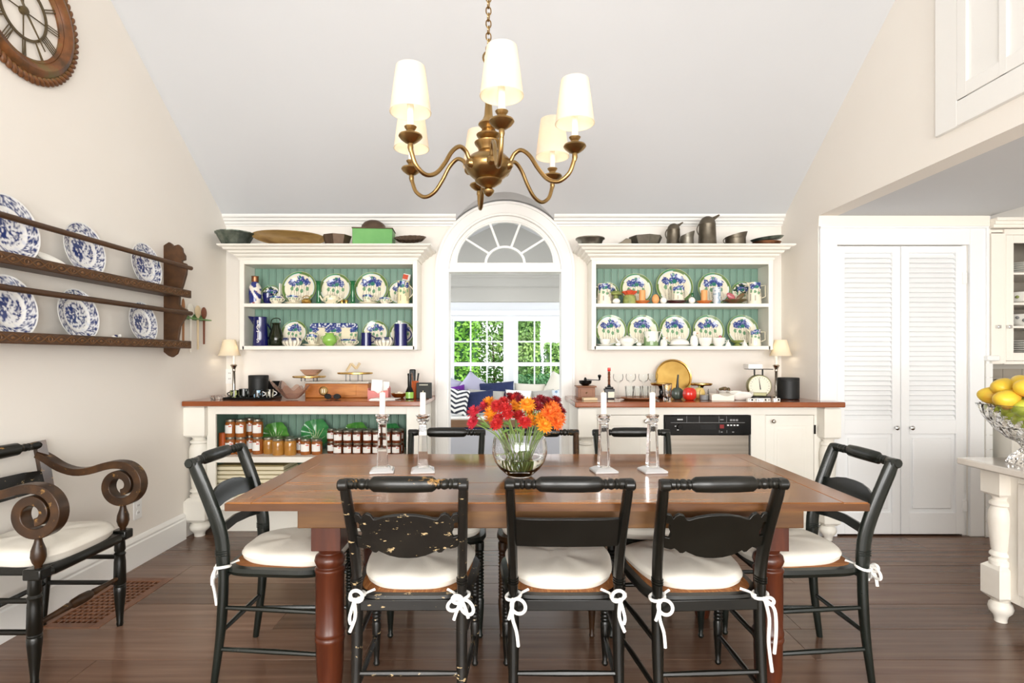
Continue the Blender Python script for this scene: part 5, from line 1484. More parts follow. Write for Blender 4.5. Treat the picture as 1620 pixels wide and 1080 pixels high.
MB().tube([(0.020, 0, 0), (0.020, -0.06, 0.09)], [0.006, 0.003], 6).build('hour_hand', 'clock_iron', ck)
MB().lathe([(0.018, 0.0), (0.018, 0.022), (0.010, 0.026)], 14, 'x').build('hub', 'clock_iron', ck)
for a in (0, 90, 180, 270):
    MB().tube([(0.009, 0, 0), (0.009, 0.125 * math.cos(R(a)), 0.125 * math.sin(R(a)))], 0.003, 5).build('spoke', 'clock_iron', ck)

# ================================================================ kitchen: island, cabinets
IT = 0.760
isl = thing('kitchen_island', 'cream kitchen island with turned corner leg and glass side door', 'island', (2.9, 2.0, 0))
ox, oy = 2.9, 2.0
IX, IY1, IY0 = 2.345, 2.69, 0.6
def bi(nm, a, b_, c, d, e, f, mat='island_white', bv=0.002, par=None): return MB().box(a - ox, b_ - ox, c - oy, d - oy, e, f).build(nm, mat, par or isl, bevel=bv)
turned_leg(isl, 2.345 - ox, 2.635 - oy, 0.104, IT - 0.034, 'island_white', bh=0.13)
turned_leg(isl, 2.345 - ox, 0.66 - oy, 0.104, IT - 0.034, 'island_white', bh=0.13)
Y1 = 2.60
bi('post', IX, IX + 0.06, Y1 - 0.06, Y1 + 0.07, 0.115, IT - 0.034)
bi('side_rail', IX, IX + 0.03, 0.70, Y1 - 0.06, IT - 0.09, IT - 0.034); bi('side_rail', IX, IX + 0.03, 0.70, Y1 - 0.06, 0.115, 0.17)
bi('bottom_board', IX + 0.02, 3.5, 0.70, Y1 + 0.06, 0.12, 0.145); bi('shelf', IX + 0.035, 3.5, 0.70, Y1, 0.45, 0.47)
bi('back_panel', IX + 0.06, 3.5, Y1 + 0.04, Y1 + 0.07, 0.12, IT - 0.034); bi('side_panel', 3.48, 3.52, 0.70, Y1 + 0.06, 0.12, IT - 0.034); bi('front_panel', IX, 3.5, 0.66, 0.70, 0.12, IT - 0.034)
bi('shelf', IX + 0.035, 3.5, 0.70, Y1, 0.32, 0.335, 'walnut')
dr = bi('door_frame', IX - 0.012, IX + 0.008, Y1 - 0.115, Y1 - 0.065, 0.165, IT - 0.085)
for e, f in ((0.165, 0.215), (IT - 0.135, IT - 0.085)): MB().box(IX - 0.012 - ox, IX + 0.008 - ox, 1.95 - oy, Y1 - 0.115 - oy, e, f).build('door_rail', 'island_white', dr, bevel=0.003)
MB().box(IX - 0.012 - ox, IX + 0.008 - ox, 1.90 - oy, 1.95 - oy, 0.165, IT - 0.085).build('door_stile', 'island_white', dr, bevel=0.003)
MB().box(IX - 0.004 - ox, IX - 0.001 - ox, 1.95 - oy, Y1 - 0.115 - oy, 0.215, IT - 0.135).build('pane', 'pane', dr)
bi('side_panel', IX, IX + 0.02, 0.70, 1.895, 0.17, IT - 0.09)
tag(MB().box(2.215, 3.60, 0.50, 2.735, IT - 0.034, IT).build('island_top', 'marble', None, bevel=0.008), 'pale marble slab on the kitchen island', 'worktop')
# dishes inside the island
plm = MB().lathe([(0.001, 0.0), (0.06, 0.0), (0.10, 0.012), (0.13, 0.018), (0.128, 0.021), (0.06, 0.006), (0.001, 0.005)], 28, closed=False).mesh('dinner_plate', 'china_white')
for k in range(6): tag(put('dinner_plate', plm, None, (2.56, 2.30, 0.471 + k * 0.012)), 'white dinner plate stacked on the upper island shelf', 'plate', 'plates in the island')
t = thing('silver_bowl', 'small silver bowl on the bottom of the island', 'bowl', (2.54, 2.38, 0.145)); MB().lathe([(0.03, 0.0), (0.012, 0.02), (0.05, 0.04), (0.08, 0.08), (0.085, 0.10), (0.08, 0.10), (0.045, 0.048), (0.001, 0.03)], 24, closed=False).build('bowl', 'chrome', t)

# faceted crystal fruit bowl with mangoes
FBX, FBY = 2.405, 2.55
fb = thing('fruit_bowl', 'tall faceted crystal footed bowl on the marble island', 'bowl', (FBX, FBY, IT))
prof = [(0.001, 0.004), (0.085, 0.0), (0.098, 0.006), (0.085, 0.03), (0.055, 0.055), (0.035, 0.075), (0.05, 0.095), (0.10, 0.12), (0.155, 0.165), (0.195, 0.22), (0.222, 0.272), (0.214, 0.274), (0.187, 0.224), (0.148, 0.172), (0.095, 0.128), (0.04, 0.112), (0.001, 0.110)]
vs, fs = [], []
seg = 36
dense = []
for (r0, z0), (r1, z1) in zip(prof[:-1], prof[1:]):
    m_ = 3 if 0.095 <= z0 <= 0.27 and r1 > r0 else 1
    r0, r1 = r0 * 0.86, r1 * 0.86
    for k in range(m_): dense.append((r0 + (r1 - r0) * k / m_, z0 + (z1 - z0) * k / m_))
dense.append(prof[-1])
outer_n = next(i for i, p in enumerate(dense) if p[1] > 0.273)
for i, (r, z) in enumerate(dense):
    for j in range(seg):
        a = 2 * PI * (j + 0.5 * (i % 2)) / seg
        rr = r * (1 + (0.022 if (j + i // 2) % 2 else -0.022)) if (i < outer_n and r > 0.03) else r
        vs.append((rr * math.cos(a), rr * math.sin(a), z))
for i in range(len(dense) - 1):
    for j in range(seg):
        k = (j + 1) % seg
        fs.append((i * seg + j, i * seg + k, (i + 1) * seg + k, (i + 1) * seg + j))
MB().add(vs, fs).build('cut_bowl', 'crystal', fb, smooth=False)
def mango_mesh(nm, mat):
    mb = MB().ball((0, 0, 0), 0.062, 0.045, 0.042, 18, 12)
    mb.v = [(x, y_ * (1 - 0.12 * x / 0.062), z + 0.010 * (x / 0.062) ** 2 + 0.004 * (x / 0.062)) for x, y_, z in mb.v]
    return mb.mesh(nm, mat)
mg, mg2 = mango_mesh('mango', 'mango'), mango_mesh('mango', 'mango_green')
FR_ = [(-0.150, -0.03, 0.300, 10, 'y'), (-0.09, -0.09, 0.355, -8, 'y'), (-0.10, 0.05, 0.350, 30, 'y'), (0.0, -0.115, 0.305, -20, 'y'), (-0.03, 0.02, 0.365, 60, 'y'), (0.08, -0.06, 0.345, 15, 'y'), (0.12, 0.05, 0.32, 80, 'y'), (0.02, 0.12, 0.32, 10, 'y'), (-0.11, 0.10, 0.31, -40, 'y'),
       (-0.095, -0.075, 0.262, 30, 'g'), (-0.02, -0.11, 0.225, -10, 'g'), (0.06, -0.10, 0.25, 40, 'g'), (-0.06, 0.0, 0.22, 70, 'g'), (0.05, 0.03, 0.23, 0, 'g'), (-0.01, -0.03, 0.28, 20, 'g'), (0.11, -0.03, 0.265, 70, 'g'), (-0.05, 0.09, 0.25, 10, 'g'), (0.02, -0.04, 0.172, 50, 'g')]
for x, yy, z, rz_, kd in FR_:
    o = put('mango', mg if kd == 'y' else mg2, None, (FBX + x * 0.86, FBY + yy * 0.86, IT + z), (R(8), R(-6), R(rz_)), 0.98)
    tag(o, 'ripe yellow mango heaped above the rim of the crystal bowl' if kd == 'y' else 'yellow-green mango inside the crystal bowl', 'mango', 'ripe mangoes on top' if kd == 'y' else 'green mangoes in the bowl')

# upper kitchen cabinet with glass door, facing the dining room
KF = 3.88
kx0 = wx(1568, KF)
kc = thing('kitchen_cabinet', 'cream kitchen wall cabinet with glass door and small glass knobs', 'cabinet', (4.0, 4.1, 1.2))
ox, oy, oz = 4.0, 4.1, 1.2
def bk(nm, a, b_, c, d, e, f, mat='kitchen_cream', bv=0.002, par=None): return MB().box(a - ox, b_ - ox, c - oy, d - oy, e - oz, f - oz).build(nm, mat, par or kc, bevel=bv)
zb, zt = wz(576, KF), wz(362, KF)
bk('side_panel', kx0, kx0 + 0.018, KF + 0.018, 4.335, zb, zt); bk('back_panel', kx0 + 0.018, 4.66, 4.32, 4.335, zb, zt, 'tile_grey'); bk('bottom_board', kx0 + 0.018, 4.66, KF + 0.018, 4.32, zb, zb + 0.02)
bk('top_board', kx0 + 0.018, 4.66, KF + 0.018, 4.32, zt - 0.02, zt); bk('side_panel', 4.66, 4.68, KF + 0.018, 4.335, zb, zt)
for i, z in enumerate((2.215, 2.193, 2.172)):
    bk('crown_step', kx0 - 0.0 , 4.69, KF - 0.05 + 0.014 * i, KF + 0.02, z - 0.022, z)
fd = bk('narrow_door', kx0 + 0.002, wx(1590, KF), KF, KF + 0.018, zb + 0.004, zt - 0.03)
gx0 = wx(1592, KF); gx1 = gx0 + 0.46
gd = bk('glass_door', gx0, gx0 + 0.052, KF, KF + 0.018, zb + 0.024, zt - 0.042)
def bg_(nm, a, b_, c, d, mat='kitchen_cream'): return MB().box(a - ox, b_ - ox, KF - oy, KF + 0.018 - oy, c - oz, d - oz).build(nm, mat, gd, bevel=0.002)
bg_('door_stile', gx1 - 0.052, gx1, zb + 0.024, zt - 0.042); bg_('door_rail', gx0 + 0.052, gx1 - 0.052, zb + 0.024, zb + 0.08); bg_('door_rail', gx0 + 0.052, gx1 - 0.052, zt - 0.098, zt - 0.042)
MB().box(gx0 + 0.05 - ox, gx1 - 0.05 - ox, KF + 0.007 - oy, KF + 0.010 - oy, zb + 0.078 - oz, zt - 0.096 - oz).build('pane', 'pane', gd)
bk('face_frame', wx(1590, KF) - 0.002, gx0, KF + 0.002, KF + 0.018, zb, zt); bk('face_frame', gx1, 4.68, KF + 0.002, KF + 0.018, zb, zt); bk('face_frame', gx0, gx1, KF + 0.002, KF + 0.018, zt - 0.04, zt); bk('face_frame', gx0, gx1, KF + 0.002, KF + 0.018, zb, zb + 0.022)
shz = [wz(430, KF), wz(478, KF), wz(515, KF)]
for z in shz: bk('shelf', gx0 - 0.002, 4.66, KF + 0.02, 4.32, z - 0.016, z)
for px, par in ((1577, fd), (1594, gd)):
    MB().box(-0.012, 0.012, -0.026, -0.002, -0.012, 0.012).build('knob', 'chrome', par, (wx(px, KF) - ox, KF - oy, wz(517, KF) - oz), bevel=0.004)
for z0, n, lb in ((zb + 0.02, 9, 'white plate stacked on the bottom of the glass cabinet'), (shz[0], 5, 'cream plate stacked on the top shelf of the glass cabinet')):
    for k in range(n): tag(put('kitchen_plate', plm, None, (wx(1622, 4.05), 4.05, z0 + 0.0005 + k * 0.016)), lb, 'plate', 'plates in the glass cabinet')
t = thing('patterned_tureen', 'white dish with red and green flowers in the glass cabinet', 'dish', (wx(1622, 4.05), 4.05, shz[1])); MB().lathe([(0.06, 0.0), (0.10, 0.02), (0.12, 0.07), (0.125, 0.085), (0.115, 0.085), (0.09, 0.03), (0.001, 0.012)], 28, closed=False).build('bowl', 'china_white', t)
for i in range(14):
    a = 2 * PI * i / 14; MB().ball((0.116 * math.cos(a), 0.116 * math.sin(a), 0.05), 0.011).build('flower', 'coral' if i % 2 else 'moss_green', t)
t = thing('patterned_bowl', 'black and white patterned bowl in the glass cabinet', 'bowl', (wx(1622, 4.05), 4.05, shz[2])); MB().lathe([(0.05, 0.0), (0.09, 0.03), (0.11, 0.09), (0.10, 0.09), (0.08, 0.035), (0.001, 0.012)], 28, closed=False).build('bowl', 'china_white', t)
for i in range(16):
    a = 2 * PI * i / 16; MB().ball((0.097 * math.cos(a), 0.097 * math.sin(a), 0.045 + 0.022 * (i % 2)), 0.013).build('spot', 'mark_grey', t)
# base run below, tiled splash, narrow tiled pier
kb = thing('kitchen_counter_unit', 'white kitchen base cabinets below the grey tiled splashback', 'cabinet', (4.05, 4.0, 0))
MB().box(-0.62, 0.62, -0.22, 0.33, 0.0, 0.90).build('carcass', 'cabinet_white', kb); MB().box(-0.62, 0.62, -0.235, -0.22, 0.70, 0.885).build('drawer_front', 'cabinet_white', kb, bevel=0.003); MB().box(-0.62, 0.62, -0.235, -0.22, 0.12, 0.69).build('door', 'cabinet_white', kb, bevel=0.003)
tag(MB().box(3.42, 4.69, 3.75, 4.335, 0.901, 0.935).build('countertop', 'marble', None, bevel=0.004), 'pale stone countertop under the grey tile splashback', 'countertop')
sb = struct(MB().box(3.40, 4.69, 4.325, 4.339, 0.936, zb - 0.002).build('wall_splashback', 'grout'), 'grey tiled splashback behind the coffee maker', 'tiles')
tm = MB().box(0.002, 0.148, -0.006, 0.0, 0.002, 0.073).mesh('tile', 'tile_grey', smooth=False)
for r_ in range(3):
    for c in range(9):
        xx = 3.41 + (c - 0.5 * (r_ % 2)) * 0.15
        if xx >= 3.40 and xx + 0.15 < 4.70: put('tile', tm, sb, (xx, 4.325, 0.937 + r_ * 0.075))
pr = struct(MB().box(wx(1557, KF), 3.385, KW - 0.03, KW + 0.001, 0.0, 1.245).build('wall_tiled_pier', 'grout'), 'narrow white tiled pier beside the louvred doors', 'tiles')
pw = 3.385 - wx(1557, KF)
tm = MB().box(0.001, pw - 0.001, -0.006, 0.0, 0.002, 0.098).mesh('tile', 'tile_white', smooth=False)
for r_ in range(12): put('tile', tm, pr, (wx(1557, KF), KW - 0.03, r_ * 0.10 + 0.01))
MB().box(wx(1556, KF), 3.42, KW - 0.055, KW + 0.001, 1.225, 1.262).build('cap_moulding', 'tile_white', pr, bevel=0.006)
t = thing('coffee_maker', 'black coffee maker on the kitchen counter behind the mangoes', 'coffee maker', (wx(1626, 3.95), 3.95, 0.935))
MB().box(-0.12, 0.12, -0.02, 0.14, 0, 0.155).box(-0.12, 0.12, -0.14, -0.02, 0.11, 0.155).box(-0.12, 0.12, -0.14, -0.02, 0, 0.02).build('body', 'gloss_black', t, bevel=0.008)
MB().lathe([(0.04, 0.02), (0.05, 0.035), (0.05, 0.085), (0.04, 0.108)], 18).build('jug', 'dark_glass', t, (0, -0.08, 0.001))
# ================================================================ china on the hutches
DP, DF = 4.372, 4.262          # depth of the leaning plates and of the pieces before them
ZU, ZL_, ZTOP = 1.657, 1.336, 2.085
CREAM, OLIVE, BLUE, TEAL = '#efe8d2', '#5d7d3c', '#2c3c80', '#2f7a68'
def poppy(seed, cream=CREAM):
    rg = random.Random(seed)
    blobs = [(-0.46 + rg.uniform(-.06, .06), 0.42, 0.25), (0.02 + rg.uniform(-.06, .06), 0.58, 0.31), (0.46 + rg.uniform(-.06, .06), 0.42, 0.24), (-0.14, 0.36, 0.17)]
    teal = [(0.06, 0.36, 0.15), (-0.2, 0.30, 0.08), (0.0, 0.80, 0.10)]
    leaves = [(-0.52, 0.0), (-0.17, -0.06), (0.15, -0.18), (0.52, -0.02)]
    stems = [-0.55, -0.36, -0.18, -0.04, 0.13, 0.30, 0.47, 0.62]
    def col(u, v):
        for x, y_ in leaves:
            if ((u - x) / 0.105) ** 2 + ((v - y_) / 0.15) ** 2 < 1: return '#6f9a72'
        for x, y_, r in teal:
            if (u - x) ** 2 + (v - y_) ** 2 < (r * (1 + 0.3 * nz(u, v, 9, seed))) ** 2: return TEAL
        for x, y_, r in blobs:
            d = math.hypot(u - x, v - y_)
            if d < r * (1 + 0.45 * nz(u, v, 7, seed)):
                q = nz(u, v, 13, seed + 2)
                return '#c9d3ea' if q > 0.32 else (BLUE if q > -0.25 else '#4a62a8')
        for x in stems:
            if abs(u - x - 0.02 * math.sin(v * 5 + x * 9)) < 0.014 and -0.86 < v < 0.42: return '#9a8d7c'
        return cream
    return col
def poppy_plate(seed):
    c = poppy(seed)
    def fn(x, y, z):
        r = math.hypot(x, z)
        if y > 0.02: return '#dfe2c8'
        if r > 0.975: return '#dfe0b8'
        if r > 0.885: return OLIVE if (z < 0.75 or x > 0.1) else '#3f8a5c'
        if r > 0.845: return '#d9e2e2' if math.sin(math.atan2(z, x) * 3 + seed) > -0.4 else OLIVE
        return c(x / 0.86, z / 0.86)
    return fn
pp = [plate_mesh('poppy_plate', poppy_plate(s_), rings=34, seg=96) for s_ in (1, 2, 3)]
ppd = plate_mesh('poppy_plate', lambda x, y, z, f=poppy_plate(4): '#2f4a3a' if (math.hypot(x, z) < 0.86 and nz(x, z, 5, 3) > 0.12 and z > 0) else f(x, y, z), rings=34, seg=96)
def hutch_plate(px, r_px, z, me, lb, D=DP):
    r = wl(r_px, D); lean = R(11)
    o = put('poppy_plate', me, None, (wx(px, D), D, z + r * math.cos(lean) + 0.002), (-lean, 0, 0), r)
    return tag(o, lb, 'plate')
# plates along the four shelves
hutch_plate(429, 16, ZU, ppd, 'small dark-flowered plate behind the navy cup, in the pitcher hutch')
hutch_plate(474, 27, ZU, pp[0], 'blue poppy plate with a teacup before it, next to the copper-capped vase, upper pitcher-hutch shelf')
hutch_plate(531, 25.5, ZU, pp[1], 'blue poppy plate behind the cream teapot, between two green candlesticks')
hutch_plate(588, 26.5, ZU, pp[2], 'blue poppy plate behind a cup and saucer, next to the poppy tankard')
hutch_plate(634, 20, ZU, pp[0], 'poppy plate half hidden by the tankard under the red box')
hutch_plate(466, 20.5, ZL_, pp[1], 'poppy plate behind the ribbed sugar bowl, beside the dark glass jug')
hutch_plate(594, 20.5, ZL_, pp[0], 'poppy plate between the navy mug and navy pitcher')
hutch_plate(636, 20, ZL_, pp[2], 'poppy plate behind the navy pitcher at the hutch end')
hutch_plate(961, 18.5, ZU, ppd, 'dark-flowered plate behind the tall jug and green toadstool')
hutch_plate(1006, 25.5, ZU, pp[1], 'poppy plate behind the coral flower dish')
hutch_plate(1066, 29.3, ZU, pp[0], 'largest poppy plate, in the middle of the white-china hutch')
hutch_plate(1129, 26, ZU, pp[2], 'poppy plate behind the bluish glass, next to the largest plate')
hutch_plate(1175, 19, ZU, ppd, 'small dark poppy plate behind the pink leaf dish')
for px, me, lb in ((966, pp[0], 'poppy plate behind the small white cup on a saucer'), (1016.5, pp[1], 'poppy plate behind the white teapot and green jug'), (1067.5, pp[2], 'poppy plate behind the covered butter dish'), (1120, pp[0], 'poppy plate behind the white bowl and floral cup'), (1174, pp[1], 'poppy plate behind the green dish, next to the lower tall jug')):
    hutch_plate(px, 24.8, ZL_, me, lb)

def painted_lathe(nm, prof, fn, seg=44, rows=5, mat='painted'):
    dense = []
    for (r0, z0), (r1, z1) in zip(prof[:-1], prof[1:]):
        k = max(1, int(abs(z1 - z0) / 0.004))
        for i in range(k): dense.append((r0 + (r1 - r0) * i / k, z0 + (z1 - z0) * i / k))
    dense.append(prof[-1])
    me = MB().lathe(dense, seg, closed=False).mesh(nm, mat)
    return paint(me, fn)
def poppy_wrap(h, seed, cream=CREAM, top=BLUE):
    c = poppy(seed, cream)
    def fn(x, y, z):
        a = math.atan2(x, -y) / PI * 2.2
        u = (a + 1) % 2 - 1
        return c(u * 0.8, z / h * 1.9 - 1.12)
    return fn
def handle_tube(h0, h1, r0, out, th=0.004, side=1, n=8):
    pts = []
    for i in range(n + 1):
        t_ = PI * i / n
        pts.append((side * (r0 + out * math.sin(t_)), 0, h0 + (h1 - h0) * i / n))
    return MB().tube(pts, th, 7)
def square_handle(h0, h1, r0, out, th=0.004, side=1):
    return MB().tube([(side * r0, 0, h1), (side * (r0 + out), 0, h1 + 0.003), (side * (r0 + out), 0, h0 + 0.016), (side * r0, 0, h0)], th, 7)
def jug(px, z, D, r_px, h_px, seed, lb, side=1, hstyle='square', nm='poppy_jug', cat='jug', cream=CREAM, spout=True, taper=0.85):
    r, h = wl(r_px, D), wl(h_px, D)
    prof = [(0.001, 0.0), (r * 0.96, 0.0), (r, 0.004), (r * 0.97, h * 0.4), (r * taper, h * 0.85), (r * (taper + 0.06), h), (r * (taper - 0.06), h), (r * 0.8, h * 0.5), (0.001, h * 0.08)]
    o = bpy.data.objects.new(nm, painted_lathe(nm, prof, poppy_wrap(h, seed, cream))); C.objects.link(o)
    o.location = (wx(px, D), D, z)
    (square_handle if hstyle == 'square' else handle_tube)(h * 0.25, h * 0.85, r * 0.88, wl(8, D), 0.0042, side).build('handle', 'china_cream', o)
    if spout: MB().add([(-side * r * taper * 0.95, -0.012, h * 0.99), (-side * r * taper * 0.95, 0.012, h * 0.99), (-side * (r * taper + 0.018), 0, h * 1.01), (-side * r * taper * 0.98, 0, h * 0.78)], [(0, 1, 2), (0, 2, 3), (1, 3, 2)]).build('spout', 'china_cream', o)
    return tag(o, lb, cat)
def cup(px, z, D, r_px, h_px, lb, mat=None, seed=1, handle=1, saucer=None, nm='teacup', cat='cup', flare=1.0):
    r, h = wl(r_px, D), wl(h_px, D)
    z0 = z + (0.010 if saucer else 0)
    prof = [(0.001, 0.0), (r * 0.55, 0.0), (r * 0.62, 0.004), (r * 0.88, h * 0.35), (r * 0.98, h * 0.75), (r * flare, h), (r * flare - 0.003, h), (r * 0.8, h * 0.4), (0.001, h * 0.1)]
    if mat: o = MB().lathe(prof, 28, closed=False).build(nm, mat, None)
    else:
        o = bpy.data.objects.new(nm, painted_lathe(nm, prof, poppy_wrap(h, seed))); C.objects.link(o)
    o.location = (wx(px, D), D + (0.03 if saucer else 0), z0); tag(o, lb, cat)
    if handle: handle_tube(h * 0.3, h * 0.85, r * 0.85, wl(4, D), 0.0028, handle).build('handle', mat or 'china_cream', o)
    if saucer:
        sr = wl(saucer[0], D)
        s = MB().lathe([(0.001, 0.002), (sr * 0.5, 0.0), (sr * 0.6, 0.003), (sr, 0.013), (sr, 0.015), (sr * 0.55, 0.0095), (0.001, 0.0095)], 32, closed=False).build('saucer', saucer[1], None, (wx(px, D), D + 0.03, z))
        s.scale = (1, 0.82, 1)
        tag(s, saucer[2], 'saucer')
    return o
def teapot(px, z, D, r_px, h_px, mat, lb, side=-1, nm='teapot', lid_mat=None, fn=None):
    r, h = wl(r_px, D), wl(h_px, D)
    t = thing(nm, lb, 'teapot', (wx(px, D), D, z))
    prof = [(0.001, 0.0), (r * 0.6, 0.0), (r * 0.7, h * 0.06), (r * 0.98, h * 0.35), (r, h * 0.5), (r * 0.85, h * 0.72), (r * 0.55, h * 0.8), (0.001, h * 0.8)]
    if fn:
        o = bpy.data.objects.new('body', painted_lathe('body', prof, fn)); C.objects.link(o); o.parent = t
    else: MB().lathe(prof, 28, closed=False).build('body', mat, t)
    MB().lathe([(r * 0.58, h * 0.79), (r * 0.5, h * 0.86), (r * 0.2, h * 0.92), (r * 0.1, h * 0.94), (r * 0.16, h * 0.98), (r * 0.02, h)], 20).build('lid', lid_mat or mat, t)
    MB().tube([(side * r * 0.8, 0, h * 0.3), (side * r * 1.2, 0, h * 0.45), (side * r * 1.45, 0, h * 0.78)], [r * 0.2, r * 0.13, r * 0.08], 8).build('spout', mat, t)
    handle_tube(h * 0.25, h * 0.75, r * 0.85, r * 0.45, r * 0.07, -side).build('handle', mat, t)
    return t
def egg(px, z, D, r_px, h_px, mat, lb, cat='egg', nm='china_egg'):
    r, h = wl(r_px, D), wl(h_px, D)
    mb = MB().ball((0, 0, h / 2), r, r, h / 2, 16, 10)
    mb.v = [(x * (1 - 0.25 * (zz / h - 0.4)), y_ * (1 - 0.25 * (zz / h - 0.4)), zz) for x, y_, zz in mb.v]
    return tag(mb.build(nm, mat, None, (wx(px, D), D, z)), lb, cat)
def dish(px, z, D, r_px, h_px, mat, lb, nm='small_dish', cat='dish'):
    r, h = wl(r_px, D), wl(h_px, D)
    return tag(MB().lathe([(0.001, 0.0), (r * 0.5, 0.0), (r * 0.7, h * 0.4), (r, h * 0.9), (r * 0.98, h), (r * 0.6, h * 0.6), (0.001, h * 0.5)], 28, closed=False).build(nm, mat, None, (wx(px, D), D, z)), lb, cat)

# --- pitcher hutch, upper shelf
h = wl(44, DF)
prof = [(0.001, 0), (0.034, 0), (0.040, 0.01), (0.045, h * 0.35), (0.043, h * 0.62), (0.024, h * 0.78), (0.022, h * 0.8), (0.001, h * 0.8)]
o = bpy.data.objects.new('bottle_vase', painted_lathe('bottle_vase', prof, lambda x, y, z: '#2a357c' if nz(x * 8 + y * 5, z * 9 + x * 9, 3, 4) > 0.05 else ('#a8685a' if nz(x, z, 40, 2) > 0.42 else '#efe6da'))); C.objects.link(o)
o.location = (wx(403.5, DF), DF, ZU); tag(o, 'tall blue-leaf vase with a copper neck band at the hutch end', 'vase')
MB().lathe([(0.024, h * 0.79), (0.0265, h * 0.82), (0.0255, h * 0.98), (0.029, h), (0.022, h), (0.02, h * 0.82)], 20).build('copper_neck', 'copper', o)
cup(424, ZU, 4.32, 8, 18, 'navy-rimmed bowl behind the small white poppy cup', 'navy_glaze', handle=0, nm='bowl', cat='bowl')
cup(437, ZU, 4.25, 10.5, 12, 'small white and blue poppy cup below the dark-flowered plate', None, 5)
MB_ = MB().box(-0.004, 0.004, -0.02, 0.02, 0, wl(34, 4.33)); tag(MB_.build('tile_edge', 'china_white', None, (wx(443.5, 4.33), 4.33, ZU), bevel=0.003), 'white tile standing edge-on next to a poppy plate', 'tile')
cup(462, ZU, 4.245, 9, 12, 'blue poppy cup before the plate next to the edge-on tile', None, 6, 1, (14, 'china_cream', 'cream saucer under the cup next to the brass pot'))
t = thing('brass_teapot', 'tiny brass pot with ring handle beside a teacup', 'pot', (wx(485, DF), DF, ZU))
MB().lathe([(0.001, 0), (0.025, 0), (0.038, 0.015), (0.036, 0.03), (0.02, 0.042), (0.001, 0.045)], 20).build('body', 'brass_bright', t)
MB().tube([(0.030 * math.cos(a), 0, 0.044 + 0.020 * math.sin(a)) for a in [PI * i / 10 for i in range(11)]], 0.003, 6).build('bail_handle', 'brass_bright', t)
for px, lb in ((504, 'tall green glass candlestick next to the brass pot'), (558, 'tall green glass candlestick between the teapot and the cup with saucer')):
    H = wl(37, 4.30)
    tag(MB().lathe([(0.001, 0), (0.032, 0), (0.030, 0.01), (0.016, 0.022), (0.017, 0.05), (0.0155, H - 0.03), (0.02, H - 0.022), (0.016, H - 0.015), (0.026, H), (0.014, H), (0.012, H - 0.02)], 20).build('green_candlestick', 'green_glaze', None, (wx(px, 4.30), 4.30, ZU)), lb, 'candlestick')
teapot(524, ZU, DF, 12.5, 17, 'china_cream', 'round cream teapot before the middle poppy plate', -1, fn=lambda x, y, z: '#5d8a6a' if nz(x * 3 + y, z * 3, 22, 3) > 0.38 else '#efe6c8')
for px, lb in ((548, 'tiny amber glass beside the cream teapot'), (541, 'tiny amber glass touching the cream teapot handle')):
    tag(MB().lathe([(0.001, 0), (0.012, 0), (0.010, 0.006), (0.013, 0.02), (0.016, 0.032), (0.014, 0.032), (0.008, 0.01)], 16).build('amber_glass', 'brass_bright', None, (wx(px, 4.28), 4.28, ZU)), lb, 'glass')
cup(581, ZU, 4.245, 9, 13, 'blue poppy cup before the plate next to the tankard', None, 8, 1, (15, 'china_cream', 'cream saucer under the cup between green candlestick and green-flecked cup'))
cup(609, ZU, 4.25, 9, 10, 'low green-flecked cream cup beside the tankard', None, 9)
jug(638, ZU, DF, 9.5, 36, 11, 'tall cream poppy tankard at the hutch end', 1, 'round', 'poppy_tankard', 'tankard', '#efe4b8', False, 0.97)
t = tag(MB().box(-0.028, 0.028, -0.018, 0.018, 0, 0.052).build('matchbox', 'paper', None, (wx(642, 4.355), 4.365, wz(444, 4.355)), (R(-8), R(12), 0)), 'red and white box propped above the tankard', 'box')
MB().box(-0.0285, 0.012, -0.0185, 0.0185, 0.008, 0.045).build('red_label', 'coral', t)
# --- pitcher hutch, lower shelf
H = wl(46, DF)
bp = thing('blue_pitcher', 'tall cobalt blue pitcher with vertical white lettering', 'pitcher', (wx(412, DF), DF, ZL_))
MB().lathe([(0.001, 0), (0.054, 0), (0.056, 0.006), (0.050, H * 0.55), (0.047, H * 0.93), (0.049, H), (0.044, H), (0.045, H * 0.5), (0.001, 0.02)], 32, closed=False).build('body', 'navy_glaze', bp)
MB().add([(-0.040, -0.026, H), (-0.040, 0.026, H), (-0.098, 0, H * 1.03), (-0.047, 0, H * 0.68), (-0.045, -0.016, H * 0.80), (-0.045, 0.016, H * 0.80)], [(0, 2, 4), (4, 2, 3), (1, 5, 2), (5, 3, 2), (0, 1, 2)]).build('spout', 'navy_glaze', bp)
handle_tube(H * 0.2, H * 0.8, 0.047, 0.04, 0.006, 1).xf(Matrix.Rotation(R(50), 4, 'Z')).build('handle', 'navy_glaze', bp)
for i, c in enumerate('PASTIS'):
    zz = H * (0.80 - 0.125 * i)
    q_ = zz / H
    rr_ = 0.056 - 0.006 * q_ / 0.55 if q_ < 0.55 else 0.050 - 0.003 * (q_ - 0.55) / 0.38
    text(c, 0.042, 'paper', bp, (0.004, -rr_ - 0.0005, zz), (R(90), 0, 0), 0.0022)
H = wl(43, 4.29)
t = thing('glass_jug', 'dark olive glass jug with loop handle next to the cobalt pitcher', 'jug', (wx(437, 4.29), 4.29, ZL_))
MB().lathe([(0.001, 0), (0.042, 0), (0.052, 0.02), (0.052, H * 0.4), (0.030, H * 0.7), (0.026, H * 0.78), (0.034, H * 0.85), (0.028, H * 0.85), (0.02, H * 0.75), (0.04, H * 0.4), (0.001, 0.012)], 28, closed=False).build('body', 'dark_glass', t)
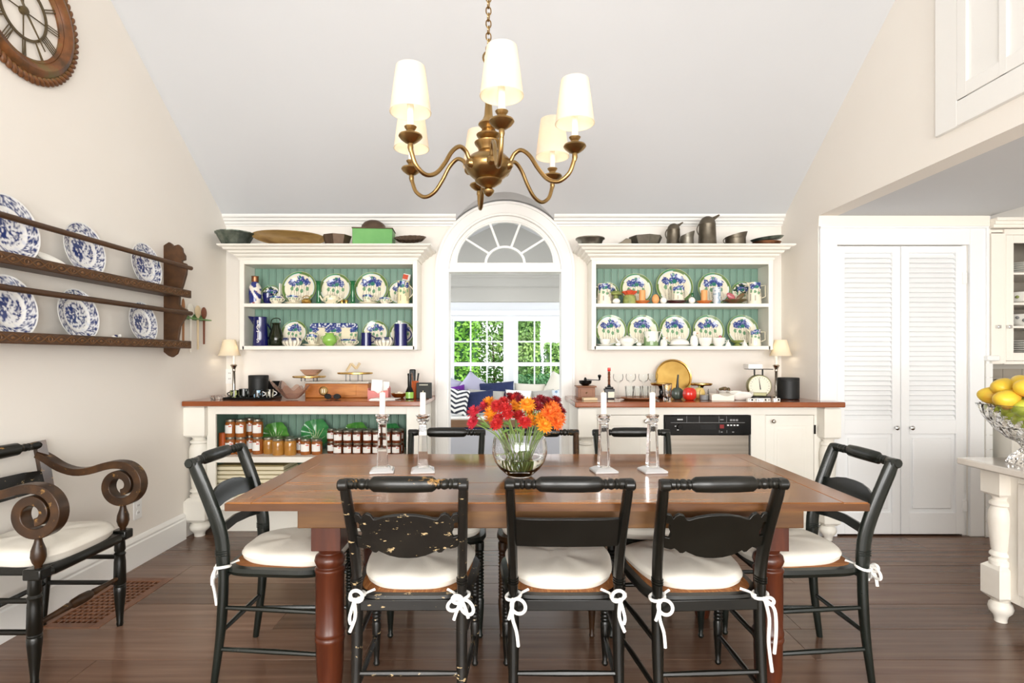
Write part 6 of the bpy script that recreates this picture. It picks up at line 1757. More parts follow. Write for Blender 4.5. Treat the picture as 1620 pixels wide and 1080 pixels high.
MB().tube(spline([(0.026, 0, H * 0.82), (0.03, 0, H * 0.98), (0.0, 0, H * 1.03), (-0.036, 0, H * 0.95), (-0.045, 0, H * 0.6)], 4), 0.0035, 7).build('handle', 'dark_glass', t)
def sugar(px, lb, r_px=17, h_px=13):
    r, h = wl(r_px, 4.25), wl(h_px, 4.25)
    me = MB().lathe([(0.001, 0), (r * 0.7, 0), (r * 0.9, h * 0.2), (r, h * 0.5), (r * 0.92, h * 0.8), (r * 0.8, h), (r * 0.74, h), (r * 0.85, h * 0.5), (0.001, h * 0.1)], 60, closed=False, flute=(15, 0.03)).mesh('ribbed_bowl', 'painted')
    paint(me, lambda x, y, z: '#3a4468' if z > h * 0.78 and nz(x, y, 40, 2) > -0.1 else ('#7a7568' if abs(math.sin(math.atan2(y, x) * 7.5)) < 0.16 else '#eee6d4'))
    return tag(put('ribbed_bowl', me, None, (wx(px, 4.25), 4.26, ZL_), (0, 0, 0), (1, 0.62, 1)), lb, 'bowl')
sugar(461, 'ribbed cream bowl with dark rim beside the olive glass jug', 15.5); sugar(607, 'ribbed cream bowl with dark rim between the navy mug and navy pitcher', 15.5, 14)
cup(492, ZL_, 4.245, 9, 17, 'blue and white poppy cup before the rectangular tray', None, 13, -1, (16, 'china_cream', 'cream saucer beside the green ball jar'))
# rectangular tray
W, Hh = wl(76, DP), wl(37, DP)
mb = MB(); n1, n2 = 72, 40
vs, fs = [], []
for i in range(n1 + 1):
    for j in range(n2 + 1):
        u, v_ = -1 + 2 * i / n1, -1 + 2 * j / n2
        e = max(abs(u) ** 8, abs(v_) ** 8)
        k_ = 1 - 0.055 * (abs(u) * abs(v_)) ** 6
        vs.append((u * W / 2 * k_, -0.010 * max(0, (max(abs(u), abs(v_)) - 0.86) / 0.14), v_ * Hh / 2 * k_ + Hh / 2))
for i in range(n1):
    for j in range(n2):
        a = i * (n2 + 1) + j; fs.append((a, a + 1, a + n2 + 2, a + n2 + 1))
base_n = len(vs)
vs += [(x, y_ + 0.006, z) for x, y_, z in vs]
fs += [tuple(q + base_n for q in reversed(f)) for f in list(fs)]
rim = [i * (n2 + 1) for i in range(n1 + 1)] + [n1 * (n2 + 1) + j for j in range(1, n2 + 1)] + [i * (n2 + 1) + n2 for i in range(n1 - 1, -1, -1)] + [j for j in range(n2 - 1, 0, -1)]
for a, b_ in zip(rim, rim[1:] + rim[:1]): fs.append((a, b_, b_ + base_n, a + base_n))
me = mb.add(vs, fs).mesh('poppy_tray', 'painted')
c1, c2 = poppy(21, '#ebe2c4'), poppy(22, '#ebe2c4')
def trayc(x, y, z):
    u, v_ = x / (W / 2), z / (Hh / 2) - 1
    if v_ > 0.62: return BLUE if nz(u * 4, v_ * 2, 3, 7) > -0.15 else '#dfe3ec'
    uu = (u * 2 + 1) % 2 - 1
    return (c1 if u < 0 else c2)(uu, v_)
paint(me, trayc)
tag(put('poppy_tray', me, None, (wx(527.5, DP), DP - 0.012, ZL_ + 0.002), (R(-11), 0, 0)), 'rectangular tray painted with blue poppies, behind the green ball jar', 'tray')
t = thing('green_jar', 'round bright green glass jar with two ring handles', 'jar', (wx(521.5, 4.25), 4.25, ZL_))
MB().lathe([(0.001, 0), (0.025, 0), (0.03, 0.006), (0.052, 0.028), (0.056, 0.05), (0.048, 0.072), (0.034, 0.084), (0.030, 0.092), (0.036, 0.098), (0.03, 0.098)], 28).build('body', 'jar_glass_green', t)
for s in (-1, 1): MB().tube([(s * 0.054 + 0.012 * math.cos(a), 0, 0.062 + 0.012 * math.sin(a)) for a in [2 * PI * i / 12 for i in range(12)]], 0.003, 6, closed=True).build('ring_handle', 'jar_glass_green', t)
cup(552, ZL_, 4.245, 13, 11, 'wide cream cup with blue band before the rectangular tray', None, 15, 1)
def navy_mug(px, r_px, h_px, lb, nm, cat, D=4.26):
    r, h = wl(r_px, D), wl(h_px, D)
    t = thing(nm, lb, cat, (wx(px, D), D, ZL_))
    MB().lathe([(0.001, 0), (r, 0), (r, 0.004), (r * 0.96, h * 0.5), (r, h), (r - 0.004, h), (r * 0.9, h * 0.5), (0.001, 0.01)], 28, closed=False).build('body', 'navy_glaze', t)
    handle_tube(h * 0.25, h * 0.8, r * 0.95, wl(7, D), 0.0045, 1).build('handle', 'navy_glaze', t)
    return t
navy_mug(579.5, 8.5, 21, 'small navy blue mug before a poppy plate', 'navy_mug', 'mug', 4.297)
t = navy_mug(634, 10.5, 35, 'tall navy pitcher with white stopper at the hutch end', 'navy_pitcher', 'pitcher')
MB().lathe([(0.012, wl(34, 4.26)), (0.012, wl(39, 4.26)), (0.014, wl(40, 4.26))], 12).build('stopper', 'china_white', t, (-0.012, 0, 0))

# --- white-china hutch, upper shelf
jug(956, ZU, DF, 11.5, 32, 31, 'tall poppy jug before the dark plate, next to the green toadstool', -1, 'square')
t = thing('toadstool', 'green majolica toadstool ornament beside the tall poppy jug', 'ornament', (wx(974, 4.30), 4.30, ZU))
MB().lathe([(0.024, 0), (0.018, 0.03), (0.016, 0.08)], 14).build('stalk', 'moss_green', t); MB().lathe([(0.014, 0.07), (0.045, 0.075), (0.048, 0.085), (0.035, 0.10), (0.002, 0.108)], 20).build('cap', 'moss_green', t)
egg(975, ZU, 4.235, 6.5, 9, 'china_white', 'white china egg next to the green toadstool')
t = thing('coral_flower_dish', 'coral red flower-shaped ceramic dish on a green foot', 'dish', (wx(996, 4.255), 4.255, ZU))
MB().lathe([(0.05, 0), (0.052, 0.02), (0.045, 0.06), (0.03, 0.072)], 20, flute=(7, 0.05)).build('foot', 'moss_green', t); MB().lathe([(0.03, 0.068), (0.052, 0.088), (0.056, 0.096), (0.03, 0.10), (0.01, 0.112)], 36, flute=(9, 0.09)).build('petals', 'coral', t)
for px, lb, l2 in ((1016, 'salmon pillar candle between the coral flower dish and an orange egg', 'orange saucer under the pillar candle by the coral flower dish'), (1114, 'salmon pillar candle before the plate with the bluish glass', 'orange saucer under the pillar candle by the bluish glass')):
    dish(px, ZU, 4.24, 12.5, 4.5, 'orange_glaze', l2, 'orange_saucer', 'saucer')
    t = tag(MB().lathe([(wl(5, 4.24), 0), (wl(5, 4.24), wl(18.5, 4.24)), (wl(4.5, 4.24), wl(19, 4.24))], 20).build('pillar_candle', 'salmon', None, (wx(px, 4.24), 4.24, ZU + wl(2.6, 4.24))), lb, 'candle')
    MB().tube([(0, 0, wl(18.8, 4.24)), (0, 0, wl(20.5, 4.24))], 0.001, 5).build('wick', 'ink', t)
egg(1037, ZU, 4.245, 6, 15.5, 'salmon', 'peach-coloured egg beside the largest poppy plate')
egg(1049.5, ZU, 4.235, 5.5, 11, 'china_white', 'white china egg between the peach egg and the maroon dish')
dish(1070, ZU, 4.25, 17.5, 5, 'maroon_glaze', 'shallow maroon dish before the largest plate', 'maroon_dish').scale = (1, 0.8, 1)
jug(1072.5, ZU + wl(3.2, 4.25), 4.25, 10, 25, 33, 'poppy mug standing in the maroon dish', 1, 'round', 'poppy_mug', 'mug', CREAM, False, 0.98)
tag(MB().lathe([(0.001, 0), (0.02, 0), (0.021, 0.05), (0.008, 0.065), (0.008, 0.085), (0.011, 0.09)], 16).build('green_bottle', 'green_glaze', None, (wx(1095, 4.31), 4.305, ZU)), 'small dark green bottle beside the largest plate', 'bottle')
egg(1094.5, ZU, 4.235, 5.5, 11, 'china_white', 'white china egg before the small dark green bottle')
Hb = wl(26, 4.26)
o = bpy.data.objects.new('patterned_glass', painted_lathe('patterned_glass', [(0.001, 0), (0.028, 0), (0.03, Hb * 0.5), (0.033, Hb), (0.03, Hb), (0.026, 0.01)], lambda x, y, z: '#8fa6b8' if nz(x + y, z, 60, 4) > 0 else '#d6dee2')); C.objects.link(o); o.location = (wx(1134, 4.25), 4.25, ZU); tag(o, 'bluish grey patterned tumbler before a poppy plate', 'tumbler')
t = thing('leaf_dish', 'brown leaf dish with a pink shell-like leaf standing in it', 'dish', (wx(1163, 4.255), 4.255, ZU))
MB().lathe([(0.02, 0), (0.05, 0.012), (0.09, 0.03), (0.088, 0.034), (0.04, 0.02), (0.001, 0.016)], 30, closed=False, flute=(7, 0.08), sy=0.75).build('bowl', 'leaf_brown', t)
MB().ball((0, 0, 0), 0.038, 0.008, 0.022).build('pink_leaf', 'pink_glaze', t, (-0.030, 0.005, 0.060), (0, R(35), 0))
MB().ball((0, 0, 0), 0.042, 0.008, 0.018).build('brown_leaf', 'leaf_brown', t, (0.040, 0.0, 0.056), (0, R(-40), 0))
jug(1193.5, ZU, DF, 10.5, 34, 35, 'tall poppy jug with square handle at the closet end, upper shelf', 1, 'square')
# --- white-china hutch, lower shelf
cup(958.5, ZL_, 4.245, 8.5, 9, 'small plain white cup before a poppy plate', 'china_white', 1, 0, (14, 'china_white', 'white saucer under the small plain cup'))
egg(978, ZL_, 4.232, 4.5, 6, 'china_white', 'tiny white china bird-egg between the saucer and the white teapot')
teapot(992, ZL_, 4.262, 12.5, 17, 'china_white', 'white teapot next to the green-and-white jug', -1)
egg(1011, ZL_, 4.232, 4.5, 6, 'china_white', 'tiny white china egg between the teapot and the green-and-white jug')
h = wl(23, 4.26)
o = bpy.data.objects.new('green_white_jug', painted_lathe('green_white_jug', [(0.001, 0), (wl(11, 4.26), 0), (wl(11.5, 4.26), 0.005), (wl(11, 4.26), h), (wl(10, 4.26), h), (wl(10, 4.26), 0.01), (0.001, 0.01)], lambda x, y, z: '#7f9c6c' if nz(x * 3, z * 2, 14, 3) + 0.25 > z / h * 0.9 - 0.2 else '#eef0e6')); C.objects.link(o)
o.location = (wx(1030, 4.262), 4.262, ZL_); tag(o, 'green and white jug with pointed white handle', 'jug')
MB().tube([(wl(10.5, 4.26), 0, h * 0.2), (wl(16.5, 4.26), 0, h * 1.0), (wl(10.5, 4.26), 0, h * 0.97)], 0.004, 7).build('handle', 'china_white', o)
def figurine(px, r_px, h_px, lb, D=4.25, nm='white_figurine'):
    r, h = wl(r_px, D), wl(h_px, D)
    t = thing(nm, lb, 'figurine', (wx(px, D), D, ZL_))
    MB().lathe([(r * 0.8, 0), (r, h * 0.15), (r * 0.95, h * 0.4), (r * 0.5, h * 0.62)], 16).ball((0, 0, h * 0.45), r * 0.9, r * 0.75, h * 0.3).build('body', 'china_white', t)
    MB().ball((r * 0.15, 0, h * 0.84), r * 0.48, r * 0.48, h * 0.16).build('head', 'china_white', t)
    MB().lathe([(r * 0.15, 0), (0.001, r * 0.5)], 8, 'x').build('beak', 'orange_glaze', t, (r * 0.55, 0, h * 0.84))
figurine(1050, 6, 15, 'small white china bird between the green-white jug and the butter dish', 4.23)
t = thing('butter_dish', 'white covered butter dish with domed lid', 'butter dish', (wx(1075, 4.262), 4.262, ZL_))
MB().lathe([(0.05, 0), (0.085, 0.012), (0.086, 0.016), (0.05, 0.012)], 32, sy=0.7).build('tray', 'china_white', t); MB().lathe([(0.072, 0.014), (0.070, 0.035), (0.05, 0.052), (0.012, 0.060), (0.009, 0.066), (0.013, 0.072), (0.003, 0.078)], 32, sy=0.7).build('lid', 'china_white', t)
figurine(1098, 6.5, 24, 'tall white china bird beside the butter dish', 4.26)
cup(1115.5, ZL_, 4.255, 10.5, 13, 'round white bowl next to the floral cup', 'china_white', handle=0, nm='white_bowl', cat='bowl')
o = cup(1137, ZL_, 4.25, 10, 13, 'white cup with pink rose and green leaves', 'china_white', handle=1)
MB().ball((0, 0, 0), 0.014, 0.010, 0.013).build('rose', 'pink_glaze', o, (0.0, -0.030, wl(14, 4.25)))
for s in (-1, 1): MB().ball((0, 0, 0), 0.012, 0.005, 0.006).build('rose_leaf', 'moss_green', o, (s * 0.02, -0.030, wl(13, 4.25)))
for px, lb in ((1152, 'little white china bell next to the rose cup'), (1178, 'little white china bell beside the lower poppy jug')):
    tag(MB().lathe([(0.022, 0), (0.021, 0.006), (0.014, 0.024), (0.006, 0.032), (0.005, 0.04), (0.008, 0.044), (0.002, 0.048)], 18).build('china_bell', 'china_white', None, (wx(px, 4.228), 4.228, ZL_)), lb, 'bell')
t = thing('green_dish', 'footed olive green dish between two china bells', 'dish', (wx(1166, 4.285), 4.285, ZL_)); MB().lathe([(0.03, 0), (0.012, 0.02), (0.046, 0.036), (0.052, 0.044), (0.04, 0.042), (0.001, 0.03)], 26, closed=False).build('bowl', 'moss_green', t)
jug(1194, ZL_, DF, 9.5, 26, 37, 'poppy jug with square handle at the closet end, lower shelf', 1, 'square')

# ================================================================ tinware on top of the hutches
def tin(nm, lb, cat, px, D, prof_px, mat, seg=28, flute=None, sx=1, sy=1):
    prof = [(wl(r, D), wl(z, D)) for r, z in prof_px]
    return tag(MB().lathe(prof, seg, closed=False, flute=flute, sx=sx, sy=sy).build(nm, mat, None, (wx(px, D), D, ZTOP)), lb, cat)
tin('fluted_tin_bowl', 'grey fluted tin bowl at the plate-rack end of the hutch top', 'bowl', 372, 4.22, [(0.1, 0), (17, 0), (27, 19), (29, 20.5), (29, 22), (27, 21), (16, 2), (0.1, 2)], 'tin_green', 60, (20, 0.022))
# long wooden dough bowl propped on its edge
mb = MB(); vs, fs = [], []
NU, NV = 36, 14
for side in (0, 1):
    for i in range(NU + 1):
        a = 2 * PI * i / NU
        for j in range(NV + 1):
            q = j / NV
            L, Wd = 0.285 - 0.012 * side, 0.068 - 0.008 * side
            vs.append((L * q * math.cos(a), (0.060 - 0.012 * side) * (1 - q ** 2.2) - 0.022 * (math.cos(a) ** 2) * q, Wd * q * math.sin(a)))
off = (NU + 1) * (NV + 1)
for i in range(NU):
    for j in range(NV):
        a = i * (NV + 1) + j
        fs.append((a, a + NV + 1, a + NV + 2, a + 1)); fs.append((off + a, off + a + 1, off + a + NV + 2, off + a + NV + 1))
    a = i * (NV + 1) + NV; fs.append((a, a + NV + 1, off + a + NV + 1, off + a))
tag(mb.add(vs, fs).build('dough_bowl', 'dough_wood', None, (wx(458, 4.25), 4.25, ZTOP + 0.074), (R(-16), R(4), 0)), 'long wooden dough bowl propped on the hutch top', 'bowl')
tin('octagonal_tin', 'dark octagonal tin mould between the dough bowl and green box', 'tin', 533.5, 4.18, [(0.1, 0), (18, 0), (23, 15.5), (22, 15.5), (17, 1), (0.1, 1)], 'tin_brown', 8)
gb = thing('green_tin_box', 'green painted tin box with dark rim on the hutch top', 'box', (wx(592, 4.24), 4.24, ZTOP), R(4))
MB().box(-0.148, 0.148, -0.085, 0.085, 0, 0.128).build('box_body', 'box_green', gb, bevel=0.004); MB().box(-0.152, 0.152, -0.089, 0.089, 0.128, 0.135).build('rim', 'tin_brown', gb, bevel=0.002)
tag(MB().lathe([(0.095, 0), (0.093, 0.008), (0.088, 0.03), (0.070, 0.052), (0.04, 0.068), (0.002, 0.072)], 32, flute=(12, 0.012)).build('domed_mould', 'tin_brown', None, (wx(591, 4.24), 4.24, ZTOP + 0.135)), 'domed brown mould standing on the green tin box', 'mould')
o = MB().lathe([(0.001, 0.0), (0.085, 0.0), (0.118, 0.030), (0.114, 0.030), (0.083, 0.004), (0.001, 0.004)], 72, closed=False, flute=(18, 0.05)).build('fluted_tart_tin', 'tin_brown', None, (wx(649, 4.20), 4.20, ZTOP + 0.040), (R(20), 0, 0))
tag(o, 'fluted dark tart tin tilted at the arch end of the hutch top', 'tin')
tin('tin_bowl', 'plain tin bowl at the arch end of the hutch with the pewter cans', 'bowl', 933.5, 4.18, [(0.1, 0), (17, 0), (20.5, 9), (23, 10.5), (23, 12), (20, 11), (16, 1), (0.1, 1)], 'tin_grey', 32)
t = thing('tin_scoop', 'flat tin flour scoop lying between the tin bowl and loaf tin', 'scoop', (wx(977, 4.22), 4.22, ZTOP))
mb = MB()
pts = [(-0.10, 0.012), (-0.02, 0.014), (0.02, 0.032), (0.055, 0.058), (0.095, 0.056), (0.10, 0.0), (-0.10, 0.0)]
mb.prism(pts, -0.045, 0.045, 'y'); mb.build('scoop', 'tin_dark', t, bevel=0.004); MB().tube([(-0.1, 0, 0.008), (-0.14, 0, 0.008)], 0.008, 8).build('handle', 'tin_dark', t)
tin('octagonal_tin', 'wide faceted tin between the scoop and the pewter cans', 'tin', 1021, 4.20, [(0.1, 0), (20, 0), (26.5, 14.5), (25, 14.5), (19, 1), (0.1, 1)], 'tin_grey', 8)
def hooded_can(px, r_px, h_px, lb, D=4.20):
    r, h = wl(r_px, D), wl(h_px, D)
    t = thing('pewter_flagon', lb, 'flagon', (wx(px, D), D, ZTOP))
    MB().lathe([(r * 1.06, 0), (r, 0.01), (r * 0.9, h * 0.68), (r * 0.93, h * 0.70)], 28).build('body', 'tin_dark', t)
    mb = MB().ball((0, 0, 0), r * 0.9, r * 0.9, h * 0.26, 20, 10); mb.v = [(x, y_, max(z, -0.002)) for x, y_, z in mb.v]; mb.build('domed_lid', 'tin_dark', t, (0, 0, h * 0.70))
    MB().tube([(r * 0.45, 0, h * 0.84), (r * 0.9, 0, h * 0.92), (r * 1.35, 0, h * 1.0)], [r * 0.26, r * 0.17, r * 0.1], 8).build('spout', 'tin_dark', t)
    handle_tube(h * 0.35, h * 0.72, r * 0.92, r * 0.25, 0.004, -1).build('handle', 'tin_dark', t)
hooded_can(1065.5, 11, 40, 'smaller pewter flagon with domed lid and spout', 4.24)
hooded_can(1119, 14, 50, 'tallest pewter flagon with domed lid and spout', 4.20)
def measure(px, r_px, h_px, lb, mat, D, hand=0):
    r, h = wl(r_px, D), wl(h_px, D)
    t = thing('tin_measure', lb, 'measure', (wx(px, D), D, ZTOP))
    mb = MB().lathe([(r, 0), (r, 0.004), (r * 0.98, h * 0.6), (r * 1.0, h * 0.64), (r * 0.97, h * 0.66), (r * 1.0, h), (r * 0.95, h), (r * 0.93, h * 0.5), (r * 0.9, 0.01)], 30)
    mb.v = [(x * (1 + 0.18 * (z > h * 0.8) * (x > 0)), y_, z + (0.22 * h * (x / r) if z > h * 0.8 else 0)) for x, y_, z in mb.v]
    mb.build('body', mat, t)
    handle_tube(h * 0.2, h * 0.75, r * 0.95, r * 0.3, 0.003, -1).build('handle', mat, t)
measure(1087, 10, 19, 'small shiny tin measure with a lip between the two flagons', 'tin_grey', 4.16)
measure(1163.5, 15.5, 19, 'wide dark tin measure between the tall flagon and the copper pan', 'tin_dark', 4.2)
t = thing('copper_pan', 'oval copper pan with side handles under a tilted tin lid', 'pan', (wx(1213, 4.2), 4.2, ZTOP))
MB().lathe([(0.001, 0), (0.085, 0), (0.105, 0.034), (0.10, 0.034), (0.08, 0.004)], 32, sy=0.75).build('pan', 'copper', t)
MB().lathe([(0.001, 0), (0.10, 0.004), (0.122, 0.022), (0.118, 0.024), (0.09, 0.008)], 32, sy=0.75).build('tilted_lid', 'tin_green', t, (0.004, 0, 0.042), (0, R(-7), 0))
for s in (-1, 1): MB().tube([(s * (0.10 + 0.022 * math.sin(a)), 0.02 * math.cos(a), 0.018) for a in [PI * i / 8 for i in range(9)]], 0.003, 6).build('handle', 'tin_dark', t)

# ================================================================ table lamps
def table_lamp(px, lb, D=4.25, z=CT, side=-1):
    t = thing('table_lamp', lb, 'lamp', (wx(px, D), D, z))
    MB().lathe([(0.045, 0), (0.045, 0.006), (0.030, 0.012), (0.014, 0.022), (0.010, 0.034), (0.0135, 0.04), (0.0115, 0.05), (0.0105, 0.19), (0.0135, 0.195), (0.0105, 0.202), (0.013, 0.216), (0.022, 0.234), (0.026, 0.240), (0.012, 0.248)], 20).build('stem', 'nickel', t)
    MB().lathe([(0.0105, 0.247), (0.0105, 0.33)], 12).build('candle_sleeve', 'candle_wax', t)
    mb = MB(); vs, fs = [], []; sg = 36
    prof = [(0.079, 0.312), (0.066, 0.345), (0.054, 0.39), (0.043, 0.435)]
    for r, zz in prof + [(r - 0.0015, zz) for r, zz in reversed(prof)]: vs += [(r * math.cos(2 * PI * j / sg), r * math.sin(2 * PI * j / sg), zz) for j in range(sg)]
    for i in range(8):
        for j in range(sg): fs.append((i * sg + j, i * sg + (j + 1) % sg, ((i + 1) % 8) * sg + (j + 1) % sg, ((i + 1) % 8) * sg + j))
    # the shade sits pushed a little away from the hutch
    mb.add(vs, fs).build('lamp_shade', 'table_lamp_linen', t, (side * 0.034, 0, 0))
    MB().ball((0, 0, 0.348), 0.012, 0.012, 0.020, 10, 8).build('bulb', 'bulb', t)
    lo = light('table_lamp_bulb', 'POINT', (wx(px, D) + side * 0.02, D, z + 0.375), (0, 0, 0), 0.2, (1.0, 0.94, 0.84)); lo.data.shadow_soft_size = 0.015
table_lamp(370, 'slim silver table lamp with cream shade on the jam-shelf counter')
table_lamp(1228, 'slim silver table lamp with cream shade beside the kitchen scale', 4.24, CR, 1)
# ================================================================ on the jam-shelf counter
def at(px, py, zc): 
    """depth at which a base seen at picture height py stands on a top of height zc"""
    return FPX * (EYE - zc) / (py - HPY)
o = tag(MB().lathe([(0.001, 0.004), (0.036, 0.0), (0.042, 0.006), (0.046, 0.026), (0.040, 0.026), (0.034, 0.012), (0.001, 0.012)], 24, closed=False, flute=(8, 0.08)).build('crystal_ashtray', 'crystal', None, (wx(344, 4.0), 4.0, CT)), 'small cut-crystal ashtray near the end of the countertop', 'ashtray')
tag(MB().box(-0.17, 0.17, -0.10, 0.10, 0, 0.008).box(-0.17, 0.17, -0.10, -0.094, 0.008, 0.016).box(-0.17, 0.17, 0.094, 0.10, 0.008, 0.016).box(-0.17, -0.164, -0.094, 0.094, 0.008, 0.016).box(0.164, 0.17, -0.094, 0.094, 0.008, 0.016).build('black_tray', 'gloss_black', None, (wx(400, 4.03), 4.03, CT), bevel=0.002), 'rectangular black tray holding dark mugs', 'tray')
def dark_mug(px, D, r, h, lb, side, seed, light_):
    prof = [(0.001, 0), (r * 0.92, 0), (r, 0.004), (r, h), (r - 0.003, h), (r - 0.004, 0.006), (0.001, 0.006)]
    o = bpy.data.objects.new('patterned_mug', painted_lathe('patterned_mug', prof, lambda x, y, z: light_ if nz(math.atan2(y, x) * 0.12, z, 26, seed) > 0.22 else '#10120f')); C.objects.link(o)
    o.location = (wx(px, D), D, CT + 0.0082); tag(o, lb, 'mug')
    handle_tube(h * 0.25, h * 0.8, r, 0.022, 0.0035, side).build('handle', 'mark_white' if seed > 2 else 'gloss_black', o)
dark_mug(371, 4.00, 0.030, 0.055, 'black mug with yellow-green flowers on the black tray, before the lamp stem', -1, 1, '#a8b070')
dark_mug(386, 4.06, 0.035, 0.062, 'black mug with grey flowers on the black tray, touching the speaker', -1, 2, '#8a8f8c')
dark_mug(408, 4.00, 0.034, 0.056, 'black mug with pale blue flowers on the black tray', 1, 3, '#9cc2dc')
dark_mug(427, 4.03, 0.028, 0.060, 'black mug with cream flowers on the black tray, nearest the splayed glass bowl', 1, 4, '#d6d0b8')
def smart_speaker(px, D, r_px, h_px, zc, lb):
    r, h = wl(r_px, D), wl(h_px, D)
    t = thing('speaker', lb, 'speaker', (wx(px, D), D, zc))
    MB().lathe([(r * 0.93, 0), (r, 0.006), (r, h - 0.022)], 36).build('grille_body', 'speaker_black', t); MB().lathe([(r, h - 0.021), (r, h - 0.004), (r * 0.96, h), (0.001, h)], 36).build('top_cap', 'matte_black', t)
smart_speaker(409, 4.24, 15, 34, CT, 'black cylindrical speaker on the jam-shelf counter')
t = thing('card_terminal', 'black payment-style tablet leaning back beside the speaker', 'tablet', (wx(433, 4.18), 4.18, CT))
MB().box(-0.05, 0.05, -0.006, 0.006, 0, 0.125).build('screen', 'gloss_black', t, rot=(R(-14), 0, 0), bevel=0.003); MB().box(-0.04, 0.04, -0.02, 0.06, 0, 0.006).build('foot', 'chrome', t)
# splayed pink glass bowl with upright lobes
t = thing('splayed_glass_bowl', 'pinkish glass bowl with splayed petal lobes', 'bowl', (wx(462, 3.95), 3.95, CT))
mb = MB(); vs, fs = [], []
seg, rings = 64, 14
for side in (0, 1):
    for i in range(rings + 1):
        q = i / rings
        for j in range(seg):
            a = 2 * PI * j / seg
            lobe = 0.5 + 0.5 * math.cos(a * 8)
            r = 0.035 + (0.095 * q ** 0.9) * (0.72 + 0.28 * lobe) * (1 + 0.35 * max(0, -math.cos(a)) * q)
            z = 0.006 + 0.115 * q ** 1.2 * (0.62 + 0.38 * lobe) * (0.85 + 0.35 * max(0, -math.cos(a)) )
            vs.append(((r - 0.004 * side) * math.cos(a), (r - 0.004 * side) * math.sin(a) * 0.8, z + 0.003 * side * (1 - q)))
off = (rings + 1) * seg
for i in range(rings):
    for j in range(seg):
        k = (j + 1) % seg; a, b_, c, d = i * seg + j, i * seg + k, (i + 1) * seg + k, (i + 1) * seg + j
        fs.append((a, b_, c, d)); fs.append((off + d, off + c, off + b_, off + a))
for j in range(seg):
    k = (j + 1) % seg; fs.append((rings * seg + j, rings * seg + k, off + rings * seg + k, off + rings * seg + j))
fs.append(tuple(reversed(range(seg)))); fs.append(tuple(off + j for j in range(seg)))
mb.add(vs, fs).build('bowl', 'pink_glass', t)
# oak cash-box with stone slab
BD = 4.12
bx = thing('oak_box', 'orange-brown oak box with round brass lock and stone slab top', 'box', (wx(533, BD), 4.21, CT))
hw = wl(50, BD)
MB().box(-hw, hw, -0.10, 0.12, 0, 0.105).build('box_body', 'oak_box', bx, bevel=0.006)
MB().box(-hw * 0.62, hw * 0.62, -0.104, -0.099, 0.018, 0.090).build('front_panel', 'oak_box', bx, bevel=0.002)
MB().box(-hw - 0.004, hw + 0.004, -0.105, 0.125, 0.105, 0.122).build('stone_top', 'stone_slab', bx, bevel=0.005)
lk_ = MB().lathe([(0.032, 0), (0.034, 0.004), (0.028, 0.008), (0.026, 0.005), (0.001, 0.005)], 24, 'y').xf(Matrix.Rotation(PI, 4, 'Z')).build('brass_lock', 'brass', bx, (wx(513, BD) - wx(533, BD), -0.104, 0.052))
for dx in (-0.008, 0.008): MB().box(dx - 0.004, dx + 0.004, -0.007, -0.004, -0.014, 0.014).build('latch', 'dial', lk_)
ST = CT + 0.122
t = thing('gilt_stand', 'gold rimmed plate stand on small black feet, under the glass dish', 'stand', (wx(487, 4.14), 4.17, ST))
MB().lathe([(0.001, 0.026), (0.115, 0.026), (0.12, 0.030), (0.12, 0.038), (0.112, 0.040), (0.001, 0.034)], 36).build('gilt_plate', 'brass_bright', t)
for a in (40, 140, 220, 320): MB().tube([(0.06 * math.cos(R(a)), 0.06 * math.sin(R(a)), 0), (0.06 * math.cos(R(a)), 0.06 * math.sin(R(a)), 0.027)], 0.004, 6).build('foot', 'gloss_black', t)
tag(MB().lathe([(0.03, 0.0), (0.05, 0.006), (0.088, 0.046), (0.084, 0.046), (0.045, 0.010), (0.001, 0.006)], 8, closed=False).build('glass_dish', 'pink_glass', None, (wx(490, 4.14), 4.17, ST + 0.0402)), 'faceted pinkish glass dish on the gilt plate stand', 'dish')
t = thing('gilt_stand', 'gold oval stand on tall wire legs at the end of the oak box', 'stand', (wx(560, 4.14), 4.17, ST))
MB().lathe([(0.001, 0.052), (0.125, 0.052), (0.132, 0.056), (0.132, 0.064), (0.124, 0.066), (0.001, 0.060)], 36, sy=0.7).build('gilt_plate', 'brass_bright', t)
for dx in (-0.06, -0.03, 0.03, 0.06): MB().tube([(dx, -0.03, 0), (dx, -0.03, 0.053)], 0.0025, 6).build('wire_leg', 'gloss_black', t)
mb = MB()
zig = [(-0.055, 0.0), (-0.020, 0.058), (0.018, 0.020), (0.045, 0.062)]
vs = []
mb.tube([(x, 0, z) for x, z in zig[:2]], 0.010, 4).tube([(x, 0, z) for x, z in zig[1:3]], 0.010, 4).tube([(x, 0, z) for x, z in zig[2:]], 0.010, 4)
tag(mb.build('wooden_zigzag', 'spoon_light', None, (wx(558, 4.14), 4.17, ST + 0.073)), 'pale wooden zigzag letter M piece on the gold stand', 'ornament')
t = thing('sunglasses', 'folded dark brown glasses lying before the oak box', 'glasses', (wx(526, 3.95), 3.95, CT))
for s in (-1, 1): MB().lathe([(0.024, -0.003), (0.026, 0), (0.024, 0.003)], 18, 'y', (s * 0.032, 0, 0.022), sy=0.75).build('lens', 'gloss_black', t)
MB().tube([(-0.012, 0, 0.026), (0.012, 0, 0.026)], 0.004, 6).build('bridge', 'maroon_glaze', t)
for s in (-1, 1): MB().tube([(s * 0.056, 0, 0.026), (s * 0.05, 0.03, 0.012), (-s * 0.03, 0.04 + 0.006 * s, 0.006)], 0.004, 6).build('temple', 'maroon_glaze', t)
